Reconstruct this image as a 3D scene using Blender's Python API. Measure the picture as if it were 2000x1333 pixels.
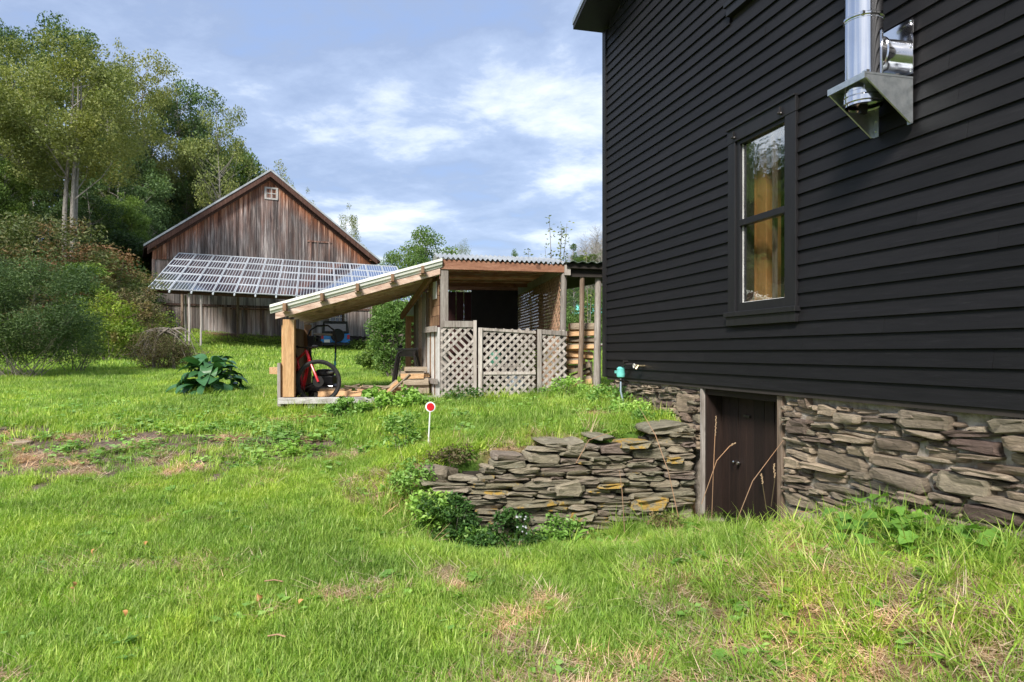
import bpy, math, random
import numpy as np
from mathutils import Vector, Matrix, Euler, noise as mnoise
for _o in list(bpy.data.objects): bpy.data.objects.remove(_o)
R_ = random.Random(7)
RN = np.random.default_rng(11)
sc = bpy.context.scene
COL = sc.collection
rad = math.radians
# ------------------------------------------------------------------ camera, sky, sun, exposure
CAMZ, FPX, HZ = 1.6, 1400.0, 690.0          # eye height; focal length in 2000-px-wide pixels; horizon row
cd = bpy.data.cameras.new('camera'); cam = bpy.data.objects.new('camera', cd); COL.objects.link(cam)
cd.sensor_width = 36.0; cd.lens = 36.0 * FPX / 2000.0; cd.shift_y = (HZ - 666.5) / 2000.0
cd.clip_start = 0.05; cd.clip_end = 3000
cam.location = (0, 0, CAMZ); cam.rotation_euler = (rad(90), 0, 0)
sc.camera = cam
SUN_DIR = Vector((-0.24, -0.64, 0.62)).normalized()      # towards the sun
world = bpy.data.worlds.new('World'); sc.world = world; world.use_nodes = True
wn, wl = world.node_tree.nodes, world.node_tree.links
wn.clear()
w_out = wn.new('ShaderNodeOutputWorld'); w_bg = wn.new('ShaderNodeBackground'); w_bg.inputs[1].default_value = 0.082
w_sky = wn.new('ShaderNodeTexSky'); w_sky.sky_type = 'NISHITA'; w_sky.sun_disc = False
w_sky.sun_elevation = math.asin(SUN_DIR.z); w_sky.sun_rotation = math.atan2(SUN_DIR.x, SUN_DIR.y)
w_sky.air_density = 1.0; w_sky.dust_density = 1.5
def wmath(op, a, b=None, clamp=False):
    n = wn.new('ShaderNodeMath'); n.operation = op; n.use_clamp = clamp
    for i, v in enumerate((a, b)):
        if v is None: continue
        if hasattr(v, 'links'): wl.new(v, n.inputs[i])
        else: n.inputs[i].default_value = v
    return n.outputs[0]
tc = wn.new('ShaderNodeTexCoord'); sep = wn.new('ShaderNodeSeparateXYZ'); wl.new(tc.outputs['Generated'], sep.inputs[0])
zc = wmath('ADD', wmath('MAXIMUM', sep.outputs[2], 0.0), 0.16)
cmb = wn.new('ShaderNodeCombineXYZ')
wl.new(wmath('DIVIDE', sep.outputs[0], zc), cmb.inputs[0]); wl.new(wmath('DIVIDE', sep.outputs[1], zc), cmb.inputs[1])
def wnoise(scale, detail, rough, sx, sy, off, rot=0.0, dist=0.0):
    mp = wn.new('ShaderNodeMapping'); mp.inputs['Scale'].default_value = (sx, sy, 1); mp.inputs['Location'].default_value = off
    mp.inputs['Rotation'].default_value = (0, 0, rot)
    wl.new(cmb.outputs[0], mp.inputs[0])
    n = wn.new('ShaderNodeTexNoise'); n.inputs['Scale'].default_value = scale; n.inputs['Detail'].default_value = detail
    n.inputs['Roughness'].default_value = rough; n.inputs['Distortion'].default_value = dist
    wl.new(mp.outputs[0], n.inputs['Vector']); return n.outputs[0]
def wramp(fac, pts):
    r = wn.new('ShaderNodeValToRGB'); wl.new(fac, r.inputs[0])
    e = r.color_ramp.elements
    while len(e) > 1: e.remove(e[-1])
    e[0].position = pts[0][0]; e[0].color = (*pts[0][1], 1)
    for p, c in pts[1:]:
        k = e.new(p); k.color = (*c, 1)
    return r.outputs[0]
def wmix(fac, a, b):
    m = wn.new('ShaderNodeMix'); m.data_type = 'RGBA'
    if hasattr(fac, 'links'): wl.new(fac, m.inputs[0])
    else: m.inputs[0].default_value = fac
    for i, v in ((6, a), (7, b)):
        if hasattr(v, 'links'): wl.new(v, m.inputs[i])
        else: m.inputs[i].default_value = (*v, 1)
    return m.outputs[2]
big = wnoise(0.75, 5, 0.5, 1.0, 1.25, (2.3, 0.6, 0), 0.35, 0.2)
fine = wnoise(2.6, 10, 0.62, 1.0, 1.1, (7.1, 3.4, 0), 0.5, 0.15)
mask = wmath('ADD', wmath('MULTIPLY', big, 0.62), wmath('MULTIPLY', fine, 0.38))
veil = wramp(mask, [(0.30, (0.80,) * 3), (0.50, (0.9,) * 3), (0.62, (0.98,) * 3)])
cloudcol = wramp(mask, [(0.37, (1.15, 1.65, 2.85)), (0.44, (1.3, 1.65, 2.45)), (0.495, (1.7, 2.1, 2.95)), (0.535, (2.6, 2.95, 3.5)), (0.60, (3.9, 4.1, 4.4))])
skycol = wmix(veil, w_sky.outputs[0], cloudcol)
wl.new(skycol, w_bg.inputs[0]); wl.new(w_bg.outputs[0], w_out.inputs[0])
sd = bpy.data.lights.new('sun', 'SUN'); sd.energy = 1.75; sd.angle = rad(12); sd.color = (1.0, 0.95, 0.88)
sun = bpy.data.objects.new('sun', sd); COL.objects.link(sun)
sun.rotation_euler = (-SUN_DIR).to_track_quat('-Z', 'Y').to_euler(); sun.location = (-10, -20, 30)
sc.render.engine = 'CYCLES'; sc.cycles.use_denoising = True
sc.cycles.max_bounces = 7; sc.cycles.diffuse_bounces = 3; sc.cycles.glossy_bounces = 4; sc.cycles.transmission_bounces = 5; sc.cycles.transparent_max_bounces = 8
sc.view_settings.view_transform = 'Standard'; sc.view_settings.look = 'None'
sc.view_settings.gamma = 1; sc.view_settings.use_curve_mapping = False
sc.view_settings.exposure = 1.9

# ------------------------------------------------------------------ helpers
def V(*a): return Vector(a)
def at(px, py, D): return Vector(((px - 1000) / FPX * D, D, CAMZ + (HZ - py) / FPX * D))
def tag(o, label=None, cat=None, group=None, kind=None):
    if label: o['label'] = label
    if cat: o['category'] = cat
    if group: o['group'] = group
    if kind: o['kind'] = kind
    return o
WL = {}
def thing(name, loc, label, cat, group=None, kind=None):
    o = bpy.data.objects.new(name, None); COL.objects.link(o); o.location = loc
    o.empty_display_size = 0.2
    WL[o.name] = Vector(loc); return tag(o, label, cat, group, kind)
def new_mesh(name, verts, faces, mats, midx=None, smooth=False):
    me = bpy.data.meshes.new(name)
    me.from_pydata([tuple(v) for v in verts], [], faces)
    for m in (mats if isinstance(mats, (list, tuple)) else [mats]): me.materials.append(m)
    if midx is not None and any(midx): me.polygons.foreach_set('material_index', midx)
    if smooth: me.polygons.foreach_set('use_smooth', [True] * len(me.polygons))
    me.update(); return me
def link(name, me, parent=None, loc=(0, 0, 0)):
    o = bpy.data.objects.new(name, me); COL.objects.link(o); o.location = loc
    if parent is not None: o.parent = parent; WL[o.name] = WL.get(parent.name, Vector((0, 0, 0)))
    else: WL[o.name] = Vector(loc)
    return o
def piece(name, me, parent, wloc, rot=None, scale=None):
    """a piece with its own origin and a shared mesh"""
    o = bpy.data.objects.new(name, me); COL.objects.link(o)
    o.parent = parent; o.location = Vector(wloc) - WL.get(parent.name, Vector((0, 0, 0)))
    if rot is not None: o.rotation_euler = rot
    if scale is not None: o.scale = scale if isinstance(scale, (tuple, list)) else (scale,) * 3
    return o
def children(o, allo=None): return [c for c in bpy.data.objects if c.parent is o]
def copy_tree(o, loc=None, rotz=None, scale=None, kids=None):
    c = o.copy(); COL.objects.link(c)
    for ch in o.children:
        d = ch.copy(); COL.objects.link(d); d.parent = c
        for g in ch.children:
            e = g.copy(); COL.objects.link(e); e.parent = d
    if loc is not None: c.location = loc
    if rotz is not None: c.rotation_euler = (0, 0, rotz)
    if scale is not None: c.scale = scale
    return c
class MB:
    def __init__(s): s.v, s.f, s.m = [], [], []
    def add(s, vs, fs, mi=0):
        b = len(s.v); s.v += [tuple(v) for v in vs]
        for f in fs: s.f.append(tuple(i + b for i in f)); s.m.append(mi)
        return s
    def hexa(s, p, mi=0):   # p: bottom 4 (ccw), top 4
        return s.add(p, [(3, 2, 1, 0), (4, 5, 6, 7), (0, 1, 5, 4), (1, 2, 6, 5), (2, 3, 7, 6), (3, 0, 4, 7)], mi)
    def box(s, c, size, M=None, mi=0):
        c = Vector(c); x, y, z = [a / 2 for a in size]
        ps = [Vector(q) for q in ((-x, -y, -z), (x, -y, -z), (x, y, -z), (-x, y, -z), (-x, -y, z), (x, -y, z), (x, y, z), (-x, y, z))]
        if M is not None: ps = [M @ q for q in ps]
        return s.hexa([c + q for q in ps], mi)
    def fbox(s, F, a0, a1, b0, b1, z0, z1, mi=0):
        return s.hexa([F(a0, b0, z0), F(a1, b0, z0), F(a1, b1, z0), F(a0, b1, z0), F(a0, b0, z1), F(a1, b0, z1), F(a1, b1, z1), F(a0, b1, z1)], mi)
    def beam(s, p, q, w, h, up=(0, 0, 1), mi=0):
        p, q = Vector(p), Vector(q); d = (q - p).normalized(); u = Vector(up)
        sx = d.cross(u)
        if sx.length < 1e-4: sx = d.cross(Vector((1, 0, 0)))
        sx.normalize(); uu = sx.cross(d)
        a, b = sx * w / 2, uu * h / 2
        return s.hexa([p - a - b, p + a - b, q + a - b, q - a - b, p - a + b, p + a + b, q + a + b, q - a + b], mi)
    def tube(s, pts, rr, n=8, mi=0, caps=True):
        pts = [Vector(p) for p in pts]; rr = rr if isinstance(rr, (list, tuple)) else [rr] * len(pts)
        b = len(s.v); prev = None
        for i, p in enumerate(pts):
            d = (pts[min(i + 1, len(pts) - 1)] - pts[max(i - 1, 0)]).normalized()
            if prev is None:
                a = d.orthogonal().normalized()
            else:
                a = (prev - d * prev.dot(d))
                a = a.normalized() if a.length > 1e-5 else d.orthogonal().normalized()
            prev = a; c = d.cross(a)
            for k in range(n):
                t = 2 * math.pi * k / n
                s.v.append(tuple(p + (a * math.cos(t) + c * math.sin(t)) * rr[i]))
        for i in range(len(pts) - 1):
            for k in range(n):
                k2 = (k + 1) % n
                s.f.append((b + i * n + k, b + i * n + k2, b + (i + 1) * n + k2, b + (i + 1) * n + k)); s.m.append(mi)
        if caps:
            s.f.append(tuple(b + k for k in reversed(range(n)))); s.m.append(mi)
            e = b + (len(pts) - 1) * n; s.f.append(tuple(e + k for k in range(n))); s.m.append(mi)
        return s
    def ring(s, c, ax, R, r, n=28, m=8, mi=0, squash=1.0):   # torus about axis ax
        c = Vector(c); ax = Vector(ax).normalized(); a = ax.orthogonal().normalized(); q = ax.cross(a)
        b = len(s.v)
        for i in range(n):
            t = 2 * math.pi * i / n; d = a * math.cos(t) + q * math.sin(t)
            for k in range(m):
                u = 2 * math.pi * k / m
                s.v.append(tuple(c + d * (R + r * math.cos(u)) + ax * r * squash * math.sin(u)))
        for i in range(n):
            for k in range(m):
                i2, k2 = (i + 1) % n, (k + 1) % m
                s.f.append((b + i * m + k, b + i2 * m + k, b + i2 * m + k2, b + i * m + k2)); s.m.append(mi)
        return s
    def lathe(s, prof, c, ax=(0, 0, 1), n=24, mi=0, caps=True):
        c = Vector(c); ax = Vector(ax).normalized(); a = ax.orthogonal().normalized(); q = ax.cross(a); b = len(s.v)
        for r, h in prof:
            for k in range(n):
                t = 2 * math.pi * k / n
                s.v.append(tuple(c + ax * h + (a * math.cos(t) + q * math.sin(t)) * r))
        for i in range(len(prof) - 1):
            for k in range(n):
                k2 = (k + 1) % n
                s.f.append((b + i * n + k, b + i * n + k2, b + (i + 1) * n + k2, b + (i + 1) * n + k)); s.m.append(mi)
        if caps:
            s.f.append(tuple(b + k for k in reversed(range(n)))); s.m.append(mi)
            e = b + (len(prof) - 1) * n; s.f.append(tuple(e + k for k in range(n))); s.m.append(mi)
        return s
    def build(s, name, mats, parent=None, smooth=False, label=None, cat=None, group=None, kind=None, bevel=0):
        vs = [Vector(v) for v in s.v]
        if parent is not None:
            off = WL.get(parent.name, Vector((0, 0, 0)))
        else:
            xs = [v.x for v in vs]; ys = [v.y for v in vs]
            off = Vector(((min(xs) + max(xs)) / 2, (min(ys) + max(ys)) / 2, min(v.z for v in vs)))
        me = new_mesh(name, [v - off for v in vs], s.f, mats, s.m, smooth)
        o = link(name, me, parent, (0, 0, 0) if parent is not None else off)
        if smooth:
            try: me.set_sharp_from_angle(angle=rad(40))
            except Exception: pass
        if bevel:
            md = o.modifiers.new('bevel', 'BEVEL'); md.width = bevel; md.segments = 2; md.limit_method = 'ANGLE'
        return tag(o, label, cat, group, kind)
def frame(O, a, b):
    O, a, b = Vector(O), Vector(a), Vector(b)
    def F(s, t, z): 
        p = O + a * s + b * t; return Vector((p.x, p.y, z))
    return F

# ------------------------------------------------------------------ materials
def mat_base(name):
    m = bpy.data.materials.new(name); m.use_nodes = True; nt = m.node_tree; nt.nodes.clear()
    o = nt.nodes.new('ShaderNodeOutputMaterial'); p = nt.nodes.new('ShaderNodeBsdfPrincipled')
    nt.links.new(p.outputs[0], o.inputs[0]); return m, nt, p, o
def _lnk(nt, v, sock):
    if hasattr(v, 'links'): nt.links.new(v, sock)
    elif isinstance(v, (tuple, list)) and len(v) == 3 and sock.type == 'RGBA': sock.default_value = (*v, 1)
    else: sock.default_value = v
def n_noise(nt, scale=5, detail=4, rough=0.55, stretch=(1, 1, 1), coord='Object', off=(0, 0, 0), dist=0.0, objoff=False):
    t = nt.nodes.new('ShaderNodeTexCoord'); mp = nt.nodes.new('ShaderNodeMapping'); mp.inputs['Scale'].default_value = stretch
    mp.inputs['Location'].default_value = off
    if coord == 'World':
        g = nt.nodes.new('ShaderNodeNewGeometry'); src = g.outputs['Position']
    else: src = t.outputs[coord]
    if objoff:
        oi = nt.nodes.new('ShaderNodeObjectInfo'); mu = nt.nodes.new('ShaderNodeMath'); mu.operation = 'MULTIPLY'; mu.inputs[1].default_value = 37.0
        nt.links.new(oi.outputs['Random'], mu.inputs[0]); ad = nt.nodes.new('ShaderNodeVectorMath'); ad.operation = 'ADD'
        nt.links.new(src, ad.inputs[0]); nt.links.new(mu.outputs[0], ad.inputs[1]); src = ad.outputs[0]
    nt.links.new(src, mp.inputs[0])
    n = nt.nodes.new('ShaderNodeTexNoise'); n.inputs['Scale'].default_value = scale; n.inputs['Detail'].default_value = detail
    n.inputs['Roughness'].default_value = rough; n.inputs['Distortion'].default_value = dist
    nt.links.new(mp.outputs[0], n.inputs['Vector']); return n.outputs[0]
def n_ramp(nt, fac, pts):
    r = nt.nodes.new('ShaderNodeValToRGB'); _lnk(nt, fac, r.inputs[0]); e = r.color_ramp.elements
    while len(e) > 1: e.remove(e[-1])
    e[0].position = pts[0][0]; c = pts[0][1]; e[0].color = (*((c,) * 3 if isinstance(c, (int, float)) else c), 1)
    for p, c in pts[1:]:
        k = e.new(p); k.color = (*((c,) * 3 if isinstance(c, (int, float)) else c), 1)
    return r.outputs[0]
def n_mix(nt, fac, a, b, mode='MIX'):
    m = nt.nodes.new('ShaderNodeMix'); m.data_type = 'RGBA'; m.blend_type = mode
    _lnk(nt, fac, m.inputs[0]); _lnk(nt, a, m.inputs[6]); _lnk(nt, b, m.inputs[7]); return m.outputs[2]
def n_math(nt, op, a, b=0.0, clamp=False):
    m = nt.nodes.new('ShaderNodeMath'); m.operation = op; m.use_clamp = clamp
    _lnk(nt, a, m.inputs[0]); _lnk(nt, b, m.inputs[1]); return m.outputs[0]
def n_rand(nt): return nt.nodes.new('ShaderNodeObjectInfo').outputs['Random']
def n_attr(nt, name):
    a = nt.nodes.new('ShaderNodeAttribute'); a.attribute_name = name; return a.outputs['Fac']
def n_bump(nt, p, h, strength=0.4, dist=0.01):
    b = nt.nodes.new('ShaderNodeBump'); b.inputs['Strength'].default_value = strength; b.inputs['Distance'].default_value = dist
    _lnk(nt, h, b.inputs['Height']); nt.links.new(b.outputs[0], p.inputs['Normal'])
def n_val(nt, col, fac, lo, hi):
    """multiply colour by a value between lo and hi driven by fac"""
    r = n_ramp(nt, fac, [(0, lo), (1, hi)]); return n_mix(nt, 1.0, col, r, 'MULTIPLY')
def mk(name, cols, scale=6, stretch=(1, 1, 1), rough=0.8, bump=0.3, bdist=0.01, detail=5, coord='Object', rnd=(0.8, 1.15), metallic=0.0, spec=0.4, bscale=None, dist=0.0):
    m, nt, p, o = mat_base(name)
    f = n_noise(nt, scale, detail, 0.6, stretch, coord, dist=dist, objoff=(coord == 'Object'))
    n = len(cols)
    c = n_ramp(nt, f, [(0.3 + 0.4 * i / max(1, n - 1), cc) for i, cc in enumerate(cols)])
    c = n_val(nt, c, n_rand(nt), *rnd)
    nt.links.new(c, p.inputs['Base Color']); p.inputs['Roughness'].default_value = rough; p.inputs['Metallic'].default_value = metallic
    p.inputs['Specular IOR Level'].default_value = spec
    if bump: n_bump(nt, p, n_noise(nt, bscale or scale * 3, 6, 0.65, stretch, coord, objoff=(coord == 'Object')), bump, bdist)
    return m
M = {}
# black clapboard paint
m, nt, p, o = mat_base('black_paint'); M['black'] = m
g = n_noise(nt, 3.0, 5, 0.6, (1.2, 1.2, 16), 'World')
c = n_ramp(nt, g, [(0.3, (0.0052, 0.0047, 0.0053)), (0.62, (0.0082, 0.0075, 0.0084)), (0.8, (0.017, 0.0158, 0.0175))])
w = n_noise(nt, 9.0, 7, 0.75, (0.5, 0.5, 7), 'World')
c = n_mix(nt, n_ramp(nt, w, [(0.60, 0.0), (0.78, 0.5)]), c, (0.045, 0.043, 0.046))
c = n_val(nt, c, n_rand(nt), 0.80, 1.25)
nt.links.new(c, p.inputs['Base Color']); p.inputs['Roughness'].default_value = 0.6; p.inputs['Specular IOR Level'].default_value = 0.28
n_bump(nt, p, n_noise(nt, 16, 8, 0.7, (0.35, 0.35, 8), 'World', dist=0.8), 0.35, 0.004)
M['trimblack'] = mk('black_trim_paint', [(0.009, 0.0085, 0.010), (0.014, 0.0135, 0.015)], 4, (6, 6, 0.6), 0.5, 0.15, 0.002, spec=0.4)
M['stonetan'] = None
def stone_mat(name, palette, lichen, seedoff):
    m, nt, p, o = mat_base(name)
    r = n_rand(nt)
    base = n_ramp(nt, r, palette); nt.nodes[-1].color_ramp.interpolation = 'LINEAR'
    g = n_noise(nt, 3.2, 8, 0.7, (0.9, 1, 2.2), 'Object', off=(seedoff, 0, 0), objoff=True)
    c = n_mix(nt, 1.0, base, n_ramp(nt, g, [(0.3, 0.5), (0.5, 0.95), (0.72, 1.5)]), 'MULTIPLY')
    h = n_noise(nt, 1.4, 4, 0.6, (1, 1, 1), 'World', off=(seedoff, 4, 2))
    c = n_mix(nt, n_ramp(nt, h, [(0.5, 0.0), (0.75, 0.35)]), c, (0.26, 0.22, 0.17))
    if lichen:
        l = n_noise(nt, 7.0, 6, 0.7, (1, 1, 1.6), 'World', off=(3, seedoff, 0))
        c = n_mix(nt, n_ramp(nt, l, [(lichen, 0.0), (lichen + 0.05, 0.85)]), c, (0.43, 0.27, 0.05))
        l2 = n_noise(nt, 11.0, 6, 0.7, (1, 1, 1.6), 'World', off=(9, seedoff, 5))
        c = n_mix(nt, n_ramp(nt, l2, [(0.58, 0.0), (0.66, 0.5)]), c, (0.30, 0.31, 0.24))
    nt.links.new(c, p.inputs['Base Color']); p.inputs['Roughness'].default_value = 0.88; p.inputs['Specular IOR Level'].default_value = 0.25
    b1 = n_noise(nt, 16, 8, 0.75, (1, 1, 2.6), 'World', off=(0, 0, seedoff), dist=0.6)
    n_bump(nt, p, b1, 1.0, 0.03)
    return m
M['stone_wall'] = stone_mat('fieldstone', [(0, (0.16, 0.14, 0.10)), (0.2, (0.27, 0.24, 0.17)), (0.4, (0.20, 0.185, 0.13)), (0.6, (0.33, 0.28, 0.20)), (0.8, (0.19, 0.145, 0.12)), (1, (0.34, 0.30, 0.22))], 0.68, 1.0)
M['stone_lichen'] = stone_mat('lichen_fieldstone', [(0, (0.20, 0.175, 0.125)), (1, (0.26, 0.23, 0.15))], 0.56, 5.0)
M['stone_yellow'] = stone_mat('yellow_lichen_fieldstone', [(0, (0.22, 0.19, 0.13)), (1, (0.27, 0.24, 0.16))], 0.47, 2.0)
M['stone_found'] = stone_mat('foundation_stone', [(0, (0.30, 0.235, 0.165)), (0.15, (0.115, 0.08, 0.066)), (0.3, (0.40, 0.32, 0.23)), (0.45, (0.22, 0.19, 0.135)), (0.6, (0.125, 0.085, 0.07)), (0.75, (0.46, 0.36, 0.25)), (0.9, (0.19, 0.155, 0.115)), (1, (0.33, 0.25, 0.175))], 0, 8.0)
M['mortar'] = mk('lime_mortar', [(0.20, 0.17, 0.135), (0.38, 0.33, 0.27), (0.54, 0.48, 0.41)], 9, (1, 1, 1), 0.95, 1.0, 0.03, coord='World', rnd=(1, 1))
M['soil'] = mk('dark_soil', [(0.02, 0.016, 0.012), (0.05, 0.04, 0.03)], 12, rough=0.95, bump=0.8, coord='World')
def wood(name, cols, rough=0.8, bump=0.5, scale=3.0, stretch=(10, 10, 0.7), rnd=(0.75, 1.2), coord='Object', knots=True):
    m, nt, p, o = mat_base(name)
    f = n_noise(nt, scale, 7, 0.65, stretch, coord, dist=0.4, objoff=(coord == 'Object')); n = len(cols)
    c = n_ramp(nt, f, [(0.28 + 0.44 * i / max(1, n - 1), cc) for i, cc in enumerate(cols)])
    k = n_noise(nt, scale * 6, 5, 0.6, stretch, coord, objoff=(coord == 'Object'))
    c = n_mix(nt, 0.5, c, n_ramp(nt, k, [(0.35, 0.55), (0.6, 1.15)]), 'MULTIPLY')
    if knots:
        kk = n_noise(nt, 5.0, 1, 0.4, (1, 1, 0.8), coord, objoff=(coord == 'Object'))
        c = n_mix(nt, n_ramp(nt, kk, [(0.70, 0.0), (0.76, 0.6)]), c, tuple(0.35 * v for v in cols[0]))
    c = n_val(nt, c, n_rand(nt), *rnd)
    nt.links.new(c, p.inputs['Base Color']); p.inputs['Roughness'].default_value = rough; p.inputs['Specular IOR Level'].default_value = 0.3
    n_bump(nt, p, k, bump, 0.006); return m
M['doorwood'] = wood('dark_door_planks', [(0.012, 0.0065, 0.005), (0.026, 0.014, 0.010)], 0.7, 0.5, 2.5)
M['jamb'] = wood('weathered_jamb', [(0.07, 0.045, 0.03), (0.17, 0.12, 0.085), (0.30, 0.25, 0.2)], 0.85)
M['greywood'] = wood('grey_weathered_wood', [(0.16, 0.13, 0.11), (0.30, 0.265, 0.235), (0.42, 0.385, 0.35)], 0.9)
M['lattice'] = wood('weathered_lattice', [(0.25, 0.205, 0.175), (0.38, 0.34, 0.305), (0.50, 0.465, 0.43)], 0.9, knots=False)
M['lattice_in'] = wood('brown_lattice', [(0.24, 0.13, 0.08), (0.40, 0.24, 0.15), (0.52, 0.36, 0.25)], 0.9, knots=False)
M['postwood'] = wood('yellow_pine', [(0.36, 0.19, 0.085), (0.52, 0.31, 0.15), (0.60, 0.39, 0.21)], 0.7)
M['darkpost'] = wood('brown_stained_wood', [(0.13, 0.07, 0.04), (0.24, 0.14, 0.08), (0.33, 0.21, 0.13)], 0.8)
M['underboard'] = wood('roof_boards', [(0.36, 0.22, 0.16), (0.58, 0.42, 0.33), (0.70, 0.59, 0.51)], 0.85, stretch=(0.7, 8, 8))
M['redboard'] = wood('red_brown_board', [(0.20, 0.085, 0.05), (0.34, 0.16, 0.095), (0.45, 0.24, 0.16)], 0.7, stretch=(0.8, 8, 8))
M['shingle'] = mk('cedar_shingle', [(0.50, 0.20, 0.13), (0.74, 0.42, 0.30), (0.84, 0.64, 0.54)], 5, rough=0.85, bump=0.6, rnd=(0.45, 1.3), coord='Object')
M['bark'] = wood('log_bark', [(0.15, 0.11, 0.075), (0.30, 0.24, 0.17), (0.40, 0.33, 0.25)], 0.95, 1.0, 4, (0.8, 5, 5), knots=False)
M['splitwood'] = wood('split_wood', [(0.42, 0.22, 0.10), (0.60, 0.37, 0.19), (0.70, 0.49, 0.30)], 0.85, 0.8, 3, (0.7, 7, 7), rnd=(0.65, 1.15))
M['endgrain'] = mk('log_end', [(0.40, 0.23, 0.12), (0.6, 0.40, 0.24)], 18, rough=0.9)
M['interior_wood'] = wood('varnished_pine', [(0.40, 0.19, 0.06), (0.58, 0.31, 0.11)], 0.45, 0.15, 2)
# barn boards
m, nt, p, o = mat_base('barn_board'); M['barn'] = m
f = n_noise(nt, 1.0, 7, 0.7, (9, 9, 0.45), 'World', dist=0.3)
grey = n_ramp(nt, f, [(0.32, (0.035, 0.027, 0.027)), (0.5, (0.135, 0.115, 0.11)), (0.68, (0.42, 0.38, 0.36))])
red = n_ramp(nt, f, [(0.32, (0.05, 0.018, 0.012)), (0.5, (0.24, 0.095, 0.05)), (0.68, (0.50, 0.29, 0.19))])
st = n_attr(nt, 'stain'); nz = n_noise(nt, 0.9, 5, 0.7, (3, 3, 0.5), 'World', off=(5, 0, 0))
sf = n_math(nt, 'ADD', n_math(nt, 'MULTIPLY', st, 1.25), n_math(nt, 'MULTIPLY', n_math(nt, 'SUBTRACT', nz, 0.5), 1.3), True)
c = n_mix(nt, sf, grey, red)
c = n_val(nt, c, n_rand(nt), 0.55, 1.35)
w = n_noise(nt, 2.2, 4, 0.6, (5, 5, 0.6), 'World', off=(1, 9, 0)); c = n_mix(nt, n_ramp(nt, w, [(0.66, 0.0), (0.74, 0.6)]), c, (0.48, 0.43, 0.40))
nt.links.new(c, p.inputs['Base Color']); p.inputs['Roughness'].default_value = 0.9; p.inputs['Specular IOR Level'].default_value = 0.2
n_bump(nt, p, f, 0.6, 0.03)
M['barntrim'] = wood('barn_trim', [(0.04, 0.02, 0.016), (0.09, 0.045, 0.033), (0.16, 0.09, 0.065)], 0.9)
M['steel'] = mk('polished_steel', [(0.62, 0.62, 0.64), (0.74, 0.74, 0.76)], 3, rough=0.13, bump=0.06, bdist=0.004, metallic=1.0, rnd=(0.95, 1.0), bscale=2.5)
M['galv'] = mk('galvanised_steel', [(0.40, 0.44, 0.47), (0.52, 0.56, 0.58), (0.6, 0.63, 0.65)], 22, rough=0.38, bump=0.03, metallic=0.85, rnd=(0.95, 1.05))
M['roofmetal'] = mk('weathered_roof_metal', [(0.26, 0.28, 0.29), (0.38, 0.40, 0.41), (0.46, 0.48, 0.48)], 3, rough=0.5, bump=0.1, metallic=0.3, rnd=(0.95, 1.05))
M['greenroof'] = mk('dull_green_roof_metal', [(0.10, 0.14, 0.12), (0.18, 0.23, 0.2)], 3, rough=0.5, bump=0.1, metallic=0.2)
M['cream'] = mk('cream_corrugated_sheet', [(0.52, 0.53, 0.46), (0.66, 0.67, 0.60), (0.74, 0.74, 0.69)], 4, rough=0.6, bump=0.2, rnd=(0.97, 1.03))
M['bluemetal'] = mk('blue_grey_sheet', [(0.28, 0.36, 0.42), (0.4, 0.48, 0.54)], 3, rough=0.4, bump=0.1, metallic=0.3)
M['white'] = mk('chalky_white_paint', [(0.5, 0.48, 0.45), (0.72, 0.71, 0.68)], 8, rough=0.7, bump=0.2)
M['whiteclean'] = mk('white_frame', [(0.44, 0.47, 0.50), (0.54, 0.57, 0.60)], 8, rough=0.4, bump=0)
M['blackplastic'] = mk('black_plastic', [(0.012, 0.012, 0.013), (0.022, 0.022, 0.024)], 8, rough=0.45, bump=0.1)
M['blackmetal'] = mk('black_steel', [(0.015, 0.014, 0.014), (0.035, 0.03, 0.028)], 10, rough=0.4, bump=0.15, metallic=0.3)
M['rubber'] = mk('rubber', [(0.012, 0.012, 0.012), (0.03, 0.03, 0.03)], 20, rough=0.85, bump=0.4)
M['redpaint'] = mk('red_frame_paint', [(0.45, 0.012, 0.02), (0.55, 0.02, 0.03)], 3, rough=0.3, bump=0, rnd=(1, 1))
M['bluepaint'] = mk('blue_car_paint', [(0.015, 0.26, 0.75), (0.02, 0.30, 0.82)], 2, rough=0.25, bump=0, rnd=(1, 1))
M['darkglass'] = mk('dark_glass', [(0.015, 0.02, 0.025), (0.03, 0.035, 0.04)], 2, rough=0.08, bump=0, spec=0.8)
M['teal'] = mk('teal_plastic', [(0.10, 0.42, 0.38), (0.16, 0.52, 0.47)], 10, rough=0.4, bump=0)
M['tealroof'] = mk('teal_roof', [(0.10, 0.42, 0.36), (0.16, 0.5, 0.43)], 1, rough=0.5, bump=0)
M['brass'] = mk('brass', [(0.55, 0.42, 0.22), (0.7, 0.6, 0.42)], 20, rough=0.3, bump=0, metallic=0.9)
M['disc'] = mk('white_disc', [(0.72, 0.72, 0.72), (0.78, 0.78, 0.78)], 10, rough=0.4, bump=0)
M['chrome'] = mk('chrome', [(0.7, 0.7, 0.72), (0.8, 0.8, 0.8)], 10, rough=0.2, bump=0, metallic=1.0)
M['signred'] = mk('red_reflector', [(0.5, 0.008, 0.012), (0.6, 0.015, 0.02)], 20, rough=0.3, bump=0)
M['plastgreen'] = mk('green_plastic', [(0.03, 0.12, 0.08), (0.05, 0.18, 0.12)], 10, rough=0.4, bump=0)
M['clay'] = mk('red_clay_brick', [(0.35, 0.10, 0.06), (0.5, 0.2, 0.13)], 12, rough=0.9, bump=0.5)
M['concrete'] = mk('pale_concrete', [(0.33, 0.30, 0.26), (0.48, 0.44, 0.39)], 8, rough=0.95, bump=0.6)
M['darkroom'] = mk('dark_interior', [(0.02, 0.016, 0.014), (0.035, 0.028, 0.024)], 4, rough=0.9, bump=0)
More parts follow.
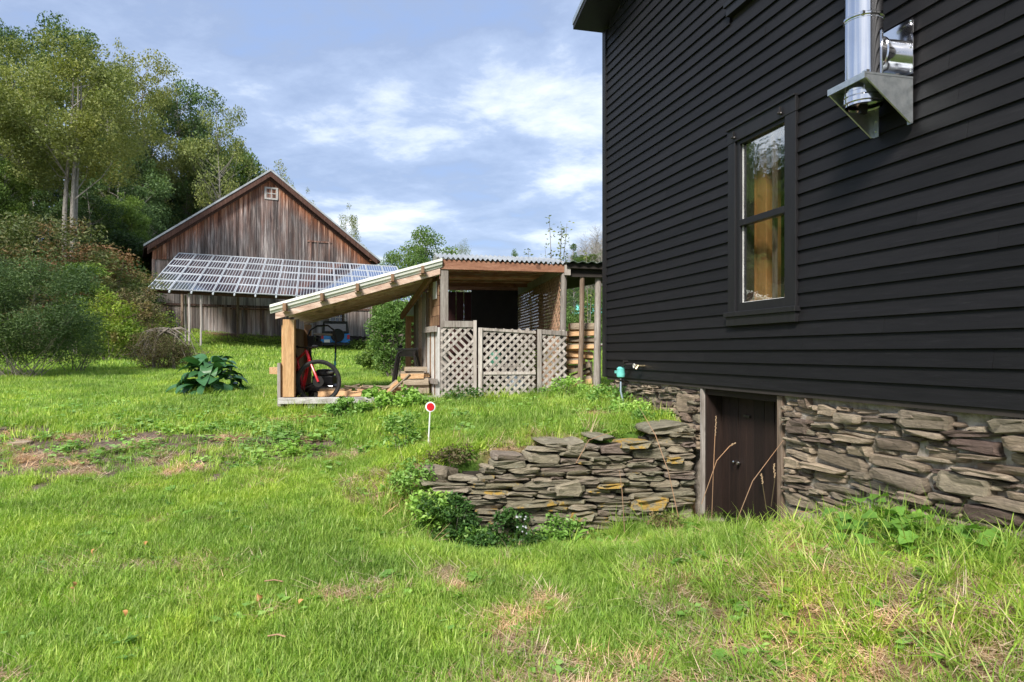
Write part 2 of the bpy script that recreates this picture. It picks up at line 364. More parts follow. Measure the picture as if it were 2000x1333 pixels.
M['redroom'] = wood('dark_red_boards', [(0.03, 0.010, 0.009), (0.06, 0.02, 0.018)], 0.85)
m, nt, p, o = mat_base('window_glass'); M['glass'] = m
p.inputs['Base Color'].default_value = (0.9, 0.95, 0.95, 1); p.inputs['Roughness'].default_value = 0.01
tr = nt.nodes.new('ShaderNodeBsdfTransparent'); gl = nt.nodes.new('ShaderNodeBsdfGlossy'); gl.inputs['Roughness'].default_value = 0.01
gl.inputs['Color'].default_value = (0.95, 0.98, 1, 1)
geo = nt.nodes.new('ShaderNodeNewGeometry'); dt = nt.nodes.new('ShaderNodeVectorMath'); dt.operation = 'DOT_PRODUCT'
nt.links.new(geo.outputs['Incoming'], dt.inputs[0]); nt.links.new(geo.outputs['Normal'], dt.inputs[1])
cosv = n_math(nt, 'ABSOLUTE', dt.outputs['Value']); schl = n_math(nt, 'ADD', n_math(nt, 'MULTIPLY', n_math(nt, 'POWER', n_math(nt, 'SUBTRACT', 1.0, cosv), 3.0), 1.1), 0.14)
mx = nt.nodes.new('ShaderNodeMixShader')
bp = nt.nodes.new('ShaderNodeBump'); bp.inputs['Strength'].default_value = 0.10; bp.inputs['Distance'].default_value = 0.02
nt.links.new(n_noise(nt, 5, 3, 0.5, (1, 1, 1.5), 'World'), bp.inputs['Height']); nt.links.new(bp.outputs[0], gl.inputs['Normal'])
nt.links.new(schl, mx.inputs[0]); nt.links.new(tr.outputs[0], mx.inputs[1]); nt.links.new(gl.outputs[0], mx.inputs[2])
nt.links.new(mx.outputs[0], o.inputs[0])
# solar cell glass
m, nt, p, o = mat_base('solar_cell'); M['cell'] = m
p.inputs['Base Color'].default_value = (0.05, 0.05, 0.07, 1); p.inputs['Roughness'].default_value = 0.12; p.inputs['Specular IOR Level'].default_value = 0.9
p.inputs['Coat Weight'].default_value = 1.0; p.inputs['Coat Roughness'].default_value = 0.04; p.inputs['Coat IOR'].default_value = 3.0
def leafmat(name, cols, trans=0.35, rough=0.55, nscale=0.6, objr=(0.85, 1.15), accent=None):
    m, nt, p, o = mat_base(name)
    r = n_attr(nt, 'rnd'); n = len(cols)
    c = n_ramp(nt, r, [(i / max(1, n - 1), cc) for i, cc in enumerate(cols)])
    z = n_noise(nt, nscale, 4, 0.6, (1, 1, 1), 'World')
    c = n_mix(nt, 1.0, c, n_ramp(nt, z, [(0.32, (0.62, 0.70, 0.7)), (0.5, (0.95, 0.97, 0.95)), (0.68, (1.35, 1.22, 1.0))]), 'MULTIPLY')
    if accent:
        z2 = n_noise(nt, nscale * 1.7, 4, 0.6, (1, 1, 1), 'World', off=(7, 3, 1))
        c = n_mix(nt, n_ramp(nt, z2, [(accent[1], 0.0), (accent[1] + 0.08, 0.8)]), c, accent[0])
    c = n_val(nt, c, n_rand(nt), *objr)
    nt.links.new(c, p.inputs['Base Color']); p.inputs['Roughness'].default_value = rough; p.inputs['Specular IOR Level'].default_value = 0.35
    t = nt.nodes.new('ShaderNodeBsdfTranslucent'); mx = nt.nodes.new('ShaderNodeMixShader'); mx.inputs[0].default_value = trans
    tcol = n_mix(nt, 1.0, c, (1.25, 1.35, 0.7), 'MULTIPLY'); nt.links.new(tcol, t.inputs[0])
    nt.links.new(p.outputs[0], mx.inputs[1]); nt.links.new(t.outputs[0], mx.inputs[2]); nt.links.new(mx.outputs[0], o.inputs[0])
    return m
M['grass'] = leafmat('grass_blades', [(0.165, 0.30, 0.034), (0.24, 0.385, 0.050), (0.33, 0.46, 0.08), (0.44, 0.52, 0.15)], 0.4, 0.5, 0.9, (0.75, 1.25), ((0.30, 0.40, 0.09), 0.62))
M['straw'] = leafmat('dry_straw', [(0.40, 0.24, 0.15), (0.62, 0.42, 0.28), (0.74, 0.58, 0.42)], 0.2, 0.7, 1.5)
M['weed'] = leafmat('weed_leaves', [(0.15, 0.30, 0.05), (0.23, 0.41, 0.08), (0.33, 0.50, 0.15)], 0.3, 0.5, 1.5)
M['darkweed'] = leafmat('dark_weed_leaves', [(0.03, 0.085, 0.02), (0.06, 0.14, 0.03), (0.10, 0.2, 0.05)], 0.3, 0.5, 1.5)
M['olive'] = leafmat('olive_leaves', [(0.15, 0.185, 0.055), (0.215, 0.25, 0.07), (0.29, 0.31, 0.10)], 0.3, 0.6, 0.15, accent=((0.24, 0.17, 0.07), 0.66))
M['darkleaf'] = leafmat('dark_green_leaves', [(0.04, 0.08, 0.026), (0.075, 0.13, 0.04), (0.12, 0.185, 0.06)], 0.25, 0.6, 0.2)
M['midleaf'] = leafmat('mid_green_leaves', [(0.07, 0.125, 0.022), (0.115, 0.185, 0.033), (0.17, 0.245, 0.05)], 0.3, 0.6, 0.2)
M['brightleaf'] = leafmat('bright_green_leaves', [(0.085, 0.16, 0.035), (0.13, 0.22, 0.05), (0.19, 0.29, 0.085)], 0.35, 0.6, 0.3)
M['yellowleaf'] = leafmat('yellow_green_leaves', [(0.10, 0.18, 0.02), (0.19, 0.27, 0.035), (0.26, 0.33, 0.06)], 0.35, 0.6, 0.6, accent=((0.16, 0.11, 0.04), 0.55))
M['sumac'] = leafmat('sumac_leaves', [(0.08, 0.11, 0.035), (0.12, 0.15, 0.045), (0.19, 0.18, 0.08)], 0.25, 0.6, 0.22, accent=((0.20, 0.09, 0.045), 0.52))
M['bluegreen'] = leafmat('blue_green_fine_leaves', [(0.05, 0.095, 0.03), (0.085, 0.14, 0.045), (0.13, 0.19, 0.07)], 0.25, 0.6, 0.5)
M['hosta'] = leafmat('hosta_leaves', [(0.05, 0.14, 0.05), (0.09, 0.20, 0.08), (0.16, 0.28, 0.14)], 0.2, 0.35, 1.0)
M['brownleaf'] = leafmat('brown_dry_foliage', [(0.10, 0.075, 0.04), (0.17, 0.125, 0.065), (0.15, 0.17, 0.05)], 0.2, 0.7, 0.8)
M['orangeleaf'] = leafmat('fallen_orange_leaf', [(0.5, 0.26, 0.11), (0.62, 0.42, 0.24)], 0.2, 0.7)
M['treebark'] = mk('tree_bark', [(0.13, 0.115, 0.10), (0.26, 0.24, 0.21), (0.40, 0.38, 0.34)], 4, (3, 3, 1), 0.95, 0.9, 0.03)
M['twig'] = mk('grey_twigs', [(0.12, 0.10, 0.08), (0.24, 0.21, 0.18)], 6, rough=0.95, bump=0.4)
M['seed'] = mk('seed_head', [(0.30, 0.20, 0.12), (0.45, 0.33, 0.2)], 30, rough=0.95, bump=0.5)
M['petal'] = mk('pale_petals', [(0.55, 0.55, 0.62), (0.7, 0.7, 0.75)], 30, rough=0.8, bump=0)
# ------------------------------------------------------------------ site frames and terrain
A = Vector((1.282, 9.914, 0)); U = Vector((0.2515, -0.9679, 0)).normalized(); NO = Vector((-0.9679, -0.2515, 0)).normalized()
H = frame(A, U, NO)                       # house wall: s along the wall towards the viewer, n outward, z up
HROT = math.atan2(U.y, U.x)
SW = 2.52                                 # retaining wall stands at this s and runs outward
Q = Vector((0.989, 0.148, 0)).normalized(); PD = Vector((-0.148, 0.989, 0)).normalized()
S0 = Vector((-3.407, 10.65, 0)); S = frame(S0, Q, PD)     # shed: q along the front, p into the depth
SROT = math.atan2(Q.y, Q.x)
BL = Vector((-21.10, 42.0, 0)); BF = Vector((0.8835, 0.469, 0)).normalized(); BN = Vector((0.469, -0.8835, 0)).normalized()
B = frame(BL, BF, BN)                     # barn: f along the facade, n towards the viewer
BROT = math.atan2(BF.y, BF.x); BW = 13.22
def sst(a, b, x):
    t = np.clip((x - a) / (b - a), 0, 1); return t * t * (3 - 2 * t)
def hgt(x, y):
    x = np.asarray(x, float); y = np.asarray(y, float)
    g = np.interp(y, [-30, 0, 3.6, 5.5, 7.5, 9, 10.5, 13, 16, 20, 31, 38, 43, 60, 120, 400], [0, 0, 0.0, .12, .34, .55, .70, .84, .95, 1.1, 1.4, 1.55, 1.7, 2.3, 5, 14])
    g = g + 0.02 * np.sin(x * 1.3 + 0.5) * np.sin(y * 1.1) + 0.012 * np.sin(x * 3.1 + y * 2.3)
    g = g + 0.20 * np.clip(-x - 19, 0, 60) * sst(26, 46, y)
    g = g + 0.03 * np.clip(-x - 8, 0, 40) * sst(12, 26, y)
    g = g + 1.0 * np.exp(-((x + 30) / 12) ** 2 - ((y - 40) / 8) ** 2)
    bn = (x - BL.x) * BN.x + (y - BL.y) * BN.y; bf = (x - BL.x) * BF.x + (y - BL.y) * BF.y
    g = g + 0.55 * (1 - sst(0.8, 3.8, bn)) * (1 - sst(7.8, 10, bf)) * sst(-6, 0, bf) * sst(-30, -5, bn)
    s = (x - A.x) * U.x + (y - A.y) * U.y; n = (x - A.x) * NO.x + (y - A.y) * NO.y
    zt = np.interp(y, [6.2, 7.0, 7.6, 9, 10.5, 14], [.44, .60, .70, .80, .85, .90]) + 0.10 * np.exp(-(n / 0.8) ** 2) * (s < SW)
    low = np.interp(s, [2.5, 3.3, 3.9, 4.6, 5.3, 6.2, 9], [-.16, -.10, .04, .22, .44, .50, .50]) * (1 - sst(0.35, 2.3, n) * (s > 3.6)) - 0.14 * (1 - sst(2.6, 4.2, s)) * sst(0.3, 2.0, n) + 0.02 * np.sin(x * 5 + y * 3) * sst(0.1, 0.6, n)
    low = np.minimum(low, 0.6)
    wd = 0.05 + np.clip(n - 2.45, 0, 3) * 0.8
    t = np.clip((s - (SW - 0.2) + wd) / (2 * wd), 0, 1); t = t * t * (3 - 2 * t)
    right = zt * (1 - t) + low * t
    k = sst(2.35, 3.7, n)
    z = right * (1 - k) + g * k
    z = np.where(s < -1.5, g * (1 - sst(-4, -1.5, s)) + z * sst(-4, -1.5, s), z)
    z = np.where(n < -0.4, np.where((s > -0.2) & (s < 13.5), np.where(n > -8.5, -0.5, g), g), z)
    return z
def hz1(x, y): return float(hgt(x, y))
xs = np.unique(np.concatenate([np.arange(-9, 5.01, 0.09), -9 - np.cumsum(0.1 * 1.09 ** np.arange(75)), 5 + np.cumsum(0.1 * 1.11 ** np.arange(60))]))
ys = np.unique(np.concatenate([np.arange(1.0, 14, 0.09), 14 + np.cumsum(0.1 * 1.07 ** np.arange(85)), 1 - np.cumsum(0.1 * 1.12 ** np.arange(48))]))
gx, gy = np.meshgrid(xs, ys); gz = hgt(gx, gy)
ny, nx = gx.shape
vv = np.stack([gx.ravel(), gy.ravel(), gz.ravel()], 1)
ii = np.arange(nx * ny).reshape(ny, nx)
ff = np.stack([ii[:-1, :-1].ravel(), ii[:-1, 1:].ravel(), ii[1:, 1:].ravel(), ii[1:, :-1].ravel()], 1)
m, nt, p, o = mat_base('ground_cover'); M['ground'] = m
gn = n_noise(nt, 14, 6, 0.7, coord='World'); green = n_ramp(nt, gn, [(0.3, (0.03, 0.06, 0.012)), (0.55, (0.075, 0.14, 0.022)), (0.75, (0.12, 0.17, 0.04))])
soil = n_ramp(nt, n_noise(nt, 9, 8, 0.75, coord='World'), [(0.3, (0.05, 0.035, 0.025)), (0.55, (0.15, 0.11, 0.085)), (0.72, (0.27, 0.22, 0.18))])
straw = n_ramp(nt, n_noise(nt, 30, 6, 0.7, coord='World'), [(0.3, (0.12, 0.07, 0.035)), (0.7, (0.36, 0.25, 0.14))])
c = n_mix(nt, n_attr(nt, 'dirt'), green, soil); c = n_mix(nt, n_attr(nt, 'dry'), c, straw)
nt.links.new(c, p.inputs['Base Color']); p.inputs['Roughness'].default_value = 0.95; p.inputs['Specular IOR Level'].default_value = 0.1
n_bump(nt, p, gn, 0.8, 0.03)
_pn = {}
def vnoise(x, y, f, seed=0.0):
    """smooth value noise 0..1, vectorised"""
    k = ('t', seed)
    if k not in _pn: _pn[k] = np.random.default_rng(int(seed * 10) + 5).random((64, 64))
    T = _pn[k]; X = np.asarray(x) * f; Y = np.asarray(y) * f; xi = np.floor(X).astype(int); yi = np.floor(Y).astype(int)
    fx = X - xi; fy = Y - yi; fx = fx * fx * (3 - 2 * fx); fy = fy * fy * (3 - 2 * fy)
    a = T[xi % 64, yi % 64]; b = T[(xi + 1) % 64, yi % 64]; c_ = T[xi % 64, (yi + 1) % 64]; d = T[(xi + 1) % 64, (yi + 1) % 64]
    return (a * (1 - fx) + b * fx) * (1 - fy) + (c_ * (1 - fx) + d * fx) * fy
def fbm(x, y, f, seed=0.0): return 0.55 * vnoise(x, y, f, seed) + 0.3 * vnoise(x, y, f * 2.3, seed + 1) + 0.15 * vnoise(x, y, f * 5.1, seed + 2)
def dirt_m(x, y):
    d = np.exp(-((x + 5.2) / 2.4) ** 2 - ((y - 8.3) / 0.85) ** 2) * 1.9 + np.exp(-((x + 3.2) / 1.0) ** 2 - ((y - 8.6) / 0.35) ** 2) * 0.9 + np.exp(-((x + 4.0) / 1.3) ** 2 - ((y - 6.4) / 0.3) ** 2) * 0.35
    d = d + 0.9 * np.exp(-((x + 2.9) / 0.5) ** 2 - ((y - 10.1) / 0.25) ** 2) + 0.9 * np.exp(-((x + 13.5) / 2.5) ** 2 - ((y - 28) / 6) ** 2)
    bn = (x - BL.x) * BN.x + (y - BL.y) * BN.y
    d = d + 1.0 * ((y > 58) | (x < -19)) * (y > 20) + 1.0 * sst(3, 0, np.abs(bn)) * (y > 35)
    return np.clip((fbm(x, y, 1.6, 3) - 0.62 + 0.55 * np.clip(d, 0, 1.3)) * 5, 0, 1) * (d > 0.02)
def dry_m(x, y):
    s = (x - A.x) * U.x + (y - A.y) * U.y; n = (x - A.x) * NO.x + (y - A.y) * NO.y
    d = sst(0.4, 1.3, x) * sst(5.9, 4.8, y) * 0.58 + 0.9 * np.exp(-((x - 0.1) / 0.28) ** 2 - ((y - 3.9) / 0.85) ** 2) * 1.3 + 0.8 * np.exp(-((x + 0.1) / 1.1) ** 2 - ((y - 7.6) / 0.35) ** 2) + 0.2 * sst(0.0, 1.0, x) * sst(6.5, 4.5, y)
    d = d + 0.75 * np.exp(-((x + 1.45) / 0.25) ** 2 - ((y - 7.1) / 0.5) ** 2) + 0.45 * np.exp(-((x + 3.1) / 0.6) ** 2 - ((y - 5.2) / 0.35) ** 2) + 0.5 * np.exp(-((x + 2.2) / 1.6) ** 2 - ((y - 10.2) / 0.3) ** 2)
    return np.clip((fbm(x, y, 2.0, 8) - 0.60 + 0.46 * np.clip(d, 0, 1.3)) * 6, 0, 1)
me = bpy.data.meshes.new('ground'); me.vertices.add(len(vv)); me.vertices.foreach_set('co', vv.ravel())
me.loops.add(ff.size); me.loops.foreach_set('vertex_index', ff.ravel().astype(np.int32)); me.polygons.add(len(ff))
me.polygons.foreach_set('loop_start', np.arange(0, ff.size, 4, dtype=np.int32)); me.polygons.foreach_set('use_smooth', np.ones(len(ff), bool))
me.update(); me.validate(); me.materials.append(M['ground'])
for nm, arr in (('dirt', dirt_m(vv[:, 0], vv[:, 1])), ('dry', dry_m(vv[:, 0], vv[:, 1]))):
    at_ = me.attributes.new(nm, 'FLOAT', 'POINT'); at_.data.foreach_set('value', np.asarray(arr, np.float32))
gr = link('ground', me); tag(gr, 'grassy ground of the yard rising gently towards the barn', 'ground', kind='structure')

# ------------------------------------------------------------------ stones
def stone_mesh(name, mat, rng, n=9, sharp=2.6):
    outl = []
    tp_, sk_ = rng.uniform(-.45, .45), rng.uniform(-.22, .22)
    for i in range(n):
        t = 2 * math.pi * (i + rng.uniform(-0.30, 0.30)) / n; c, s_ = math.cos(t), math.sin(t)
        e = 2 / rng.uniform(sharp, sharp + 3.0)
        x = 0.5 * math.copysign(abs(c) ** e, c); z = 0.5 * math.copysign(abs(s_) ** e, s_)
        z = z * (1 + tp_ * x) + sk_ * x * 0.35; outl.append((x * rng.uniform(0.86, 1.05), z * rng.uniform(0.84, 1.06)))
    vs = [(rng.uniform(-.15, .15), -0.5 * rng.uniform(0.88, 1.05), rng.uniform(-.15, .15))]
    for sc_, y, j in ((0.82, -0.49, 0.06), (0.98, -0.42, 0.03), (1.0, 0.1, 0.0), (0.9, 0.5, 0.0)):
        for x, z in outl: vs.append((x * sc_ + rng.uniform(-j, j) * 0.5, y + rng.uniform(-j, j) * 1.2, z * sc_ + rng.uniform(-j, j) * .5))
    fs = [(0, 1 + i, 1 + (i + 1) % n) for i in range(n)]
    for r in range(3):
        b0, b1 = 1 + r * n, 1 + (r + 1) * n
        fs += [(b0 + i, b1 + i, b1 + (i + 1) % n, b0 + (i + 1) % n) for i in range(n)]
    me = new_mesh(name, vs, [tuple(reversed(f)) for f in fs], mat, None, True)
    try: me.set_sharp_from_angle(angle=rad(30))
    except Exception: pass
    return me
rs = random.Random(21)
ST = {k: [stone_mesh('stone', M[k], rs, rs.choice((8, 9, 10, 11))) for _ in range(9)] for k in ('stone_wall', 'stone_lichen', 'stone_found', 'stone_yellow')}
def pack(s0, s1, z0, z1f, hr, wr, pbig, rng, wave=0.0):
    out = []; z = z0; blocked = []; h = rng.uniform(*hr)
    while z < z1f(0.5 * (s0 + s1)) + 0.3 and len(out) < 900:
        hn = rng.uniform(*hr); nb = []; s = s0 + rng.uniform(-0.12, 0.0)
        while s < s1:
            w = rng.uniform(*wr) * (0.55 + 0.45 * min(1.6, h / (0.5 * (hr[0] + hr[1]))))
            hit = [b for b in blocked if b[0] < s + 0.03 and b[1] > s + 0.01]
            if hit: s = hit[0][1]; continue
            nxt = min([b[0] for b in blocked if b[0] > s] + [s1 + 0.05])
            if s + w > nxt - 0.07: w = nxt - s
            if w < 0.035: s += max(w, 0.01); continue
            a, b = max(s, s0), min(s + w, s1); hh = h
            if rng.random() < pbig and w > 0.12:
                hh = h + hn; nb.append((s, s + w))
            zc = z + hh / 2 + wave * math.sin(1.7 * s + 0.8) + wave * 0.6 * math.sin(4.1 * s)
            if zc + hh * 0.2 < z1f(0.5 * (a + b)) and b - a > 0.03: out.append((0.5 * (a + b), zc, b - a, hh))
            s += w
        blocked = nb; z += h; h = hn
    return out

# ---- dry stone retaining wall (runs outward from the black house)
RW = frame(A + U * SW, NO, U)       # a: outward from the house, b: towards the viewer
rwt = thing('retaining_wall', H(SW, 1.2, 0), 'low dry stone retaining wall of flat lichened stones left of the cellar door', 'stone wall')
def rwtop(a): return float(np.interp(a, [0, 0.35, 0.9, 1.5, 1.9, 2.35, 2.6, 2.95], [0.83, 0.80, 0.72, 0.69, 0.64, 0.52, 0.40, 0.12]))
core = MB()
for k in range(9):
    a0, a1 = k * 0.27, (k + 1) * 0.27 + 0.002 * (k < 8)
    core.fbox(RW, a0, a1, -0.30, -0.13, -0.5, min(rwtop(a0), rwtop(a1)) - 0.05)
core.build('core', M['soil'], rwt)
rr = random.Random(5)
FACE = math.atan2(-NO.y, -NO.x)     # local x along -NO so local -y faces the viewer
for a, z, w, h in pack(0.03, 2.95, -0.30, rwtop, (0.030, 0.070), (0.16, 0.52), 0.14, rr, 0.007):
    yellow = rr.random() < 0.15
    wl_ = RW(a, -0.10 + rr.uniform(-0.03, 0.035), z)
    kind = 'stone_lichen' if yellow else 'stone_wall'
    piece('stone', rr.choice(ST[kind]), rwt, wl_, (rr.uniform(-.08, .08), rr.uniform(-.055, .055) + 0.03, FACE + rr.uniform(-.1, .1)), (w * 1.07, rr.uniform(0.26, 0.34), h * 1.13))
for a, z, w, h, yaw in ((0.32, 0.82, 0.50, 0.09, 0.0), (1.02, 0.75, 0.22, 0.035, .2), (1.5, 0.705, 0.40, 0.045, 0.05)):
    piece('stone', rr.choice(ST['stone_wall']), rwt, RW(a, -0.16, z), (0.05, rr.uniform(-.05, .05), FACE + yaw), (w, 0.4, h))
for a, z, w, h, kd in ((1.27, -0.02, 0.26, 0.10, 'y'), (0.70, 0.67, 0.36, 0.085, 'y'), (0.55, 0.06, 0.44, 0.15, 'y'), (1.42, 0.26, 0.30, 0.17, 'g'), (0.98, 0.27, 0.3, 0.05, 'y'), (0.28, 0.50, 0.22, 0.07, 'y')):
    piece('stone', ST['stone_yellow' if kd == 'y' else 'stone_wall'][3], rwt, RW(a, -0.06, z), (0, 0.0, FACE), (w, 0.34, h))
tag(piece_o := bpy.data.objects.new('boulder', ST['stone_found'][2]), 'pale rounded boulder half buried at the left end of the dry stone wall', 'boulder'); COL.objects.link(piece_o)
piece_o.location = RW(2.66, -0.16, 0.42); piece_o.rotation_euler = (0.1, 0.35, FACE + 0.9); piece_o.scale = (0.30, 0.26, 0.20)

# ------------------------------------------------------------------ black house
hs = thing('black_house', H(5, -2, 0), 'black clapboard house on a rough stone foundation with a low cellar door', 'house')
Z0, Z1 = 1.27, 7.9; LEN = 13.0; DEP = 7.5
ridge_s = 6.5; EZ = 6.06; PIT = 0.30
def rak(s): return EZ + PIT * (ridge_s - abs(s - ridge_s))
WIN = (3.185, 4.202, 1.855, 3.70); WIN2 = (3.185, 4.202, 4.80, 6.45)
# sheathing behind the boards, built round the window openings
sh = MB()
gl0, gl1 = 3.36, 4.06
for a0, a1, z0, z1 in ((0.02, gl0, Z0, EZ), (gl1, LEN - .02, Z0, EZ), (gl0, gl1, Z0, 2.05), (gl0, gl1, 3.55, 4.97), (gl0, gl1, 5.2, EZ)):
    sh.fbox(H, a0, a1, -0.14, -0.02, z0, z1)
sh.fbox(H, gl0, gl1, -0.14, -0.10, 4.97, 5.2)
sh.add([H(0.02, -0.02, EZ), H(LEN - .02, -0.02, EZ), H(ridge_s, -0.02, rak(ridge_s)), H(0.02, -0.14, EZ), H(LEN - .02, -0.14, EZ), H(ridge_s, -0.14, rak(ridge_s))], [(0, 1, 2), (5, 4, 3), (0, 3, 4, 1), (1, 4, 5, 2), (2, 5, 3, 0)])
for s_ in (0.02, LEN - 0.14): sh.fbox(H, s_, s_ + 0.12, -DEP, -0.141, Z0, EZ)
sh.fbox(H, 0.02, LEN - .02, -DEP - 0.12, -DEP, Z0, EZ)
sh.fbox(H, 0.14, LEN - .14, -DEP, -0.141, Z0, Z0 + 0.15)
sh.build('wall', M['darkroom'], hs)
rb = random.Random(3)
EXP = 0.1150
def board(a0, a1, z, par, jit=True):
    j = rb.uniform(-0.0015, 0.0015) if jit else 0
    t = rb.uniform(0.0095, 0.014)
    m_ = MB(); zb, zt = z + j, z + EXP + 0.012
    # tapered board: thick proud lower edge, thin upper edge tucked behind the next
    n0b, n0t = 0.004, -0.012
    sag = rb.uniform(-0.002, 0.002)
    m_.hexa([H(a0, n0b + t, zb), H(a1, n0b + t, zb + sag), H(a1, -0.016, zb + sag), H(a0, -0.016, zb), H(a0, n0t + 0.008, zt), H(a1, n0t + 0.008, zt), H(a1, -0.018, zt), H(a0, -0.018, zt)])
    return m_.build('plank', M['black'], par)
z = Z0 + 0.012; rows = 0
while z < rak(ridge_s) - 0.1:
    a0, a1 = 0.0, LEN
    if z + EXP > EZ - 0.05:
        run = (z + EXP - EZ) / PIT; a0, a1 = max(0.0, run), min(LEN, LEN - run)
        if a1 - a0 < 0.5: break
    segs = [(a0 + (0.09 if a0 == 0 else 0), a1 - (0.09 if a1 == LEN else 0))]
    for W in (WIN, WIN2):
        if z + EXP > W[2] + 0.005 and z < W[3] - 0.01:
            new = []
            for p0, p1 in segs:
                if p0 < W[0] < p1: new += [(p0, W[0] - 0.002), (W[1] + 0.002, p1)]
                else: new.append((p0, p1))
            segs = new
    for p0, p1 in segs:
        cur = p0; cut = rb.uniform(1.2, 4.4)
        while cur < p1 - 0.01:
            e = min(p1, cur + cut)
            if p1 - e < 0.5: e = p1
            board(cur, e - (0.0015 if e < p1 else 0), z, hs); cur = e; cut = rb.uniform(3.0, 4.9)
            if cur > 8: cut = 20
    z += EXP; rows += 1
cb = MB(); cb.fbox(H, -0.02, 0.088, -0.02, 0.028, Z0 + 0.004, EZ - .02); cb.build('corner_board', M['trimblack'], hs)
cb = MB(); cb.fbox(H, LEN - 0.088, LEN, -0.02, 0.028, Z0 + 0.004, EZ - .02); cb.build('corner_board', M['trimblack'], hs)
sk = MB(); sk.fbox(H, 0.09, LEN - .09, -0.30, 0.0, Z0 - 0.03, Z0 + 0.01); sk.build('sill_beam', M['darkroom'], hs)
# roof: two slopes with overhanging rake (0.44 outward) and eaves
def roof_slope(sa, sb, parent):
    mb = MB(); za, zb = rak_e(sa), rak_e(sb)
    o0, o1 = 0.44, -DEP - 0.4
    mb.hexa([H(sa, o0, za), H(sb, o0, zb), H(sb, o1, zb), H(sa, o1, za), H(sa, o0, za + 0.10), H(sb, o0, zb + 0.10), H(sb, o1, zb + 0.10), H(sa, o1, za + 0.10)])
    mb.build('roof', M['trimblack'], parent)
    m2 = MB()
    m2.hexa([H(sa, o0 + 0.012, za + .104), H(sb, o0 + 0.012, zb + .104), H(sb, o1, zb + .104), H(sa, o1, za + .104), H(sa, o0 + 0.012, za + 0.13), H(sb, o0 + 0.012, zb + 0.13), H(sb, o1, zb + 0.13), H(sa, o1, za + 0.13)])
    m2.hexa([H(sa, o0 + 0.002, za + .06), H(sb, o0 + 0.002, zb + .06), H(sb, o0 + .012, zb + .06), H(sa, o0 + .012, za + .06), H(sa, o0 + .002, za + 0.104), H(sb, o0 + 0.002, zb + 0.104), H(sb, o0 + .012, zb + 0.104), H(sa, o0 + .012, za + 0.104)])
    m2.build('roof_sheet', M['galv'], parent)
def rak_e(s): return EZ + PIT * (ridge_s - abs(s - ridge_s)) + 0.01
roof_slope(-0.06, ridge_s, hs); roof_slope(ridge_s, LEN + 0.4, hs)
ch = MB(); ch.fbox(H, 8.6, 9.3, -4.3, -3.6, 7.0, 9.3); ch.build('chimney', M['clay'], hs)
# window
def window(W, g, parent, full=True):
    s0, s1, z0, z1 = W; ga0, ga1, gz0, gz1, gm = g
    mb = MB()
    mb.fbox(H, s0, ga0 - 0.055, -0.02, 0.030, z0 + 0.13, z1 - 0.125)
    mb.fbox(H, ga1 + 0.03, s1, -0.02, 0.030, z0 + 0.13, z1 - 0.125)
    mb.fbox(H, s0 - 0.004, s1 + 0.004, -0.02, 0.034, z1 - 0.125, z1)
    mb.fbox(H, s0 - 0.006, s1 + 0.006, 0.0, 0.052, z1 + 0.001, z1 + 0.016)
    f = mb.build('window', M['trimblack'], parent, bevel=0.002)
    mb = MB(); mb.fbox(H, s0 - 0.03, s1 + 0.03, -0.02, 0.062, z0 + 0.085, z0 + 0.129); mb.fbox(H, s0 - 0.012, s1 + 0.012, -0.02, 0.045, z0, z0 + 0.085)
    mb.build('sill', M['trimblack'], f, bevel=0.003)
    mb = MB()   # sashes, recessed
    zt = gz1
    mb.fbox(H, ga0 - 0.055, ga0, -0.05, 0.012, z0 + 0.13, z1 - 0.126); mb.fbox(H, ga1, ga1 + 0.03, -0.05, 0.012, z0 + 0.13, z1 - 0.126)
    mb.fbox(H, ga0, ga1, -0.05, 0.012, z0 + 0.13, gz0); mb.fbox(H, ga0, ga1, -0.05, 0.012, gz1, z1 - 0.126)
    mb.fbox(H, ga0, ga1, -0.05, 0.014, gm - 0.028, gm + 0.028)
    mb.build('sash', M['trimblack'], f, bevel=0.0015)
    mb = MB()  # worn putty lines round the glass
    for za, zb in ((gz0, gm - 0.028), (gm + 0.028, gz1)):
        mb.fbox(H, ga0, ga0 + 0.006, -0.0215, -0.017, za, zb); mb.fbox(H, ga0 + .006, ga1, -0.0215, -0.012, za, za + 0.006)
    mb.build('putty', M['white'], f)
    mb = MB()
    mid = ga0 + (ga1 - ga0) * 0.66
    for za, zb in ((gz0, gm - 0.028), (gm + 0.028, gz1)): mb.fbox(H, mid - 0.011, mid + 0.011, -0.075, -0.035, za, zb)
    mb.build('muntin', M['jamb'], f)
    for za, zb in ((gz0, gm - 0.028), (gm + 0.028, gz1)):
        mb = MB(); mb.fbox(H, ga0 + .0005, ga1 - .0005, -0.026, -0.022, za + .0005, zb - .0005); mb.build('pane', M['glass'], f)
    for sx in (s0 + 0.13, s1 - 0.18):
        mb = MB(); mb.lathe([(0.012, 0), (0.016, 0.01), (0.010, 0.02), (0.012, 0.034), (0.004, 0.04)], H(sx, 0.034, z1 - 0.09), NO, 10)
        mb.box(H(sx, 0.05, z1 - 0.06), (0.014, 0.014, 0.05), Matrix.Rotation(HROT, 3, 'Z'))
        mb.build('screen_hook', M['blackmetal'], f)
    return f
window(WIN, (3.362, 4.03, 2.066, 3.54, 2.808), hs)
window(WIN2, (3.362, 4.03, 5.01, 6.3, 5.65), hs)
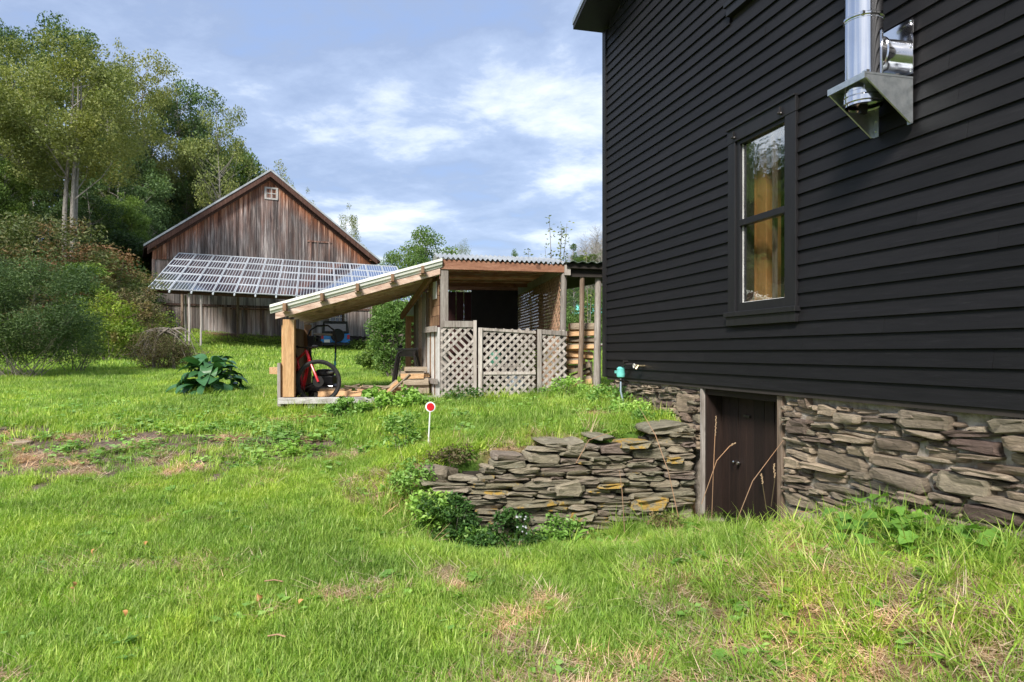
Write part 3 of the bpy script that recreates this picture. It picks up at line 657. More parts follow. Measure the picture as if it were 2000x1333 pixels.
# room seen through the window
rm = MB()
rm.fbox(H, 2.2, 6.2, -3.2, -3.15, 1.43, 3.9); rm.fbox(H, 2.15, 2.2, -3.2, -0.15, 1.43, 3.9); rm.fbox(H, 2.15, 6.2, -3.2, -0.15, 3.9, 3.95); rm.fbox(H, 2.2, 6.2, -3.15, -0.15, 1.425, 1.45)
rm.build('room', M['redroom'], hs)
rm = MB(); rm.fbox(H, 3.30, 3.46, -0.36, -0.20, 1.451, 3.88); rm.fbox(H, 3.18, 3.30, -0.30, -0.16, 1.451, 3.88); rm.build('post', M['interior_wood'], hs, bevel=0.006)
rm = MB(); rm.beam(H(3.38, -0.28, 3.0), H(3.05, -0.9, 3.7), 0.10, 0.12); rm.build('brace', M['interior_wood'], hs)
rm = MB(); rm.fbox(H, 3.47, 3.98, -0.30, -0.145, 2.03, 2.055); rm.fbox(H, 3.80, 3.98, -0.26, -0.15, 2.056, 2.12); rm.fbox(H, 3.60, 3.74, -0.24, -0.16, 2.056, 2.085); rm.build('inner_shelf', M['interior_wood'], hs)
# foundation core, mortar, stones
fc = MB()
fc.fbox(H, 0.16, 2.60, -0.45, -0.085, -0.3, Z0 - 0.031, 0); fc.fbox(H, 3.94, LEN - .1, -0.45, -0.085, -0.3, Z0 - 0.031, 0)
fc.fbox(H, 0.16, 0.6, -DEP, -0.451, -0.3, Z0 - 0.031, 0); fc.fbox(H, LEN - 0.6, LEN - .1, -DEP, -0.451, -0.3, Z0 - 0.031, 0); fc.fbox(H, 0.16, LEN - .1, -DEP - 0.3, -DEP - .001, -0.3, Z0 - 0.031, 0)
fc.build('foundation', M['mortar'], hs)
HF = math.atan2(U.y, U.x)
rf = random.Random(9)
def mortar_sheet(s0, s1, z0, z1, step=0.035):
    nu, nv = int((s1 - s0) / step), int((z1 - z0) / step); vs = []; fs = []
    for j in range(nv + 1):
        for i in range(nu + 1):
            s_ = s0 + (s1 - s0) * i / nu; z_ = z0 + (z1 - z0) * j / nv
            vs.append(H(s_, -0.065 + 0.02 * mnoise.noise(V(s_ * 9, z_ * 9, 3)) + 0.012 * mnoise.noise(V(s_ * 26, z_ * 26, 1)), z_))
    for j in range(nv):
        for i in range(nu):
            k = j * (nu + 1) + i; fs.append((k, k + 1, k + nu + 2, k + nu + 1))
    mb = MB(); mb.add(vs, fs); mb.build('mortar', M['mortar'], hs, smooth=True)
mortar_sheet(0.17, 2.60, 0.55, Z0 - 0.035); mortar_sheet(3.94, 9.5, -0.05, Z0 - 0.035, 0.04)
ftop = lambda s_: Z0 - 0.035
def fstones(s0, s1, z0, hr, wr, pb, rng):
    for s_, z_, w, h in pack(s0, s1, z0, ftop, hr, wr, pb, rng, 0.012):
        piece('stone', rng.choice(ST['stone_found']), hs, H(s_, -0.075 + rng.uniform(-0.035, 0.03), z_), (rng.uniform(-.1, .1), rng.uniform(-.09, .07), HF + rng.uniform(-.08, .08)), (w * 0.97, rng.uniform(0.12, 0.17), h * rng.uniform(0.84, 1.02)))
fstones(0.17, 2.58, 0.60, (0.03, 0.075), (0.12, 0.42), 0.2, rf)
fstones(3.97, 7.6, -0.02, (0.030, 0.072), (0.15, 0.55), 0.14, rf)
fstones(7.6, 10.5, 0.2, (0.10, 0.18), (0.3, 0.6), 0.1, rf)
for s_, z_, w, h in ((2.3, 1.06, 0.48, 0.24), (5.45, 1.16, 0.48, 0.13), (4.16, 0.99, 0.30, 0.13), (5.75, 0.80, 0.42, 0.15)):
    piece('stone', ST['stone_found'][1], hs, H(s_, -0.05, z_), (0, 0.02, HF), (w, 0.13, h))
ce = MB()   # stone corner end of the foundation (far side)
# cellar doorway
dz0, dz1 = -0.05, Z0 - 0.035
cj = MB(); cj.fbox(H, 2.605, 2.665, -0.30, -0.045, dz0, dz1); cj.build('door_frame', M['doorwood'], hs, bevel=0.004)
cj = MB(); cj.fbox(H, 2.60, 2.64, -0.044, -0.005, dz0, dz1); cj.build('door_stop', M['greywood'], hs, bevel=0.003)
cj = MB(); cj.fbox(H, 3.865, 3.935, -0.30, -0.03, dz0, dz1); cj.build('door_frame', M['jamb'], hs, bevel=0.004)
cj = MB(); cj.fbox(H, 2.665, 3.865, -0.28, -0.05, dz1 - 0.06, dz1 - .001); cj.build('lintel', M['doorwood'], hs)
dr = MB(); dr.fbox(H, 2.68, 3.85, -0.262, -0.235, dz0 + .02, dz1 - 0.065); door = dr.build('cellar_door', M['doorwood'], hs)
k = 0; s_ = 2.685
while s_ < 3.83:
    w = rf.choice((0.12, 0.15, 0.17)); e = min(3.845, s_ + w)
    d = MB(); d.fbox(H, s_, e - 0.006, -0.2345, -0.208 + rf.uniform(-.004, .004), dz0 + 0.03, dz1 - 0.07); d.build('plank', M['doorwood'], door, bevel=0.002); s_ = e
d = MB(); d.lathe([(0.014, 0), (0.02, 0.02), (0.016, 0.035), (0.0, 0.04)], H(3.02, -0.205, 0.52), NO, 12); d.lathe([(0.010, 0), (0.013, 0.02), (0.0, 0.03)], H(2.93, -0.205, 0.52), NO, 10)
d.build('handle', M['chrome'], door)
d = MB(); d.fbox(H, 3.1, 3.2, -0.205, -0.19, 0.98, 1.0); d.build('latch', M['blackmetal'], door)

# ------------------------------------------------------------------ stainless flue on its bracket
FS, FN = 5.225, 0.252
fl = thing('chimney_flue', H(FS, FN, 3.2), 'shiny stainless steel insulated chimney pipe rising up the black wall on a galvanised bracket', 'chimney flue')
mb = MB(); prof = []; z = 3.402
mb.lathe([(0.118, 0), (0.118, 0.40), (0.121, 0.402), (0.121, 0.43), (0.117, 0.432), (0.117, 1.38), (0.121, 1.382), (0.121, 1.41), (0.117, 1.412), (0.117, 2.4), (0.121, 2.402), (0.121, 2.43), (0.117, 2.432), (0.117, 4.6)], H(FS, FN, 3.402), (0, 0, 1), 48)
mb.build('pipe', M['steel'], fl, smooth=True)
for zz in (3.812, 4.79, 5.81):
    mb = MB(); mb.lathe([(0.122, 0), (0.128, 0.006), (0.128, 0.018), (0.122, 0.024)], H(FS, FN, zz), (0, 0, 1), 48); mb.box(H(FS + .09, FN + .088, zz + .012), (0.03, 0.02, 0.02), Matrix.Rotation(HROT, 3, 'Z')); mb.build('locking_band', M['steel'], fl, smooth=True)
mb = MB(); mb.lathe([(0.114, 0.0), (0.114, 0.014), (0.126, 0.02), (0.126, 0.05), (0.118, 0.054), (0.126, 0.06), (0.126, 0.085), (0.118, 0.09), (0.120, 0.145)], H(FS, FN, 3.245), (0, 0, 1), 48, caps=False)
mb.lathe([(0.0, 0.0), (0.094, 0.0), (0.094, 0.01)], H(FS, FN, 3.275), (0, 0, 1), 32)
mb.build('tee_cap', M['steel'], fl, smooth=True)
mb = MB(); mb.fbox(H, FS - .015, FS + .012, FN - .02, FN + .03, 3.20, 3.262); mb.build('cap_clip', M['blackmetal'], fl)
mb = MB(); mb.lathe([(0.112, -0.02), (0.112, 0.10), (0.122, 0.105), (0.122, 0.125), (0.112, 0.13), (0.105, 0.16), (0.104, 0.25)], H(FS, 0.034, 3.60), NO, 40); mb.build('wall_stub', M['steel'], fl, smooth=True)
mb = MB(); mb.fbox(H, 5.04, 5.41, 0.026, 0.032, 3.424, 3.79); mb.build('wall_plate', M['steel'], fl)
for a, zz in ((5.39, 3.77), (5.39, 3.445), (5.06, 3.77), (5.39, 3.6)):
    mb = MB(); mb.lathe([(0.008, 0), (0.008, 0.004), (0.003, 0.007)], H(a, 0.032, zz), NO, 8); mb.build('screw', M['chrome'], fl)
mb = MB(); mb.fbox(H, 5.06, 5.41, 0.03, 0.405, 3.388, 3.401); mb.fbox(H, 5.06, 5.41, 0.397, 0.405, 3.360, 3.3879); mb.build('shelf', M['galv'], fl)
for a in (5.062, 5.404):
    mb = MB(); t = 0.004
    tri = [(0.03, 3.387), (0.39, 3.387), (0.39, 3.365), (0.05, 3.10), (0.03, 3.10)]
    vs = [H(a, n_, z_) for n_, z_ in tri] + [H(a + t, n_, z_) for n_, z_ in tri]
    mb.add(vs, [(0, 1, 2, 3, 4), (9, 8, 7, 6, 5)] + [(i, i + 5, (i + 1) % 5 + 5, (i + 1) % 5) for i in range(5)])
    sgn = -1 if a > 5.2 else 1
    mb.fbox(H, min(a, a + sgn * .045), max(a, a + sgn * .045) + .0005, 0.026, 0.030, 3.10, 3.387)
    # folded flange along the sloping edge
    mb.beam(H(a + t / 2, 0.39, 3.365), H(a + t / 2, 0.05, 3.10), 0.012, 0.006)
    b_ = mb.build('bracket', M['galv'], fl)
    for zz in (3.14, 3.21, 3.29, 3.36):
        mb = MB(); mb.lathe([(0.009, 0), (0.009, 0.005), (0.004, 0.008)], H(a + sgn * .022, 0.031, zz), NO, 8); mb.build('bolt', M['chrome'], b_)
for a, n_ in ((5.10, .33), (5.37, .36), (5.36, .12)):
    mb = MB(); mb.fbox(H, a - .02, a + .02, n_ - .012, n_ + .012, 3.402, 3.425); mb.build('clip', M['chrome'], fl)
# outside tap and hose timer
tp = thing('outdoor_tap', H(1.30, 0.03, 1.40), 'small brass outdoor tap on the lowest black clapboards', 'tap')
mb = MB(); mb.tube([H(1.30, 0.0, 1.445), H(1.30, 0.13, 1.445)], 0.012, 8); mb.tube([H(1.30, 0.09, 1.45), H(1.30, 0.12, 1.405)], 0.014, 8); mb.lathe([(0.012, 0), (0.02, .01), (0.018, .03)], H(1.27, 0.10, 1.445), -U, 10); mb.build('tap_body', M['brass'], tp, smooth=True)
mb = MB(); mb.ring(H(1.30, 0.145, 1.445), NO, 0.024, 0.006, 12, 5); mb.build('handwheel', M['white'], tp, smooth=True)
ht = thing('hose_timer', H(0.55, 0.05, 1.2), 'teal plastic hose timer hanging on a black pipe at the house corner', 'hose timer')
mb = MB(); mb.tube([H(0.98, 0.0, 1.46), H(0.96, 0.10, 1.46), H(0.85, 0.12, 1.42)], 0.013, 8); mb.tube([H(.94, .07, 1.49), H(.94, .13, 1.49)], .02, 8); mb.build('supply_pipe', M['blackmetal'], ht, smooth=True)
mb = MB(); mb.lathe([(0.028, 0), (0.05, 0.015), (0.055, 0.05), (0.048, 0.09), (0.052, 0.12), (0.03, 0.14)], H(0.84, 0.12, 1.285), (0, 0, 1), 14); mb.box(H(0.78, 0.14, 1.36), (0.07, 0.05, 0.035), Matrix.Rotation(HROT, 3, 'Z')); mb.build('timer_body', M['teal'], ht, smooth=True)
mb = MB(); mb.lathe([(0.022, 0), (0.03, 0.02), (0.022, 0.04)], H(0.84, 0.12, 1.245), (0, 0, 1), 12); mb.build('hose_coupling', M['blackplastic'], ht, smooth=True)
mb = MB(); mb.tube([H(0.84, 0.12, 1.25), H(0.86, 0.13, 1.12), H(0.87, 0.11, 1.02), H(0.89, 0.09, 0.9)], 0.012, 8); mb.build('hose', M['bluemetal'], ht, smooth=True)
# ------------------------------------------------------------------ open shed
rg = random.Random(17)
M['sillpaint'] = wood('flaking_white_sill', [(0.22, 0.19, 0.17), (0.42, 0.40, 0.38), (0.55, 0.53, 0.51)], 0.9, stretch=(1.2, 9, 9))
def sheet_wave(F, q0, q1, p0, p1, zf, amp, pitch, thick=0.006, steps=6, along='q'):
    """corrugated sheet: waves across q, running along p"""
    mb = MB(); nq = max(4, int((q1 - q0) / pitch * 6)); vs = []
    for j in range(steps + 1):
        p = p0 + (p1 - p0) * j / steps
        for i in range(nq + 1):
            q = q0 + (q1 - q0) * i / nq
            vs.append(F(q, p, zf(q, p) + amp * math.sin(2 * math.pi * q / pitch)))
    n1 = len(vs); vs += [v - V(0, 0, thick) for v in vs]; fs = []
    w = nq + 1
    for j in range(steps):
        for i in range(nq):
            k = j * w + i; fs.append((k, k + 1, k + w + 1, k + w)); fs.append((n1 + k, n1 + k + w, n1 + k + w + 1, n1 + k + 1))
    for i in range(nq): fs.append((i, n1 + i, n1 + i + 1, i + 1)); k = steps * w + i; fs.append((k, k + 1, n1 + k + 1, n1 + k))
    for j in range(steps):
        k = j * w; fs.append((k, k + w, n1 + k + w, n1 + k)); k += nq; fs.append((k, n1 + k, n1 + k + w, k + w))
    return mb.add(vs, fs)
sd_ = thing('garden_shed', S(2.0, 2.0, 0.8), 'rickety open garden shed with corrugated roof, red brown header and sloping side bay', 'shed')
zr = lambda q: 2.315 + 0.290 * q
# left bay: posts
def post(q, p, z0, z1, w=0.14, mat='postwood', par=None, bev=0.006):
    mb = MB(); mb.fbox(S, q - w / 2, q + w / 2, p - w / 2, p + w / 2, z0, z1); return mb.build('post', M[mat], par or sd_, bevel=bev)
post(0.085, 0.07, 0.945, 2.10, 0.165)
post(0.04, 2.5, 0.85, 2.12, 0.12, 'darkpost')
def round_post(pts, r, mat='greywood', par=None, name='post'):
    mb = MB(); mb.tube(pts, r, 10); return mb.build(name, M[mat], par or sd_, smooth=True)
post(2.396, 0.05, 0.75, 3.04, 0.12, 'greywood')
mb = MB(); mb.fbox(S, -0.06, 1.32, -0.05, 0.09, 0.845, 0.935); mb.build('sill_beam', M['sillpaint'], sd_, bevel=0.004)
mb = MB(); mb.fbox(S, 1.323, 2.34, -0.045, 0.09, 0.86, 0.945); mb.build('sill_beam', M['sillpaint'], sd_, bevel=0.004)
mb = MB(); mb.fbox(S, -0.06, 0.0, 0.091, 2.55, 0.80, 0.90); mb.build('sill_beam', M['greywood'], sd_)
# side planks of the left bay
for k in range(11):
    p0 = 0.17 + k * 0.215
    mb = MB(); mb.fbox(S, -0.045 + rg.uniform(-.006, .006), -0.015, p0, p0 + 0.205, 0.86 + rg.uniform(0, .04), 2.02); mb.build('plank', M['darkpost' if k > 4 else 'postwood'], sd_)
mb = MB(); mb.fbox(S, -0.095, -0.05, 0.10, 0.40, 0.80, 1.45); mb.build('plank', M['greywood'], sd_)
# fascia, rafters, roof boards
def sloped(q0, q1, p0, p1, dz0, dz1, mat, name, lip=0):
    mb = MB(); mb.hexa([S(q0, p0, zr(q0) + dz0), S(q1, p0, zr(q1) + dz0), S(q1, p1, zr(q1) + dz0), S(q0, p1, zr(q0) + dz0), S(q0, p0, zr(q0) + dz1), S(q1, p0, zr(q1) + dz1), S(q1, p1, zr(q1) + dz1), S(q0, p1, zr(q0) + dz1)])
    return mb.build(name, M[mat], sd_, bevel=0.003)
sloped(-0.10, 2.33, -0.035, 0.0, -0.185, -0.06, 'underboard', 'fascia_board')
sloped(-0.04, 2.32, 2.55, 2.59, -0.19, -0.06, 'underboard', 'fascia_board')
for k in range(10):
    p0 = 0.06 + k * 0.25
    zo = rg.uniform(-.008, .008)
    if rg.random() < 0.6:
        c_ = rg.uniform(0.8, 1.6); sloped(-0.05, c_, p0, p0 + 0.235, -0.085 + zo, -0.062 + zo, 'underboard', 'plank'); sloped(c_ + .01, 2.30, p0, p0 + 0.235, -0.085 - zo, -0.062 - zo, 'underboard', 'plank')
    else: sloped(-0.05, 2.30, p0, p0 + 0.235, -0.085 + zo, -0.062 + zo, 'underboard', 'plank')
for p0 in (0.55, 1.15, 1.75, 2.2): sloped(0.0, 2.3, p0, p0 + 0.05, -0.17, -0.087, 'underboard', 'rafter')
for q0 in (0.058, 0.59, 1.10, 1.613, 2.06):
    mb = MB(); h_ = zr(q0); mb.fbox(S, q0 - 0.022, q0 + 0.022, -0.24, 0.04, h_ - 0.115, h_ - 0.005); mb.build('rafter_tail', M['darkpost'], sd_)
    mb = MB(); mb.fbox(S, q0 - 0.05, q0 + 0.05, -0.10, -0.036, h_ - 0.125, h_ - 0.116); mb.build('cleat', M['underboard'], sd_)
mb = MB()
for i in range(7):       # stepped cream sheet edge facing the viewer
    pass
prof = [(-0.045, -0.085), (-0.06, -0.05), (-0.075, -0.045), (-0.085, 0.0), (-0.10, 0.005), (-0.095, 0.045), (2.75, 0.045), (2.75, 0.03), (-0.085, 0.03)]
mb = MB(); vs = []
for q in (-0.17, 2.36):
    for p, dz in prof: vs.append(S(q, p, zr(q) + dz))
n_ = len(prof)
mb.add(vs, [(i, i + n_, (i + 1) % n_ + n_, (i + 1) % n_) for i in range(n_)] + [tuple(range(n_)), tuple(reversed(range(n_, 2 * n_)))])
mb.build('roof_sheet', M['cream'], sd_)
# brick supports under the sill
for q0, m_ in ((0.36, 'white'), (0.50, 'clay'), (0.63, 'white'), (0.80, 'concrete'), (0.95, 'white')):
    mb = MB(); mb.fbox(S, q0, q0 + 0.11, 0.0, 0.2, 0.70, 0.843); mb.build('brick', M[m_], sd_, bevel=0.004)
# main bay
hd0, hd1 = 3.035, 2.985
mb = MB(); mb.hexa([S(2.34, -0.03, hd0 - .15), S(4.33, -0.03, hd1 - .12), S(4.33, 0.02, hd1 - .12), S(2.34, 0.02, hd0 - .15), S(2.34, -0.03, hd0), S(4.33, -0.03, hd1), S(4.33, 0.02, hd1), S(2.34, 0.02, hd0)]); mb.build('header_board', M['redboard'], sd_, bevel=0.003)
rz = lambda q, p: 3.075 - 0.025 * (q - 2.3) + 0.24 * min(p, 0.75)
sheet_wave(S, 2.28, 4.30, -0.06, 4.8, rz, 0.018, 0.076, steps=5).build('roof_sheet', M['roofmetal'], sd_)
for p0 in (3.0, 4.2):
    mb = MB(); z_ = 3.0 if p0 == 3.0 else 3.03
    mb.fbox(S, 2.40, 4.20, p0, p0 + 0.05, z_ - 0.09, z_); mb.build('crosspiece', M['redboard'], sd_)
for k in range(11):
    p0 = 0.14 + k * 0.265; mb = MB(); mb.fbox(S, 2.42, 4.20, p0, p0 + 0.11, 2.972, 2.99); mb.build('plank', M['shingle'], sd_)
    mb = MB(); q = 2.42
    while q < 4.17:
        w = rg.uniform(0.05, 0.14); mb.fbox(S, q, min(q + w, 4.2) - 0.006, p0 + 0.10, p0 + 0.27, 2.99 + rg.uniform(0.002, .03), 3.025, 0 if rg.random() < 0.6 else 1); q += w
    o_ = mb.build('shingle', [M['shingle'], M['redboard']], sd_, kind='stuff')
# right post, side beam, side lattice, back wall
round_post([S(4.27, 0.03, 0.75), S(4.26, 0.03, 1.8), S(4.28, 0.03, 2.9)], [0.058, 0.052, 0.05])
mb = MB(); mb.fbox(S, 4.20, 4.27, 0.1, 4.6, 2.85, 3.06); mb.build('side_beam', M['greywood'], sd_)
mb = MB(); mb.fbox(S, 4.27, 4.36, -0.08, 0.08, 2.82, 2.98); mb.build('bracket_block', M['greywood'], sd_)
def lattice(F, a0, a1, z0, z1, per, w, parent, mat, off=0.0, name='slat', rng=rg, drop=0.0, t=0.006, zt=None):
    """diagonal slats clipped to the rectangle, two layers"""
    for layer, sg in ((0, 1), (1, -1)):
        c0 = (a0 - z1) if sg == 1 else (a0 + z0)
        c1 = (a1 - z0) if sg == 1 else (a1 + z1)
        c_ = c0 + per * rng.uniform(0.2, 0.8)
        while c_ < c1:
            if sg == 1: lo, hi = max(a0, c_ + z0), min(a1, c_ + z1)      # a = c + z
            else: lo, hi = max(a0, c_ - z1), min(a1, c_ - z0)             # a = c - z
            if hi - lo > 0.06 and rng.random() >= drop:
                za, zb = (lo - c_, hi - c_) if sg == 1 else (c_ - lo, c_ - hi)
                b_ = off + layer * (t + 0.002); j = rng.uniform(-.010, .010)
                p, q = F(lo, b_, za + j), F(hi, b_, zb - j); d = (q - p).normalized(); nn = (F(0, 1, 0) - F(0, 0, 0)).normalized()
                mb = MB(); mb.beam(p, q, w, t, up=nn)
                mb.build(name, M[mat], parent)
            c_ += per
lattice(frame(S(4.235, 0, 0), PD, Q), 0.12, 4.5, 0.95, 2.84, 0.115, 0.036, sd_, 'lattice_in')
k = 0; q = 2.05
while q < 3.72:
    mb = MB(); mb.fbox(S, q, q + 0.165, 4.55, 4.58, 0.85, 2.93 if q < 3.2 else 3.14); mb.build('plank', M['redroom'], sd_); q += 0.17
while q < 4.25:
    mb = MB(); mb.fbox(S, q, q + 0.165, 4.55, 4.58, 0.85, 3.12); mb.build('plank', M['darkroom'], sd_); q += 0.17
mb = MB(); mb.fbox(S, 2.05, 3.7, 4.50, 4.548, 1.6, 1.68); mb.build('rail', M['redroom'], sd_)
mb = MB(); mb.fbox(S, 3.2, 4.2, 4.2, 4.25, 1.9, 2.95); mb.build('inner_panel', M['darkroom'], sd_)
# partition between the bays, slanting back
PA, PB = S(2.33, 0.10, 0), S(1.98, 1.75, 0); pdn = (PB - PA).normalized(); pnn = Vector((pdn.y, -pdn.x, 0)) * -1
PF = frame(PA, pdn, Vector((-pdn.y, pdn.x, 0)))     # a along, b towards the left bay
plen = (PB - PA).length
segs = [(0.0, 0.16, 'white', 0.85, 2.0), (0.165, 0.24, 'darkpost', 0.9, 2.0), (0.245, 0.42, 'white', 0.9, 2.0), (0.43, 0.5, 'darkpost', 0.9, 2.5), (0.51, 0.68, 'white', 0.9, 2.0), (0.70, 0.80, 'jamb', 0.85, 2.6), (0.81, 1.05, 'greywood', 0.9, 2.6), (1.06, 1.3, 'underboard', 0.9, 2.55), (1.31, 1.5, 'greywood', 0.9, 2.5), (1.51, plen, 'jamb', 0.9, 2.45)]
for a0, a1, m_, z0, z1 in segs:
    mb = MB(); mb.fbox(PF, a0, a1 - .008, 0.0, 0.028 + rg.uniform(0, .012), z0, z1); mb.build('plank', M[m_], sd_)
for r in range(5):
    for c_ in range(3):
        mb = MB(); mb.fbox(PF, 0.02 + c_ * 0.21, 0.22 + c_ * 0.21, 0.002, 0.018 + 0.004 * (r % 2), 2.03 + r * 0.155, 2.03 + (r + 1) * 0.155 - 0.008); mb.build('shingle', M['darkpost'], sd_)
mb = MB(); mb.fbox(PF, 0.10, 0.30, 0.02, 0.035, 2.45, 2.72); mb.build('white_tile', M['white'], sd_)
mb = MB(); mb.fbox(PF, 0.0, 0.72, 0.045, 0.09, 1.93, 2.02); mb.build('rail', M['greywood'], sd_)
mb = MB(); mb.fbox(PF, -0.05, 0.72, 0.045, 0.08, 1.12, 1.20); mb.build('rail', M['greywood'], sd_)
mb = MB(); mb.beam(PF(0.05, 0.12, 2.80), PF(1.9, 0.20, 2.25), 0.05, 0.10); mb.build('brace', M['darkpost'], sd_)
post(1.86, 2.35, 0.85, 2.28, 0.11, 'postwood'); post(2.05, 2.45, 0.85, 2.28, 0.06, 'postwood')
mb = MB(); mb.fbox(S, 1.91, 2.02, 2.33, 2.39, 2.17, 2.28); mb.build('rail', M['postwood'], sd_)
lattice(frame(S(0, 2.45, 0), Q, PD), 1.92, 2.03, 0.9, 2.15, 0.115, 0.034, sd_, 'lattice_in')
mb = MB(); mb.hexa([S(1.72, 2.3, 2.30), S(2.3, 2.3, 2.30), S(2.3, 2.9, 2.30), S(1.72, 2.9, 2.30), S(2.0, 2.25, 2.72), S(2.35, 2.25, 2.72), S(2.35, 2.28, 2.73), S(2.0, 2.28, 2.73)]); mb.build('roof_sheet', M['bluemetal'], sd_)
# lattice screens in front
def screen(a0, a1, z0, z1, label, top=0.07, lstile=0.0, rstile=0.0, tilt=0.0, p=-0.075, extra=None):
    t = thing('lattice_screen', S((a0 + a1) / 2, p, z0), label, 'lattice screen', 'weathered lattice screens in front of the shed')
    F = frame(S(0, p, 0), Q, PD)
    lattice(F, a0 + 0.01, a1 - 0.01, z0, z1 - 0.02, 0.121, 0.039, t, 'lattice', off=0.0, drop=0.03)
    if top:
        mb = MB(); mb.hexa([F(a0, -0.022, z1 - top), F(a1, -0.022, z1 - top - tilt), F(a1, -0.004, z1 - top - tilt), F(a0, -0.004, z1 - top), F(a0, -0.022, z1), F(a1, -0.022, z1 - tilt), F(a1, -0.004, z1 - tilt), F(a0, -0.004, z1)]); mb.build('top_rail', M['greywood'], t)
    if lstile:
        mb = MB(); mb.fbox(F, a0 - 0.01, a0 + lstile, -0.045, -0.0225, z0 + 0.05, z1 - .002); mb.build('stile', M['lattice'], t)
    if rstile:
        mb = MB(); mb.fbox(F, a1 - rstile, a1 + 0.01, -0.045, -0.0225, z0 + 0.05, z1 + 0.01); mb.build('stile', M['lattice'], t)
    if extra: extra(F, t)
    return t
screen(2.33, 2.87, 0.80, 2.09, 'narrow weathered lattice screen with a pale board along its top, left of the other screens', 0.095, 0, 0.04)
def ex(F, t):
    mb = MB(); mb.fbox(F, 2.99, 3.80, -0.018, -0.003, 1.27, 1.31); mb.build('middle_rail', M['lattice'], t)
screen(2.915, 3.80, 0.79, 1.99, 'wide weathered lattice screen between the two narrower ones, its foot hanging lowest', 0.04, 0.05, 0.0, 0.05, -0.09, ex)
screen(3.835, 4.30, 0.90, 1.97, 'narrow lattice screen beside the stacked firewood, with a double slatted stile', 0.07, 0.055, 0.0, 0.03, -0.075)
# things inside the shed
wb = thing('workbench', S(3.1, 0.9, 0.8), 'grey plank workbench standing in the dark shed behind the lattice', 'workbench')
for k in range(4):
    mb = MB(); mb.fbox(S, 2.5, 3.75, 0.5 + k * 0.16, 0.655 + k * 0.16, 1.36, 1.395); mb.build('plank', M['greywood'], wb)
for q, p in ((2.55, .55), (3.7, .55), (2.55, 1.08), (3.7, 1.08)):
    mb = MB(); mb.fbox(S, q - .03, q + .03, p - .03, p + .03, 0.82, 1.359); mb.build('leg', M['greywood'], wb)
jg = thing('watering_can', S(3.27, 0.75, 1.395), 'dark green plastic watering can on the bench behind the lattice', 'watering can')
mb = MB(); mb.lathe([(0.09, 0), (0.1, 0.02), (0.095, 0.2), (0.06, 0.24)], S(3.27, 0.75, 1.396), n=16); mb.build('body', M['plastgreen'], jg, smooth=True)
mb = MB(); mb.tube([S(3.34, .74, 1.45), S(3.45, .72, 1.62), S(3.5, .71, 1.68)], [.02, .015, .025], 8); mb.build('spout', M['plastgreen'], jg, smooth=True)
bg = thing('feed_sack', S(3.55, 0.35, 0.8), 'crumpled pale blue and white sack on the shed floor behind the lattice', 'sack')
mb = MB(); mb.lathe([(0.12, 0), (0.17, 0.05), (0.18, 0.25), (0.14, 0.4), (0.05, 0.47), (0.08, 0.52)], S(3.55, 0.35, 0.81), n=14); mb.build('sack_body', M['bluemetal'], bg, smooth=True)
mb = MB(); mb.fbox(S, 2.9, 3.6, 0.15, 0.3, 0.9, 0.95); tag(mb.build('loose_board', M['splitwood']), 'pale loose board lying low behind the middle lattice screen', 'board')

# ------------------------------------------------------------------ woodshed by the house
ws = thing('wood_shelter', S(4.7, 0.5, 0.8), 'dark roofed firewood shelter on thin pole posts between the shed and the black house', 'wood shelter')
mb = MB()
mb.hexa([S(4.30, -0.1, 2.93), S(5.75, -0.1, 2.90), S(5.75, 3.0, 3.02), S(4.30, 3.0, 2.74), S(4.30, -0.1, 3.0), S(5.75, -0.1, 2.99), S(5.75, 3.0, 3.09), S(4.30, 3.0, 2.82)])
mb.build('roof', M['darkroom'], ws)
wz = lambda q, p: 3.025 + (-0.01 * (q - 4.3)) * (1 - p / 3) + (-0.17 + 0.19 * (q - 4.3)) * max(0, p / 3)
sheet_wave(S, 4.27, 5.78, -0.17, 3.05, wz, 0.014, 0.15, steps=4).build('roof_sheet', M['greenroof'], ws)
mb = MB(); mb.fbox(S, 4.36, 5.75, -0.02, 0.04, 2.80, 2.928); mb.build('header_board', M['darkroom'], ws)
round_post([S(4.53, 0.05, 0.80), S(4.565, 0.04, 1.8), S(4.575, 0.03, 2.82)], [0.045, 0.042, 0.04], 'jamb', ws, 'pole')
round_post([S(4.825, 0.1, 0.80), S(4.84, 0.1, 1.8), S(4.85, 0.08, 2.85)], [0.06, 0.055, 0.052], 'greywood', ws, 'pole')
round_post([S(4.45, 2.8, 0.80), S(4.44, 2.8, 2.75)], 0.05, 'greywood', ws, 'pole'); round_post([S(5.6, 2.8, 0.80), S(5.6, 2.8, 2.98)], 0.05, 'greywood', ws, 'pole')

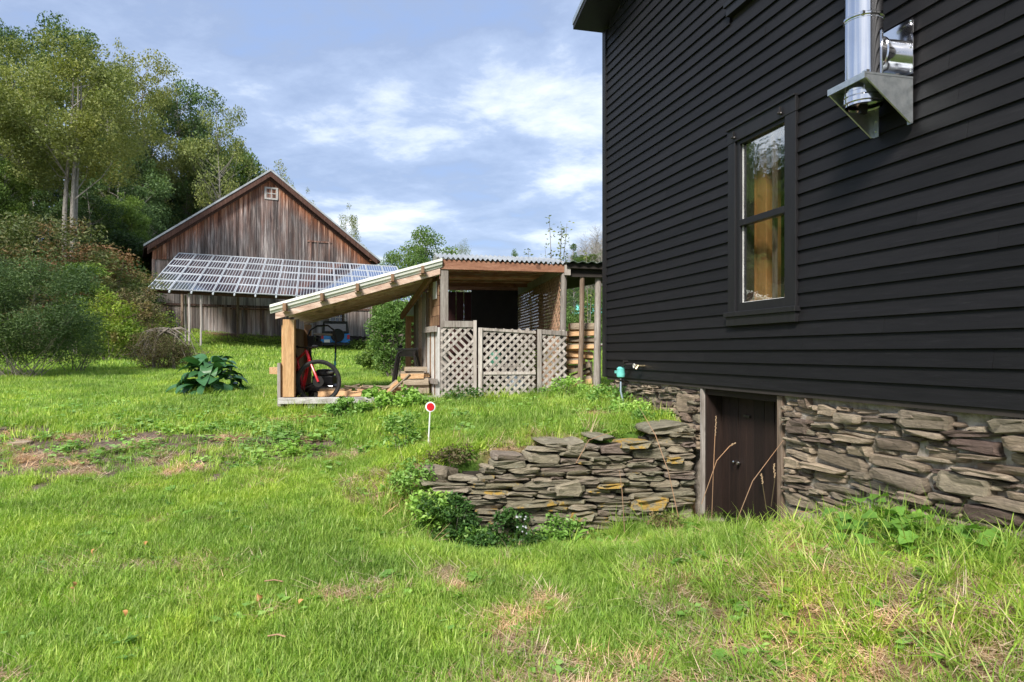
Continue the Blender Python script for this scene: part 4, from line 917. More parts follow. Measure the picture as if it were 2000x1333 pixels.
# ------------------------------------------------------------------ firewood
def log_mesh(rng, kind):
    """length along x (unit 1), about unit across; split logs are wedges with a bark back"""
    mb = MB(); n = 9; 
    if kind == 'round':
        prof = [(0.5 * math.cos(2 * math.pi * k / n) * rng.uniform(.92, 1.05), 0.5 * math.sin(2 * math.pi * k / n) * rng.uniform(.92, 1.05)) for k in range(n)]; mats = [0] * n
    elif kind == 'half':
        prof = [(-0.5, -0.32), (0.48, -0.38), (0.5, -0.2)] + [(0.5 * math.cos(t), -0.2 + 0.62 * math.sin(t)) for t in (0.5, 1.1, 1.6, 2.1, 2.7)]; mats = [1, 1] + [0] * 6
    else:
        prof = [(-0.5, -0.35), (0.1, -0.48), (0.5, -0.1), (0.42, 0.28), (0.0, 0.45), (-0.35, 0.2)]; mats = [1, 1, 0, 0, 1, 1] if kind == 'wedge' else [1, 1, 1, 1, 0, 1]
    m = len(prof); N = 4; vs = []
    for j in range(N + 1):
        x = -0.5 + j / N; jx = rng.uniform(-.03, .03)
        for y, z in prof: vs.append((x + (rng.uniform(-.012, .012) if j in (0, N) else 0), y * rng.uniform(.93, 1.05) + jx, z * rng.uniform(.93, 1.05)))
    b = 0; fs = []; mi = []
    for j in range(N):
        for k in range(m):
            k2 = (k + 1) % m; fs.append((j * m + k, (j + 1) * m + k, (j + 1) * m + k2, j * m + k2)); mi.append(mats[k])
    fs.append(tuple(range(m))); mi.append(2); fs.append(tuple(N * m + k for k in reversed(range(m)))); mi.append(2)
    me = new_mesh('log', vs, fs, [M['bark'], M['splitwood'], M['endgrain']], mi, kind == 'round'); 
    if kind == 'round':
        try: me.set_sharp_from_angle(angle=rad(40))
        except Exception: pass
    return me
rl = random.Random(31)
LOG = {k: [log_mesh(rl, k) for _ in range(4)] for k in ('round', 'half', 'wedge', 'split')}
def firewood(c, L, w, h, kind, label, group, rz=0.0, ry=0.0, roll=0.0):
    o = bpy.data.objects.new('firewood_log', rl.choice(LOG[kind])); COL.objects.link(o)
    o.location = c; o.rotation_euler = (Euler((0, 0, SROT + rz)).to_matrix() @ Euler((0, ry, 0)).to_matrix() @ Euler((roll, 0, 0)).to_matrix()).to_euler()
    o.scale = (L, w, h); return tag(o, label, 'firewood', group)
G1 = 'firewood stacked in the shelter beside the black house'
ordn = ['lowest', 'second lowest', 'third', 'fourth', 'fifth', 'sixth', 'seventh', 'eighth', 'ninth', 'tenth', 'eleventh', 'twelfth']
def qpx(px, p):    # shed q for a picture column at depth p
    r = (px - 1000) / FPX; return (r * (10.65 + 0.989 * p) + 3.407 + 0.148 * p) / (0.989 - 0.148 * r)
def zpx(py, q, p): return CAMZ + (HZ - py) / FPX * (10.65 + .148 * q + .989 * p)
stack = [(1112, 1162, 632, 646, 'round', 0, 'pale round ended log on top of the stack beside the black house'),
 (1108, 1164, 645, 658, 'wedge', 0, 'orange split log just under the top round log by the house'),
 (1110, 1164, 657, 672, 'half', 0, 'log with a rough bark face, third from the top by the house'),
 (1104, 1160, 671, 686, 'split', 0, 'knotty split log, fourth from the top of the stack by the house'),
 (1101, 1158, 685, 702, 'wedge', 0.03, 'wide smooth orange split log, fifth from the top by the house'),
 (1102, 1140, 700, 713, 'split', 0, 'short split log under the wide orange one beside the lattice'),
 (1102, 1130, 713, 725, 'split', 0, 'short pale split log end low beside the lattice screen'),
 (1108, 1152, 706, 732, 'half', -0.32, 'bark covered log slanting up to the right, upper of the two slanting ones'),
 (1103, 1152, 722, 746, 'half', -0.34, 'bark covered log slanting up to the right, lower of the two slanting ones'),
 (1108, 1152, 734, 750, 'split', 0, 'split log lying level beneath the two slanting logs'),
 (1112, 1168, 750, 764, 'wedge', 0, 'split log at the very bottom of the stack in the grass by the house')]
for px0, px1, y0, y1, kd, ry, lb in stack:
    p = 0.33; q0, q1 = qpx(px0, p), qpx(px1, p); z0, z1 = zpx(y1, 4.5, p), zpx(y0, 4.5, p)
    th = (z1 - z0) if not ry or abs(ry) < .1 else 0.11
    firewood(S((q0 + q1) / 2, p + rl.uniform(-.07, .05), (z0 + z1) / 2), q1 - q0, 0.17, th * rl.uniform(.95, 1.12), kd, lb, G1, rl.uniform(-.14, .14), ry + rl.uniform(-.05, .05), rl.uniform(-.25, .25))
firewood(S(4.80, 0.42, 1.26), 0.40, 0.14, 0.13, 'half', 'upright split log leaning against the thick pole of the wood shelter', G1, 0, rad(86))
for row in range(9):
    firewood(S(4.36, 0.42, 0.92 + row * 0.115), 0.12, 0.3, 0.11, rl.choice(('wedge', 'split')), 'split log end between lattice screen and log stack, %s from the ground' % ordn[row], 'log ends beside the lattice screen')
G2 = 'logs lying in the open side bay of the shed'
for px0, px1, y0, y1, kd, p, lb in [
 (792, 838, 757, 774, 'round', 0.35, 'pale barked log at the bottom of the pile in the side bay'),
 (787, 836, 739, 758, 'round', 0.38, 'thick dark barked log, second from the bottom of the side bay pile'),
 (783, 828, 725, 742, 'split', 0.40, 'smooth pale split log near the top of the side bay pile'),
 (790, 834, 716, 727, 'half', 0.42, 'thin barked log on top of the side bay pile'),
 (826, 838, 728, 738, 'split', 0.52, 'short pale log end sticking out beside the white planks')]:
    q0, q1 = qpx(px0, p), qpx(px1, p); z0, z1 = zpx(y1, 2.0, p), zpx(y0, 2.0, p)
    firewood(S((q0 + q1) / 2, p, (z0 + z1) / 2), q1 - q0, 0.16, (z1 - z0) * 1.03, kd, lb, G2, rl.uniform(-.08, .08))
firewood(S(1.52, 0.42, 1.02), 0.42, 0.07, 0.08, 'split', 'pale split stick leaning up against the pile in the side bay', G2, 0.2, -0.7)
firewood(S(1.72, 0.30, 1.13), 0.42, 0.03, 0.03, 'round', 'thin dark stick lying slanted across the side bay pile', G2, 0.1, -0.75)
firewood(S(0.78, 0.55, 0.955), 0.66, 0.15, 0.10, 'wedge', 'long yellow split log behind the bicycle wheel', G2, 0.03)
firewood(S(0.70, 0.75, 1.0), 0.5, 0.12, 0.09, 'split', 'long yellow split log behind the bicycle, the further one', G2, -0.05)
pos = 0; ordk = ['first', 'second', 'third', 'fourth', 'fifth', 'sixth', 'seventh', 'eighth', 'ninth', 'tenth', 'eleventh', 'twelfth']
for row in range(2):
    q = 1.02; pos = 0
    while q < 1.92:
        w = rl.uniform(0.08, 0.13)
        firewood(S(q + w / 2, 0.75 + rl.uniform(-.05, .05), 0.925 + row * 0.09), 0.42, w * 1.05, rl.uniform(.08, .11), rl.choice(('wedge', 'split', 'half', 'round')), 'short kindling log, %s from the bicycle wheel, %s row on the shed floor' % (ordk[pos], ('lower', 'upper')[row]), 'kindling logs in the low row', rad(90) + rl.uniform(-.25, .25)); q += w; pos += 1
for k in range(11):
    firewood(S(0.95 + k * 0.095, 0.6 + rl.uniform(-.2, .2), 1.06 + rl.uniform(-.03, .03)), rl.uniform(.25, .5), 0.028, 0.028, 'round', 'thin brown stick on top of the kindling, %s counted from the bicycle' % ordk[k], 'sticks on the kindling', rl.uniform(-.6, .6), rl.uniform(-.25, .25))
mb = MB(); mb.fbox(S, -0.02, 4.28, 0.1, 2.6, 0.80, 0.853); mb.build('floor', M['darkpost'], sd_)
mb = MB(); mb.fbox(S, 2.3, 4.28, 2.601, 4.54, 0.80, 0.853); mb.build('floor', M['darkpost'], sd_)
# loose boards left of the post
bd = MB(); bd.beam(at(531, 724, 12.6), at(551, 725, 12.4), 0.10, 0.12); tag(bd.build('timber_offcut', M['splitwood']), 'reddish timber offcut lying in the grass left of the shed corner post', 'timber')

# ------------------------------------------------------------------ black work stand
stn = thing('work_stand', S(2.0, 0.9, 0.95), 'black steel work stand with splayed tubular legs among the logs', 'work stand')
D_ = 11.75
def tubep(pts, r, name, mat, par, n=8):
    mb = MB(); mb.tube(pts, r, n); return mb.build(name, M[mat], par, smooth=True)
for dx, dD in ((0, 0), (5, 0.12)):
    tubep([at(766 + dx, 757, D_ + dD), at(774 + dx, 700, D_ + dD), at(778 + dx, 690, D_ + dD), at(786 + dx, 685, D_ + dD)], 0.021, 'leg', 'blackmetal', stn)
tubep([at(808, 686, D_), at(812, 716, D_)], 0.02, 'leg', 'blackmetal', stn); tubep([at(812, 684, D_ + .1), at(820, 716, D_ + .2)], 0.02, 'leg', 'blackmetal', stn)
mb = MB(); mb.hexa([at(780, 697, D_), at(810, 697, D_), at(810, 697, D_ + .3), at(780, 697, D_ + .3), at(777, 684, D_ - .02), at(813, 684, D_ - .02), at(813, 684, D_ + .34), at(777, 684, D_ + .34)]); mb.build('tray', M['blackmetal'], stn)
mb = MB(); mb.hexa([at(772, 684, D_ - .03), at(816, 683.5, D_ - .03), at(816, 683.5, D_ + .36), at(772, 684, D_ + .36), at(772, 681, D_ - .03), at(816, 680, D_ - .03), at(816, 680, D_ + .36), at(772, 681, D_ + .36)]); mb.build('top', M['blackmetal'], stn)
tubep([at(783, 680, D_), at(770, 680, D_), at(764, 690, D_), at(768, 702, D_), at(774, 704, D_)], 0.005, 'cable', 'blackplastic', stn, 5)
mb = MB(); mb.lathe([(0.03, 0), (0.045, 0.02), (0.02, 0.05)], at(782, 680.5, D_ + .1), n=10); mb.build('knob', M['blackplastic'], stn, smooth=True)

# ------------------------------------------------------------------ red bicycle
bk = thing('bicycle', at(600, 785, 11.2), 'red mountain bicycle leaning behind the corner post with its front wheel turned', 'bicycle')
Fa = at(622, 746, 10.98); Hb = at(604, 702, 11.02); Ht = at(598, 687, 11.05); Sc = at(582, 704, 11.5); St = at(573, 680, 11.56); BB = at(592, 760, 11.42); Ra = at(581, 754, 11.86)
wa = Vector((0.22, -1, 0.02)).normalized()
def wheel(c, ax, par, spd=0):
    mb = MB(); mb.ring(c, ax, 0.315, 0.027, 36, 8); w = mb.build('wheel', M['rubber'], par, smooth=True)
    mb = MB(); mb.ring(c, ax, 0.284, 0.010, 36, 6); mb.build('rim', M['blackmetal'], w, smooth=True)
    mb = MB(); a = ax.orthogonal().normalized(); b = ax.cross(a)
    for k in range(20):
        t = 2 * math.pi * k / 20; d = a * math.cos(t) + b * math.sin(t); mb.tube([c + ax * (0.02 if k % 2 else -0.02), c + d * 0.28], 0.0010, 3, caps=False)
    mb.build('spokes', M['blackmetal'], w)
    mb = MB(); mb.lathe([(0.02, -.035), (0.02, .035)], c, ax, 10); mb.lathe([(0.08, .04), (0.08, .043)], c, ax, 20); mb.build('hub', M['blackmetal'], w)
wheel(Fa, wa, bk); wheel(Ra, Vector((0.95, 0.3, 0)).normalized(), bk)
mb = MB(); mb.tube([Ht, Sc + V(0, 0, .02)], 0.020, 8); mb.tube([Hb, BB], 0.026, 8); mb.tube([Sc + (St - Sc) * .2, BB], 0.019, 8); mb.tube([Ht + V(0, 0, .02), Hb], 0.024, 8)
mb.tube([Sc, Ra + V(.05, 0, 0)], 0.011, 6); mb.tube([Sc, Ra - V(.05, 0, 0)], 0.011, 6); mb.tube([BB, Ra + V(.05, 0, 0)], 0.012, 6); mb.tube([BB, Ra - V(.05, 0, 0)], 0.012, 6); mb.build('frame', M['redpaint'], bk, smooth=True)
mb = MB()
for sg in (1, -1): mb.tube([Hb + V(0, 0, -.01), Hb + wa * 0.055 * sg + V(0.02, 0, -0.05), Fa + wa * 0.055 * sg], 0.018, 8)
mb.build('fork', M['redpaint'], bk, smooth=True)
mb = MB(); mb.tube([Sc, St], 0.015, 8); mb.build('seat_post', M['blackmetal'], bk, smooth=True)
mb = MB(); mb.lathe([(0.0, -.13), (0.025, -.12), (0.035, -0.02), (0.07, 0.06), (0.075, 0.11), (0.0, 0.13)], St + V(0, 0, .02), Vector((-.25, .95, .03)), 10); 
mb.v = [(x, y, (z - St.z - .02) * 0.4 + St.z + .02) for x, y, z in mb.v]; mb.build('saddle', M['blackplastic'], bk, smooth=True)
hb0 = Ht + V(0.03, 0, 0.06); hd = Vector((0.75, -0.66, 0)).normalized()
mb = MB(); mb.tube([Ht, hb0], 0.02, 8); mb.tube([hb0 - hd * .34 + V(-.05, 0, .02), hb0 - hd * .1, hb0 + hd * .1, hb0 + hd * .34 + V(-.05, 0, .02)], 0.014, 8); mb.build('handlebar', M['blackmetal'], bk, smooth=True)
for sg in (-1, 1):
    mb = MB(); e = hb0 + hd * .34 * sg + V(-.05, 0, .02); mb.tube([e - hd * .12 * sg, e], 0.019, 8); mb.tube([e - hd * .14 * sg, e - hd * .05 * sg + V(.05, 0, -.04)], 0.006, 5); mb.build('grip', M['blackplastic'], bk, smooth=True)
mb = MB(); mb.lathe([(0.09, -.004), (0.09, .004)], BB, Vector((.95, .3, 0)), 20); mb.tube([BB, BB + V(.06, -.02, -.15)], .01, 6); mb.box(BB + V(.1, -.02, -.16), (.09, .1, .02)); mb.tube([BB, BB + V(-.06, .02, .15)], .01, 6); mb.box(BB + V(-.1, .02, .16), (.09, .1, .02)); mb.build('crankset', M['blackmetal'], bk)
for k in range(2):
    mb = MB(); mb.tube([hb0 + hd * (.2 - .4 * k), hb0 + V(.14, -.1, -.02), Hb + V(.08, -.05, .02), Hb], 0.004, 4); mb.build('brake_cable', M['blackplastic'], bk)
# ------------------------------------------------------------------ mower behind the bicycle
mw = thing('push_mower', at(632, 772, 11.7), 'black push mower with a tall looped handle behind the red bicycle', 'mower')
D_ = 11.75
mb = MB(); c_ = at(630, 762, D_); mb.lathe([(0.27, 0), (0.29, 0.03), (0.27, 0.1), (0.16, 0.16), (0.05, 0.17)], c_ - V(0, 0, .03), n=20); mb.build('deck', M['blackmetal'], mw, smooth=True)
mb = MB(); c_ = at(634, 741, D_); mb.box(c_ + V(0, 0, -.02), (0.34, 0.3, 0.16)); mb.lathe([(0.15, 0), (0.16, 0.05), (0.12, 0.11), (0.0, 0.12)], c_ + V(0, 0, .05), n=18); mb.build('engine', M['blackplastic'], mw, bevel=0.02)
mb = MB(); mb.lathe([(0.06, 0), (0.065, .03), (0.0, .04)], c_ + V(0.1, -.08, .1), n=12); mb.box(c_ + V(-.06, -.16, .02), (.1, .02, .05)); mb.build('filler_cap', M['galv'], mw, smooth=True)
mb = MB(); mb.tube([at(610, 756, D_ - .2), at(650, 755, D_ - .2)], .018, 8); mb.build('front_bar', M['galv'], mw, smooth=True)
for px in (608, 656):
    mb = MB(); mb.lathe([(0.0, -.03), (0.085, -.03), (0.095, 0), (0.085, .03), (0, .03)], at(px, 769, D_), (1, 0.1, 0), 18); mb.build('wheel', M['rubber'], mw, smooth=True)
mb = MB(); L_ = [at(616, 745, D_ + .2), at(606, 690, D_ + .35), at(601, 658, D_ + .4), at(606, 645, D_ + .4), at(620, 637, D_ + .4), at(640, 636, D_ + .4), at(652, 645, D_ + .4), at(656, 665, D_ + .4), at(655, 700, D_ + .35), at(650, 745, D_ + .2)]
mb.tube(L_, 0.016, 8); mb.build('handle', M['blackmetal'], mw, smooth=True)
mb = MB(); mb.tube([at(613, 653, D_ + .3), at(649, 654, D_ + .3)], 0.022, 8); mb.build('control_bar', M['galv'], mw, smooth=True)
mb = MB(); mb.box(at(609, 668, D_ + .3), (.12, .1, .2)); mb.box(at(621, 672, D_ + .3), (.14, .08, .09)); mb.build('control_box', M['blackplastic'], mw, bevel=0.015)
mb = MB(); mb.tube([at(655, 690, D_), at(654, 712, D_ - .05), at(657, 722, D_ - .05), at(653, 716, D_ - .05)], 0.006, 5); mb.box(at(654.5, 710, D_ - .05), (.035, .02, .07)); mb.build('pull_cord', M['teal'], mw)

# ------------------------------------------------------------------ snow marker stake
mk_ = thing('marker_stake', at(836, 887, 7.42), 'thin white stake topped by a red reflector disc in the lawn', 'marker')
mb = MB(); mb.tube([at(835, 900, 7.42), at(840, 803, 7.42)], 0.008, 6); mb.build('stake', M['disc'], mk_)
mb = MB(); c_ = at(840.5, 795, 7.42); mb.lathe([(0.0, -.006), (0.052, -.006), (0.052, .002), (0, .002)], c_, (0.25, -1, 0.1), 20); 
mb.build('disc', M['disc'], mk_)
mb = MB(); mb.lathe([(0.0, .0), (0.040, .0), (0.040, .006), (0, .006)], c_ + Vector((.25, -1, .1)).normalized() * .003, (0.25, -1, 0.1), 20); mb.build('reflector', M['signred'], mk_)
for v_ in list(mk_.children):
    pass

# ------------------------------------------------------------------ barn
bn_ = thing('barn', B(BW / 2, -8, 2.0), 'large weathered wooden barn with rust stained vertical boards and a metal roof', 'barn')
ZB, ZM, ZE, ZA = 2.5, 7.15, 8.05, 12.95
slope = (ZA - ZE) / (BW / 2)
rk = lambda f: ZE + slope * (BW / 2 - abs(f - BW / 2))
BD = 14.5
cm = MB()
cm.fbox(B, 0.05, BW - .05, -BD, -0.06, ZB, ZE)
cm.add([B(0.05, -0.06, ZE), B(BW - .05, -0.06, ZE), B(BW / 2, -0.06, ZA - .1), B(0.05, -BD, ZE), B(BW - .05, -BD, ZE), B(BW / 2, -BD, ZA - .1)], [(0, 1, 2), (5, 4, 3), (0, 3, 4, 1), (1, 4, 5, 2), (2, 5, 3, 0)])
cm.build('wall', M['darkroom'], bn_)
rb2 = random.Random(41)
m, nt, p, o = mat_base('shade_lifted_barn_board'); M['barnlow'] = m      # lower boards: weathered greyer, and coloured paler to offset the array's shade
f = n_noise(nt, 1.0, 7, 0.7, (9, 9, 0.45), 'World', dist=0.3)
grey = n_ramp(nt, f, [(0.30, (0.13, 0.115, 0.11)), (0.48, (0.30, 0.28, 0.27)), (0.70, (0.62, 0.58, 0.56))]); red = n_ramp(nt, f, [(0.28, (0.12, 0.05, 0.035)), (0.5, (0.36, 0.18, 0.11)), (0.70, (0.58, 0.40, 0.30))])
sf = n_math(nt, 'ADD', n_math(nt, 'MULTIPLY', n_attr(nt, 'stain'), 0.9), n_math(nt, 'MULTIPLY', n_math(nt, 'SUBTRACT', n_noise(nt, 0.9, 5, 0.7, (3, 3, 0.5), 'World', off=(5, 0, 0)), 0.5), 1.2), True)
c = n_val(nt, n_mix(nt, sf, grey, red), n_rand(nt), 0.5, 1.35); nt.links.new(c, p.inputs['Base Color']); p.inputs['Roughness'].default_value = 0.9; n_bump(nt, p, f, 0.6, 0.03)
def bplank(f0, f1, n0, n1, z0, za, zb, st0, st1, mat='barn', name='plank'):
    mb = MB(); mb.hexa([B(f0, n1, z0), B(f1, n1, z0), B(f1, n0, z0), B(f0, n0, z0), B(f0, n1, za), B(f1, n1, zb), B(f1, n0, zb), B(f0, n0, za)])
    o_ = mb.build(name, M[mat], bn_); a_ = o_.data.attributes.new('stain', 'FLOAT', 'POINT'); a_.data.foreach_set('value', [st0] * 4 + [st1] * 4); return o_
f = 0.02
while f < BW - 0.02:
    w = rb2.choice((0.17, 0.2, 0.23, 0.27)); e = min(f + w, BW - .02)
    cz = 0.5 * (f + e); d = rb2.uniform(0, .02)
    # split the plank so the rust stain keeps close to the roof
    zt = min(rk(f), rk(e)) - 0.30
    zb0 = ZM - rb2.uniform(-.03, .05)
    if zt - 1.2 > zb0: 
        mb = MB(); mb.hexa([B(f, 0.035 + d, zb0), B(e - .02, 0.035 + d, zb0), B(e - .02, 0, zb0), B(f, 0, zb0), B(f, 0.035 + d, zt - 1.2), B(e - .02, 0.035 + d, zt - 1.2), B(e - .02, 0, zt - 1.2), B(f, 0, zt - 1.2)])
        b_ = len(mb.v); mb.v += [B(f, 0.035 + d, rk(f) - .28), B(e - .02, 0.035 + d, rk(e) - .28), B(e - .02, 0, rk(e) - .28), B(f, 0, rk(f) - .28)]
        mb.f = mb.f[:1] + mb.f[2:]; mb.m = mb.m[:-1]
        for i in range(4): mb.f.append((4 + i, 4 + (i + 1) % 4, b_ + (i + 1) % 4, b_ + i)); mb.m.append(0)
        mb.f.append((b_, b_ + 1, b_ + 2, b_ + 3)); mb.m.append(0)
        o_ = mb.build('plank', M['barn'], bn_); a_ = o_.data.attributes.new('stain', 'FLOAT', 'POINT'); a_.data.foreach_set('value', [0.0] * 4 + [0.12] * 4 + [1.0] * 4)
    else: bplank(f, e - .02, 0, 0.035 + d, zb0, rk(f) - .28, rk(e) - .28, 0.6, 1.0)
    f = e
f = 0.03
while f < BW - 0.03:
    w = rb2.choice((0.16, 0.2, 0.24, 0.28)); e = min(f + w, BW - .03); d = rb2.uniform(0, .018)
    door_zone = 3.6 < f < 8.6
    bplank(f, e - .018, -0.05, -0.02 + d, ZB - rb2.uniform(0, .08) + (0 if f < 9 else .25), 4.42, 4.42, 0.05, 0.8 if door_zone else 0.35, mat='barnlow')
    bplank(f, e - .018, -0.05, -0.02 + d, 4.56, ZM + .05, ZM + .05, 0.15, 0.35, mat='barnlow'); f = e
bplank(0.0, 7.6, -0.02, 0.05, 4.43, 4.55, 4.55, 0.2, 0.4, name='ledge'); bplank(7.6, BW, -0.02, 0.04, 4.43, 4.55, 4.55, 0.3, 0.5, name='ledge')
bplank(0.0, 0.16, -0.03, 0.03, ZB, ZM, ZM, 0.1, 0.3, name='corner_board'); bplank(BW - .16, BW, -0.03, 0.03, ZB + .3, ZM, ZM, 0.1, 0.3, name='corner_board')
# sliding door: battens
for f_ in (4.45, 4.95, 6.15, 7.1):
    bplank(f_, f_ + 0.13, 0.03, 0.06, ZB - .05, 4.3, 4.3, 0.0, 0.2, name='door_batten')
bplank(4.3, 8.2, 0.02, 0.07, 4.28, 4.36, 4.36, 0.5, 0.6, name='door_track')
for f_ in (9.1, 9.55, 10.3):
    bplank(f_, f_ + 0.1, 0.056, 0.085, 7.3, 8.75, 8.75, 0.1, 0.3, name='hatch_batten')
bplank(8.95, 10.5, 0.056, 0.09, 8.76, 8.86, 8.86, 0.3, 0.5, name='hatch_head')
# rake boards + roof
for sgn in (0, 1):
    fa, fb = (-.25, BW / 2) if sgn == 0 else (BW / 2, BW + .25)
    za, zb = rk(0) - 0.25 * slope * (sgn == 0) , 0
    ra = lambda f_: ZE + slope * (BW / 2 - abs(f_ - BW / 2))
    for n0, n1, d0, d1, nm, mt in ((0.06, 0.12, -0.50, -0.17, 'rake_board', 'barntrim'), (0.40, 0.46, -0.34, 0.0, 'rake_board', 'barntrim')):
        mb = MB(); mb.hexa([B(fa, n1, ra(fa) + d0), B(fb, n1, ra(fb) + d0), B(fb, n0, ra(fb) + d0), B(fa, n0, ra(fa) + d0), B(fa, n1, ra(fa) + d1), B(fb, n1, ra(fb) + d1), B(fb, n0, ra(fb) + d1), B(fa, n0, ra(fa) + d1)]); mb.build(nm, M[mt], bn_)
    fa2, fb2 = (-.40, BW / 2) if sgn == 0 else (BW / 2, BW + .45)
    mb = MB(); mb.hexa([B(fa2, .40, ra(fa2) - .10), B(fb2, .40, ra(fb2) - .10), B(fb2, -BD - .4, ra(fb2) - .10), B(fa2, -BD - .4, ra(fa2) - .10), B(fa2, .40, ra(fa2) + .0), B(fb2, .40, ra(fb2)), B(fb2, -BD - .4, ra(fb2)), B(fa2, -BD - .4, ra(fa2))]); mb.build('roof_deck', M['barntrim'], bn_)
    mb = MB(); mb.hexa([B(fa2 - .05 * (1 - sgn), .50, ra(fa2) + .005), B(fb2, .50, ra(fb2) + .005), B(fb2, -BD - .4, ra(fb2) + .005), B(fa2, -BD - .4, ra(fa2) + .005), B(fa2 - .05 * (1 - sgn), .50, ra(fa2) + .13), B(fb2, .50, ra(fb2) + .13), B(fb2, -BD - .4, ra(fb2) + .13), B(fa2, -BD - .4, ra(fa2) + .13)]); mb.build('roof', M['roofmetal'], bn_)
    bx_ = 0.0 if sgn == 0 else BW
bplank(-0.02, 0.22, 0.03, 0.38, 7.75, 8.0, 8.1, 0.9, 1.0, name='eave_return'); bplank(BW - .22, BW + .02, 0.03, 0.38, 7.75, 8.1, 8.0, 0.9, 1.0, name='eave_return')
def barn_window(f0, f1, z0, z1, nx_, nz_, n=0.06):
    mb = MB()
    mb.fbox(B, f0 - .12, f0, n - .05, n + .04, z0 - .1, z1 + .1); mb.fbox(B, f1, f1 + .12, n - .05, n + .04, z0 - .1, z1 + .1)
    mb.fbox(B, f0, f1, n - .05, n + .04, z1, z1 + .1); mb.fbox(B, f0, f1, n - .05, n + .04, z0 - .1, z0)
    w = mb.build('window', M['sillpaint'], bn_)
    mb = MB(); mb.fbox(B, f0, f1, n - .045, n - .02, z0, z1); mb.build('pane', M['darkglass'], w)
    mb = MB()
    for i in range(1, nx_): x = f0 + (f1 - f0) * i / nx_; mb.fbox(B, x - .025, x + .025, n - .02, n + .02, z0, z1)
    for i in range(1, nz_):
        zz = z0 + (z1 - z0) * i / nz_; mb.fbox(B, f0, f1, n - .018, n + .016, zz - .025, zz + .025)
    mb.build('muntin', M['sillpaint'], w)
barn_window(6.42, 7.0, 11.35, 11.92, 2, 2)
barn_window(10.45, 11.3, 3.55, 4.3, 3, 2)
mb = MB(); mb.fbox(B, 10.3, 11.5, 0.0, 0.25, 3.32, 3.42); mb.build('window_shelf', M['white'], bn_)
# stone ledge below the doors, dark gap right
for k in range(11):
    f0 = 3.0 + k * 0.5
    mb = MB(); mb.fbox(B, f0, f0 + 0.49, -0.3, 0.25 + rb2.uniform(0, .08), 1.9, 2.42 + rb2.uniform(-.02, .02)); mb.build('stone', M['concrete'], bn_, bevel=0.02)
mb = MB(); mb.fbox(B, 0.1, BW - .1, -0.8, -0.31, 1.2, 2.45); mb.build('foundation', M['soil'], bn_)
mb = MB(); mb.fbox(B, 0.1, BW - .1, -BD, -0.9, 1.2, 2.45); mb.build('foundation', M['soil'], bn_)

# ------------------------------------------------------------------ solar array in front of the barn
TL = V(-19.62, 42.2, 7.46); BLc = V(-17.5, 34.4, 4.67); RV = V(12.3, 3.34, -0.40); CV = BLc - TL
sa = thing('solar_array', TL + CV + RV * .4 + V(0, 0, -3), 'long tilted solar array of five rows of framed panels in front of the barn', 'solar array')
ex_, ey_ = RV.normalized(), CV.normalized(); ez_ = ex_.cross(ey_).normalized()
if ez_.z < 0: ez_ = -ez_
ey_ = (ey_ - ex_ * ey_.dot(ex_)).normalized() * 0.999
NC, NR = 13, 5; pw, ph = RV.length / NC, CV.length / NR
# one panel mesh: x across, y down, z normal
mb = MB(); fw = 0.032
mb.box((pw / 2, ph / 2, -0.01), (pw - 0.03, ph - 0.03, 0.02), None, 1)
for (cx, cy, sx, sy) in ((pw / 2, 0.015 + fw / 2, pw - .03, fw), (pw / 2, ph - 0.015 - fw / 2, pw - .03, fw), (0.015 + fw / 2, ph / 2, fw, ph - .03 - 2 * fw), (pw - 0.015 - fw / 2, ph / 2, fw, ph - .03 - 2 * fw)):
    mb.box((cx, cy, 0.01), (sx, sy, 0.045), None, 0)
for i in range(1, 6): mb.box((0.06 + (pw - .12) * i / 6, ph / 2, 0.0015), (0.022, ph - .13, 0.005), None, 0)
for i in (): mb.box((pw / 2, 0.06 + (ph - .12) * i / 10, 0.0012), (pw - .13, 0.008, 0.004), None, 0)
pm = new_mesh('solar_panel', mb.v, mb.f, [M['whiteclean'], M['cell']], mb.m)
rotp = Matrix((ex_, ey_, ex_.cross(ey_))).transposed()
if rotp.determinant() < 0 or rotp.col[2].z < 0:
    # flip so the glass faces up: mirror across by swapping x direction
    rotp = Matrix((-ex_, ey_, (-ex_).cross(ey_))).transposed(); flip = True
else: flip = False
for r in range(NR):
    for c_ in range(NC):
        base = TL + RV * ((c_ + (1 if flip else 0)) / NC) + CV * (r / NR) + ez_ * 0.03
        piece('solar_panel', pm, sa, base, rotp.to_euler())
mb = MB()
for c_ in range(NC + 1):
    p0 = TL + RV * (c_ / NC) - ez_ * 0.05; mb.beam(p0 - ey_ * .06, p0 + CV + ey_ * 0.14, 0.07, 0.08, ez_)
mb.build('rail', M['whiteclean'], sa)
for t in (0.04, 0.5, 0.96):
    mb = MB(); p0 = TL + CV * t - ez_ * 0.18; mb.beam(p0 - ex_ * .1, p0 + RV + ex_ * .1, 0.12, 0.14, ez_); mb.build('purlin', M['barntrim'], sa)
for c_ in range(5):
    for t in (0.05,):
        p0 = TL + RV * (0.18 + 0.2 * c_ if t > .5 else 0.02 + .24 * c_) + CV * t - ez_ * 0.25; mb = MB(); zg = hz1(p0.x, p0.y) - .2
        mb.tube([V(p0.x, p0.y, zg), p0], 0.09, 8); mb.build('post', M['jamb'], sa)
for px, D_ in ((369, 35.2), (392, 35.4), (362, 36.4)):
    p0 = at(px, 572, D_); mb = MB(); mb.tube([V(p0.x, p0.y, hz1(p0.x, p0.y) - .2), V(p0.x + .03, p0.y, 3.2), V(p0.x, p0.y, 4.55)], 0.055, 8); mb.build('post', M['lattice'], sa)

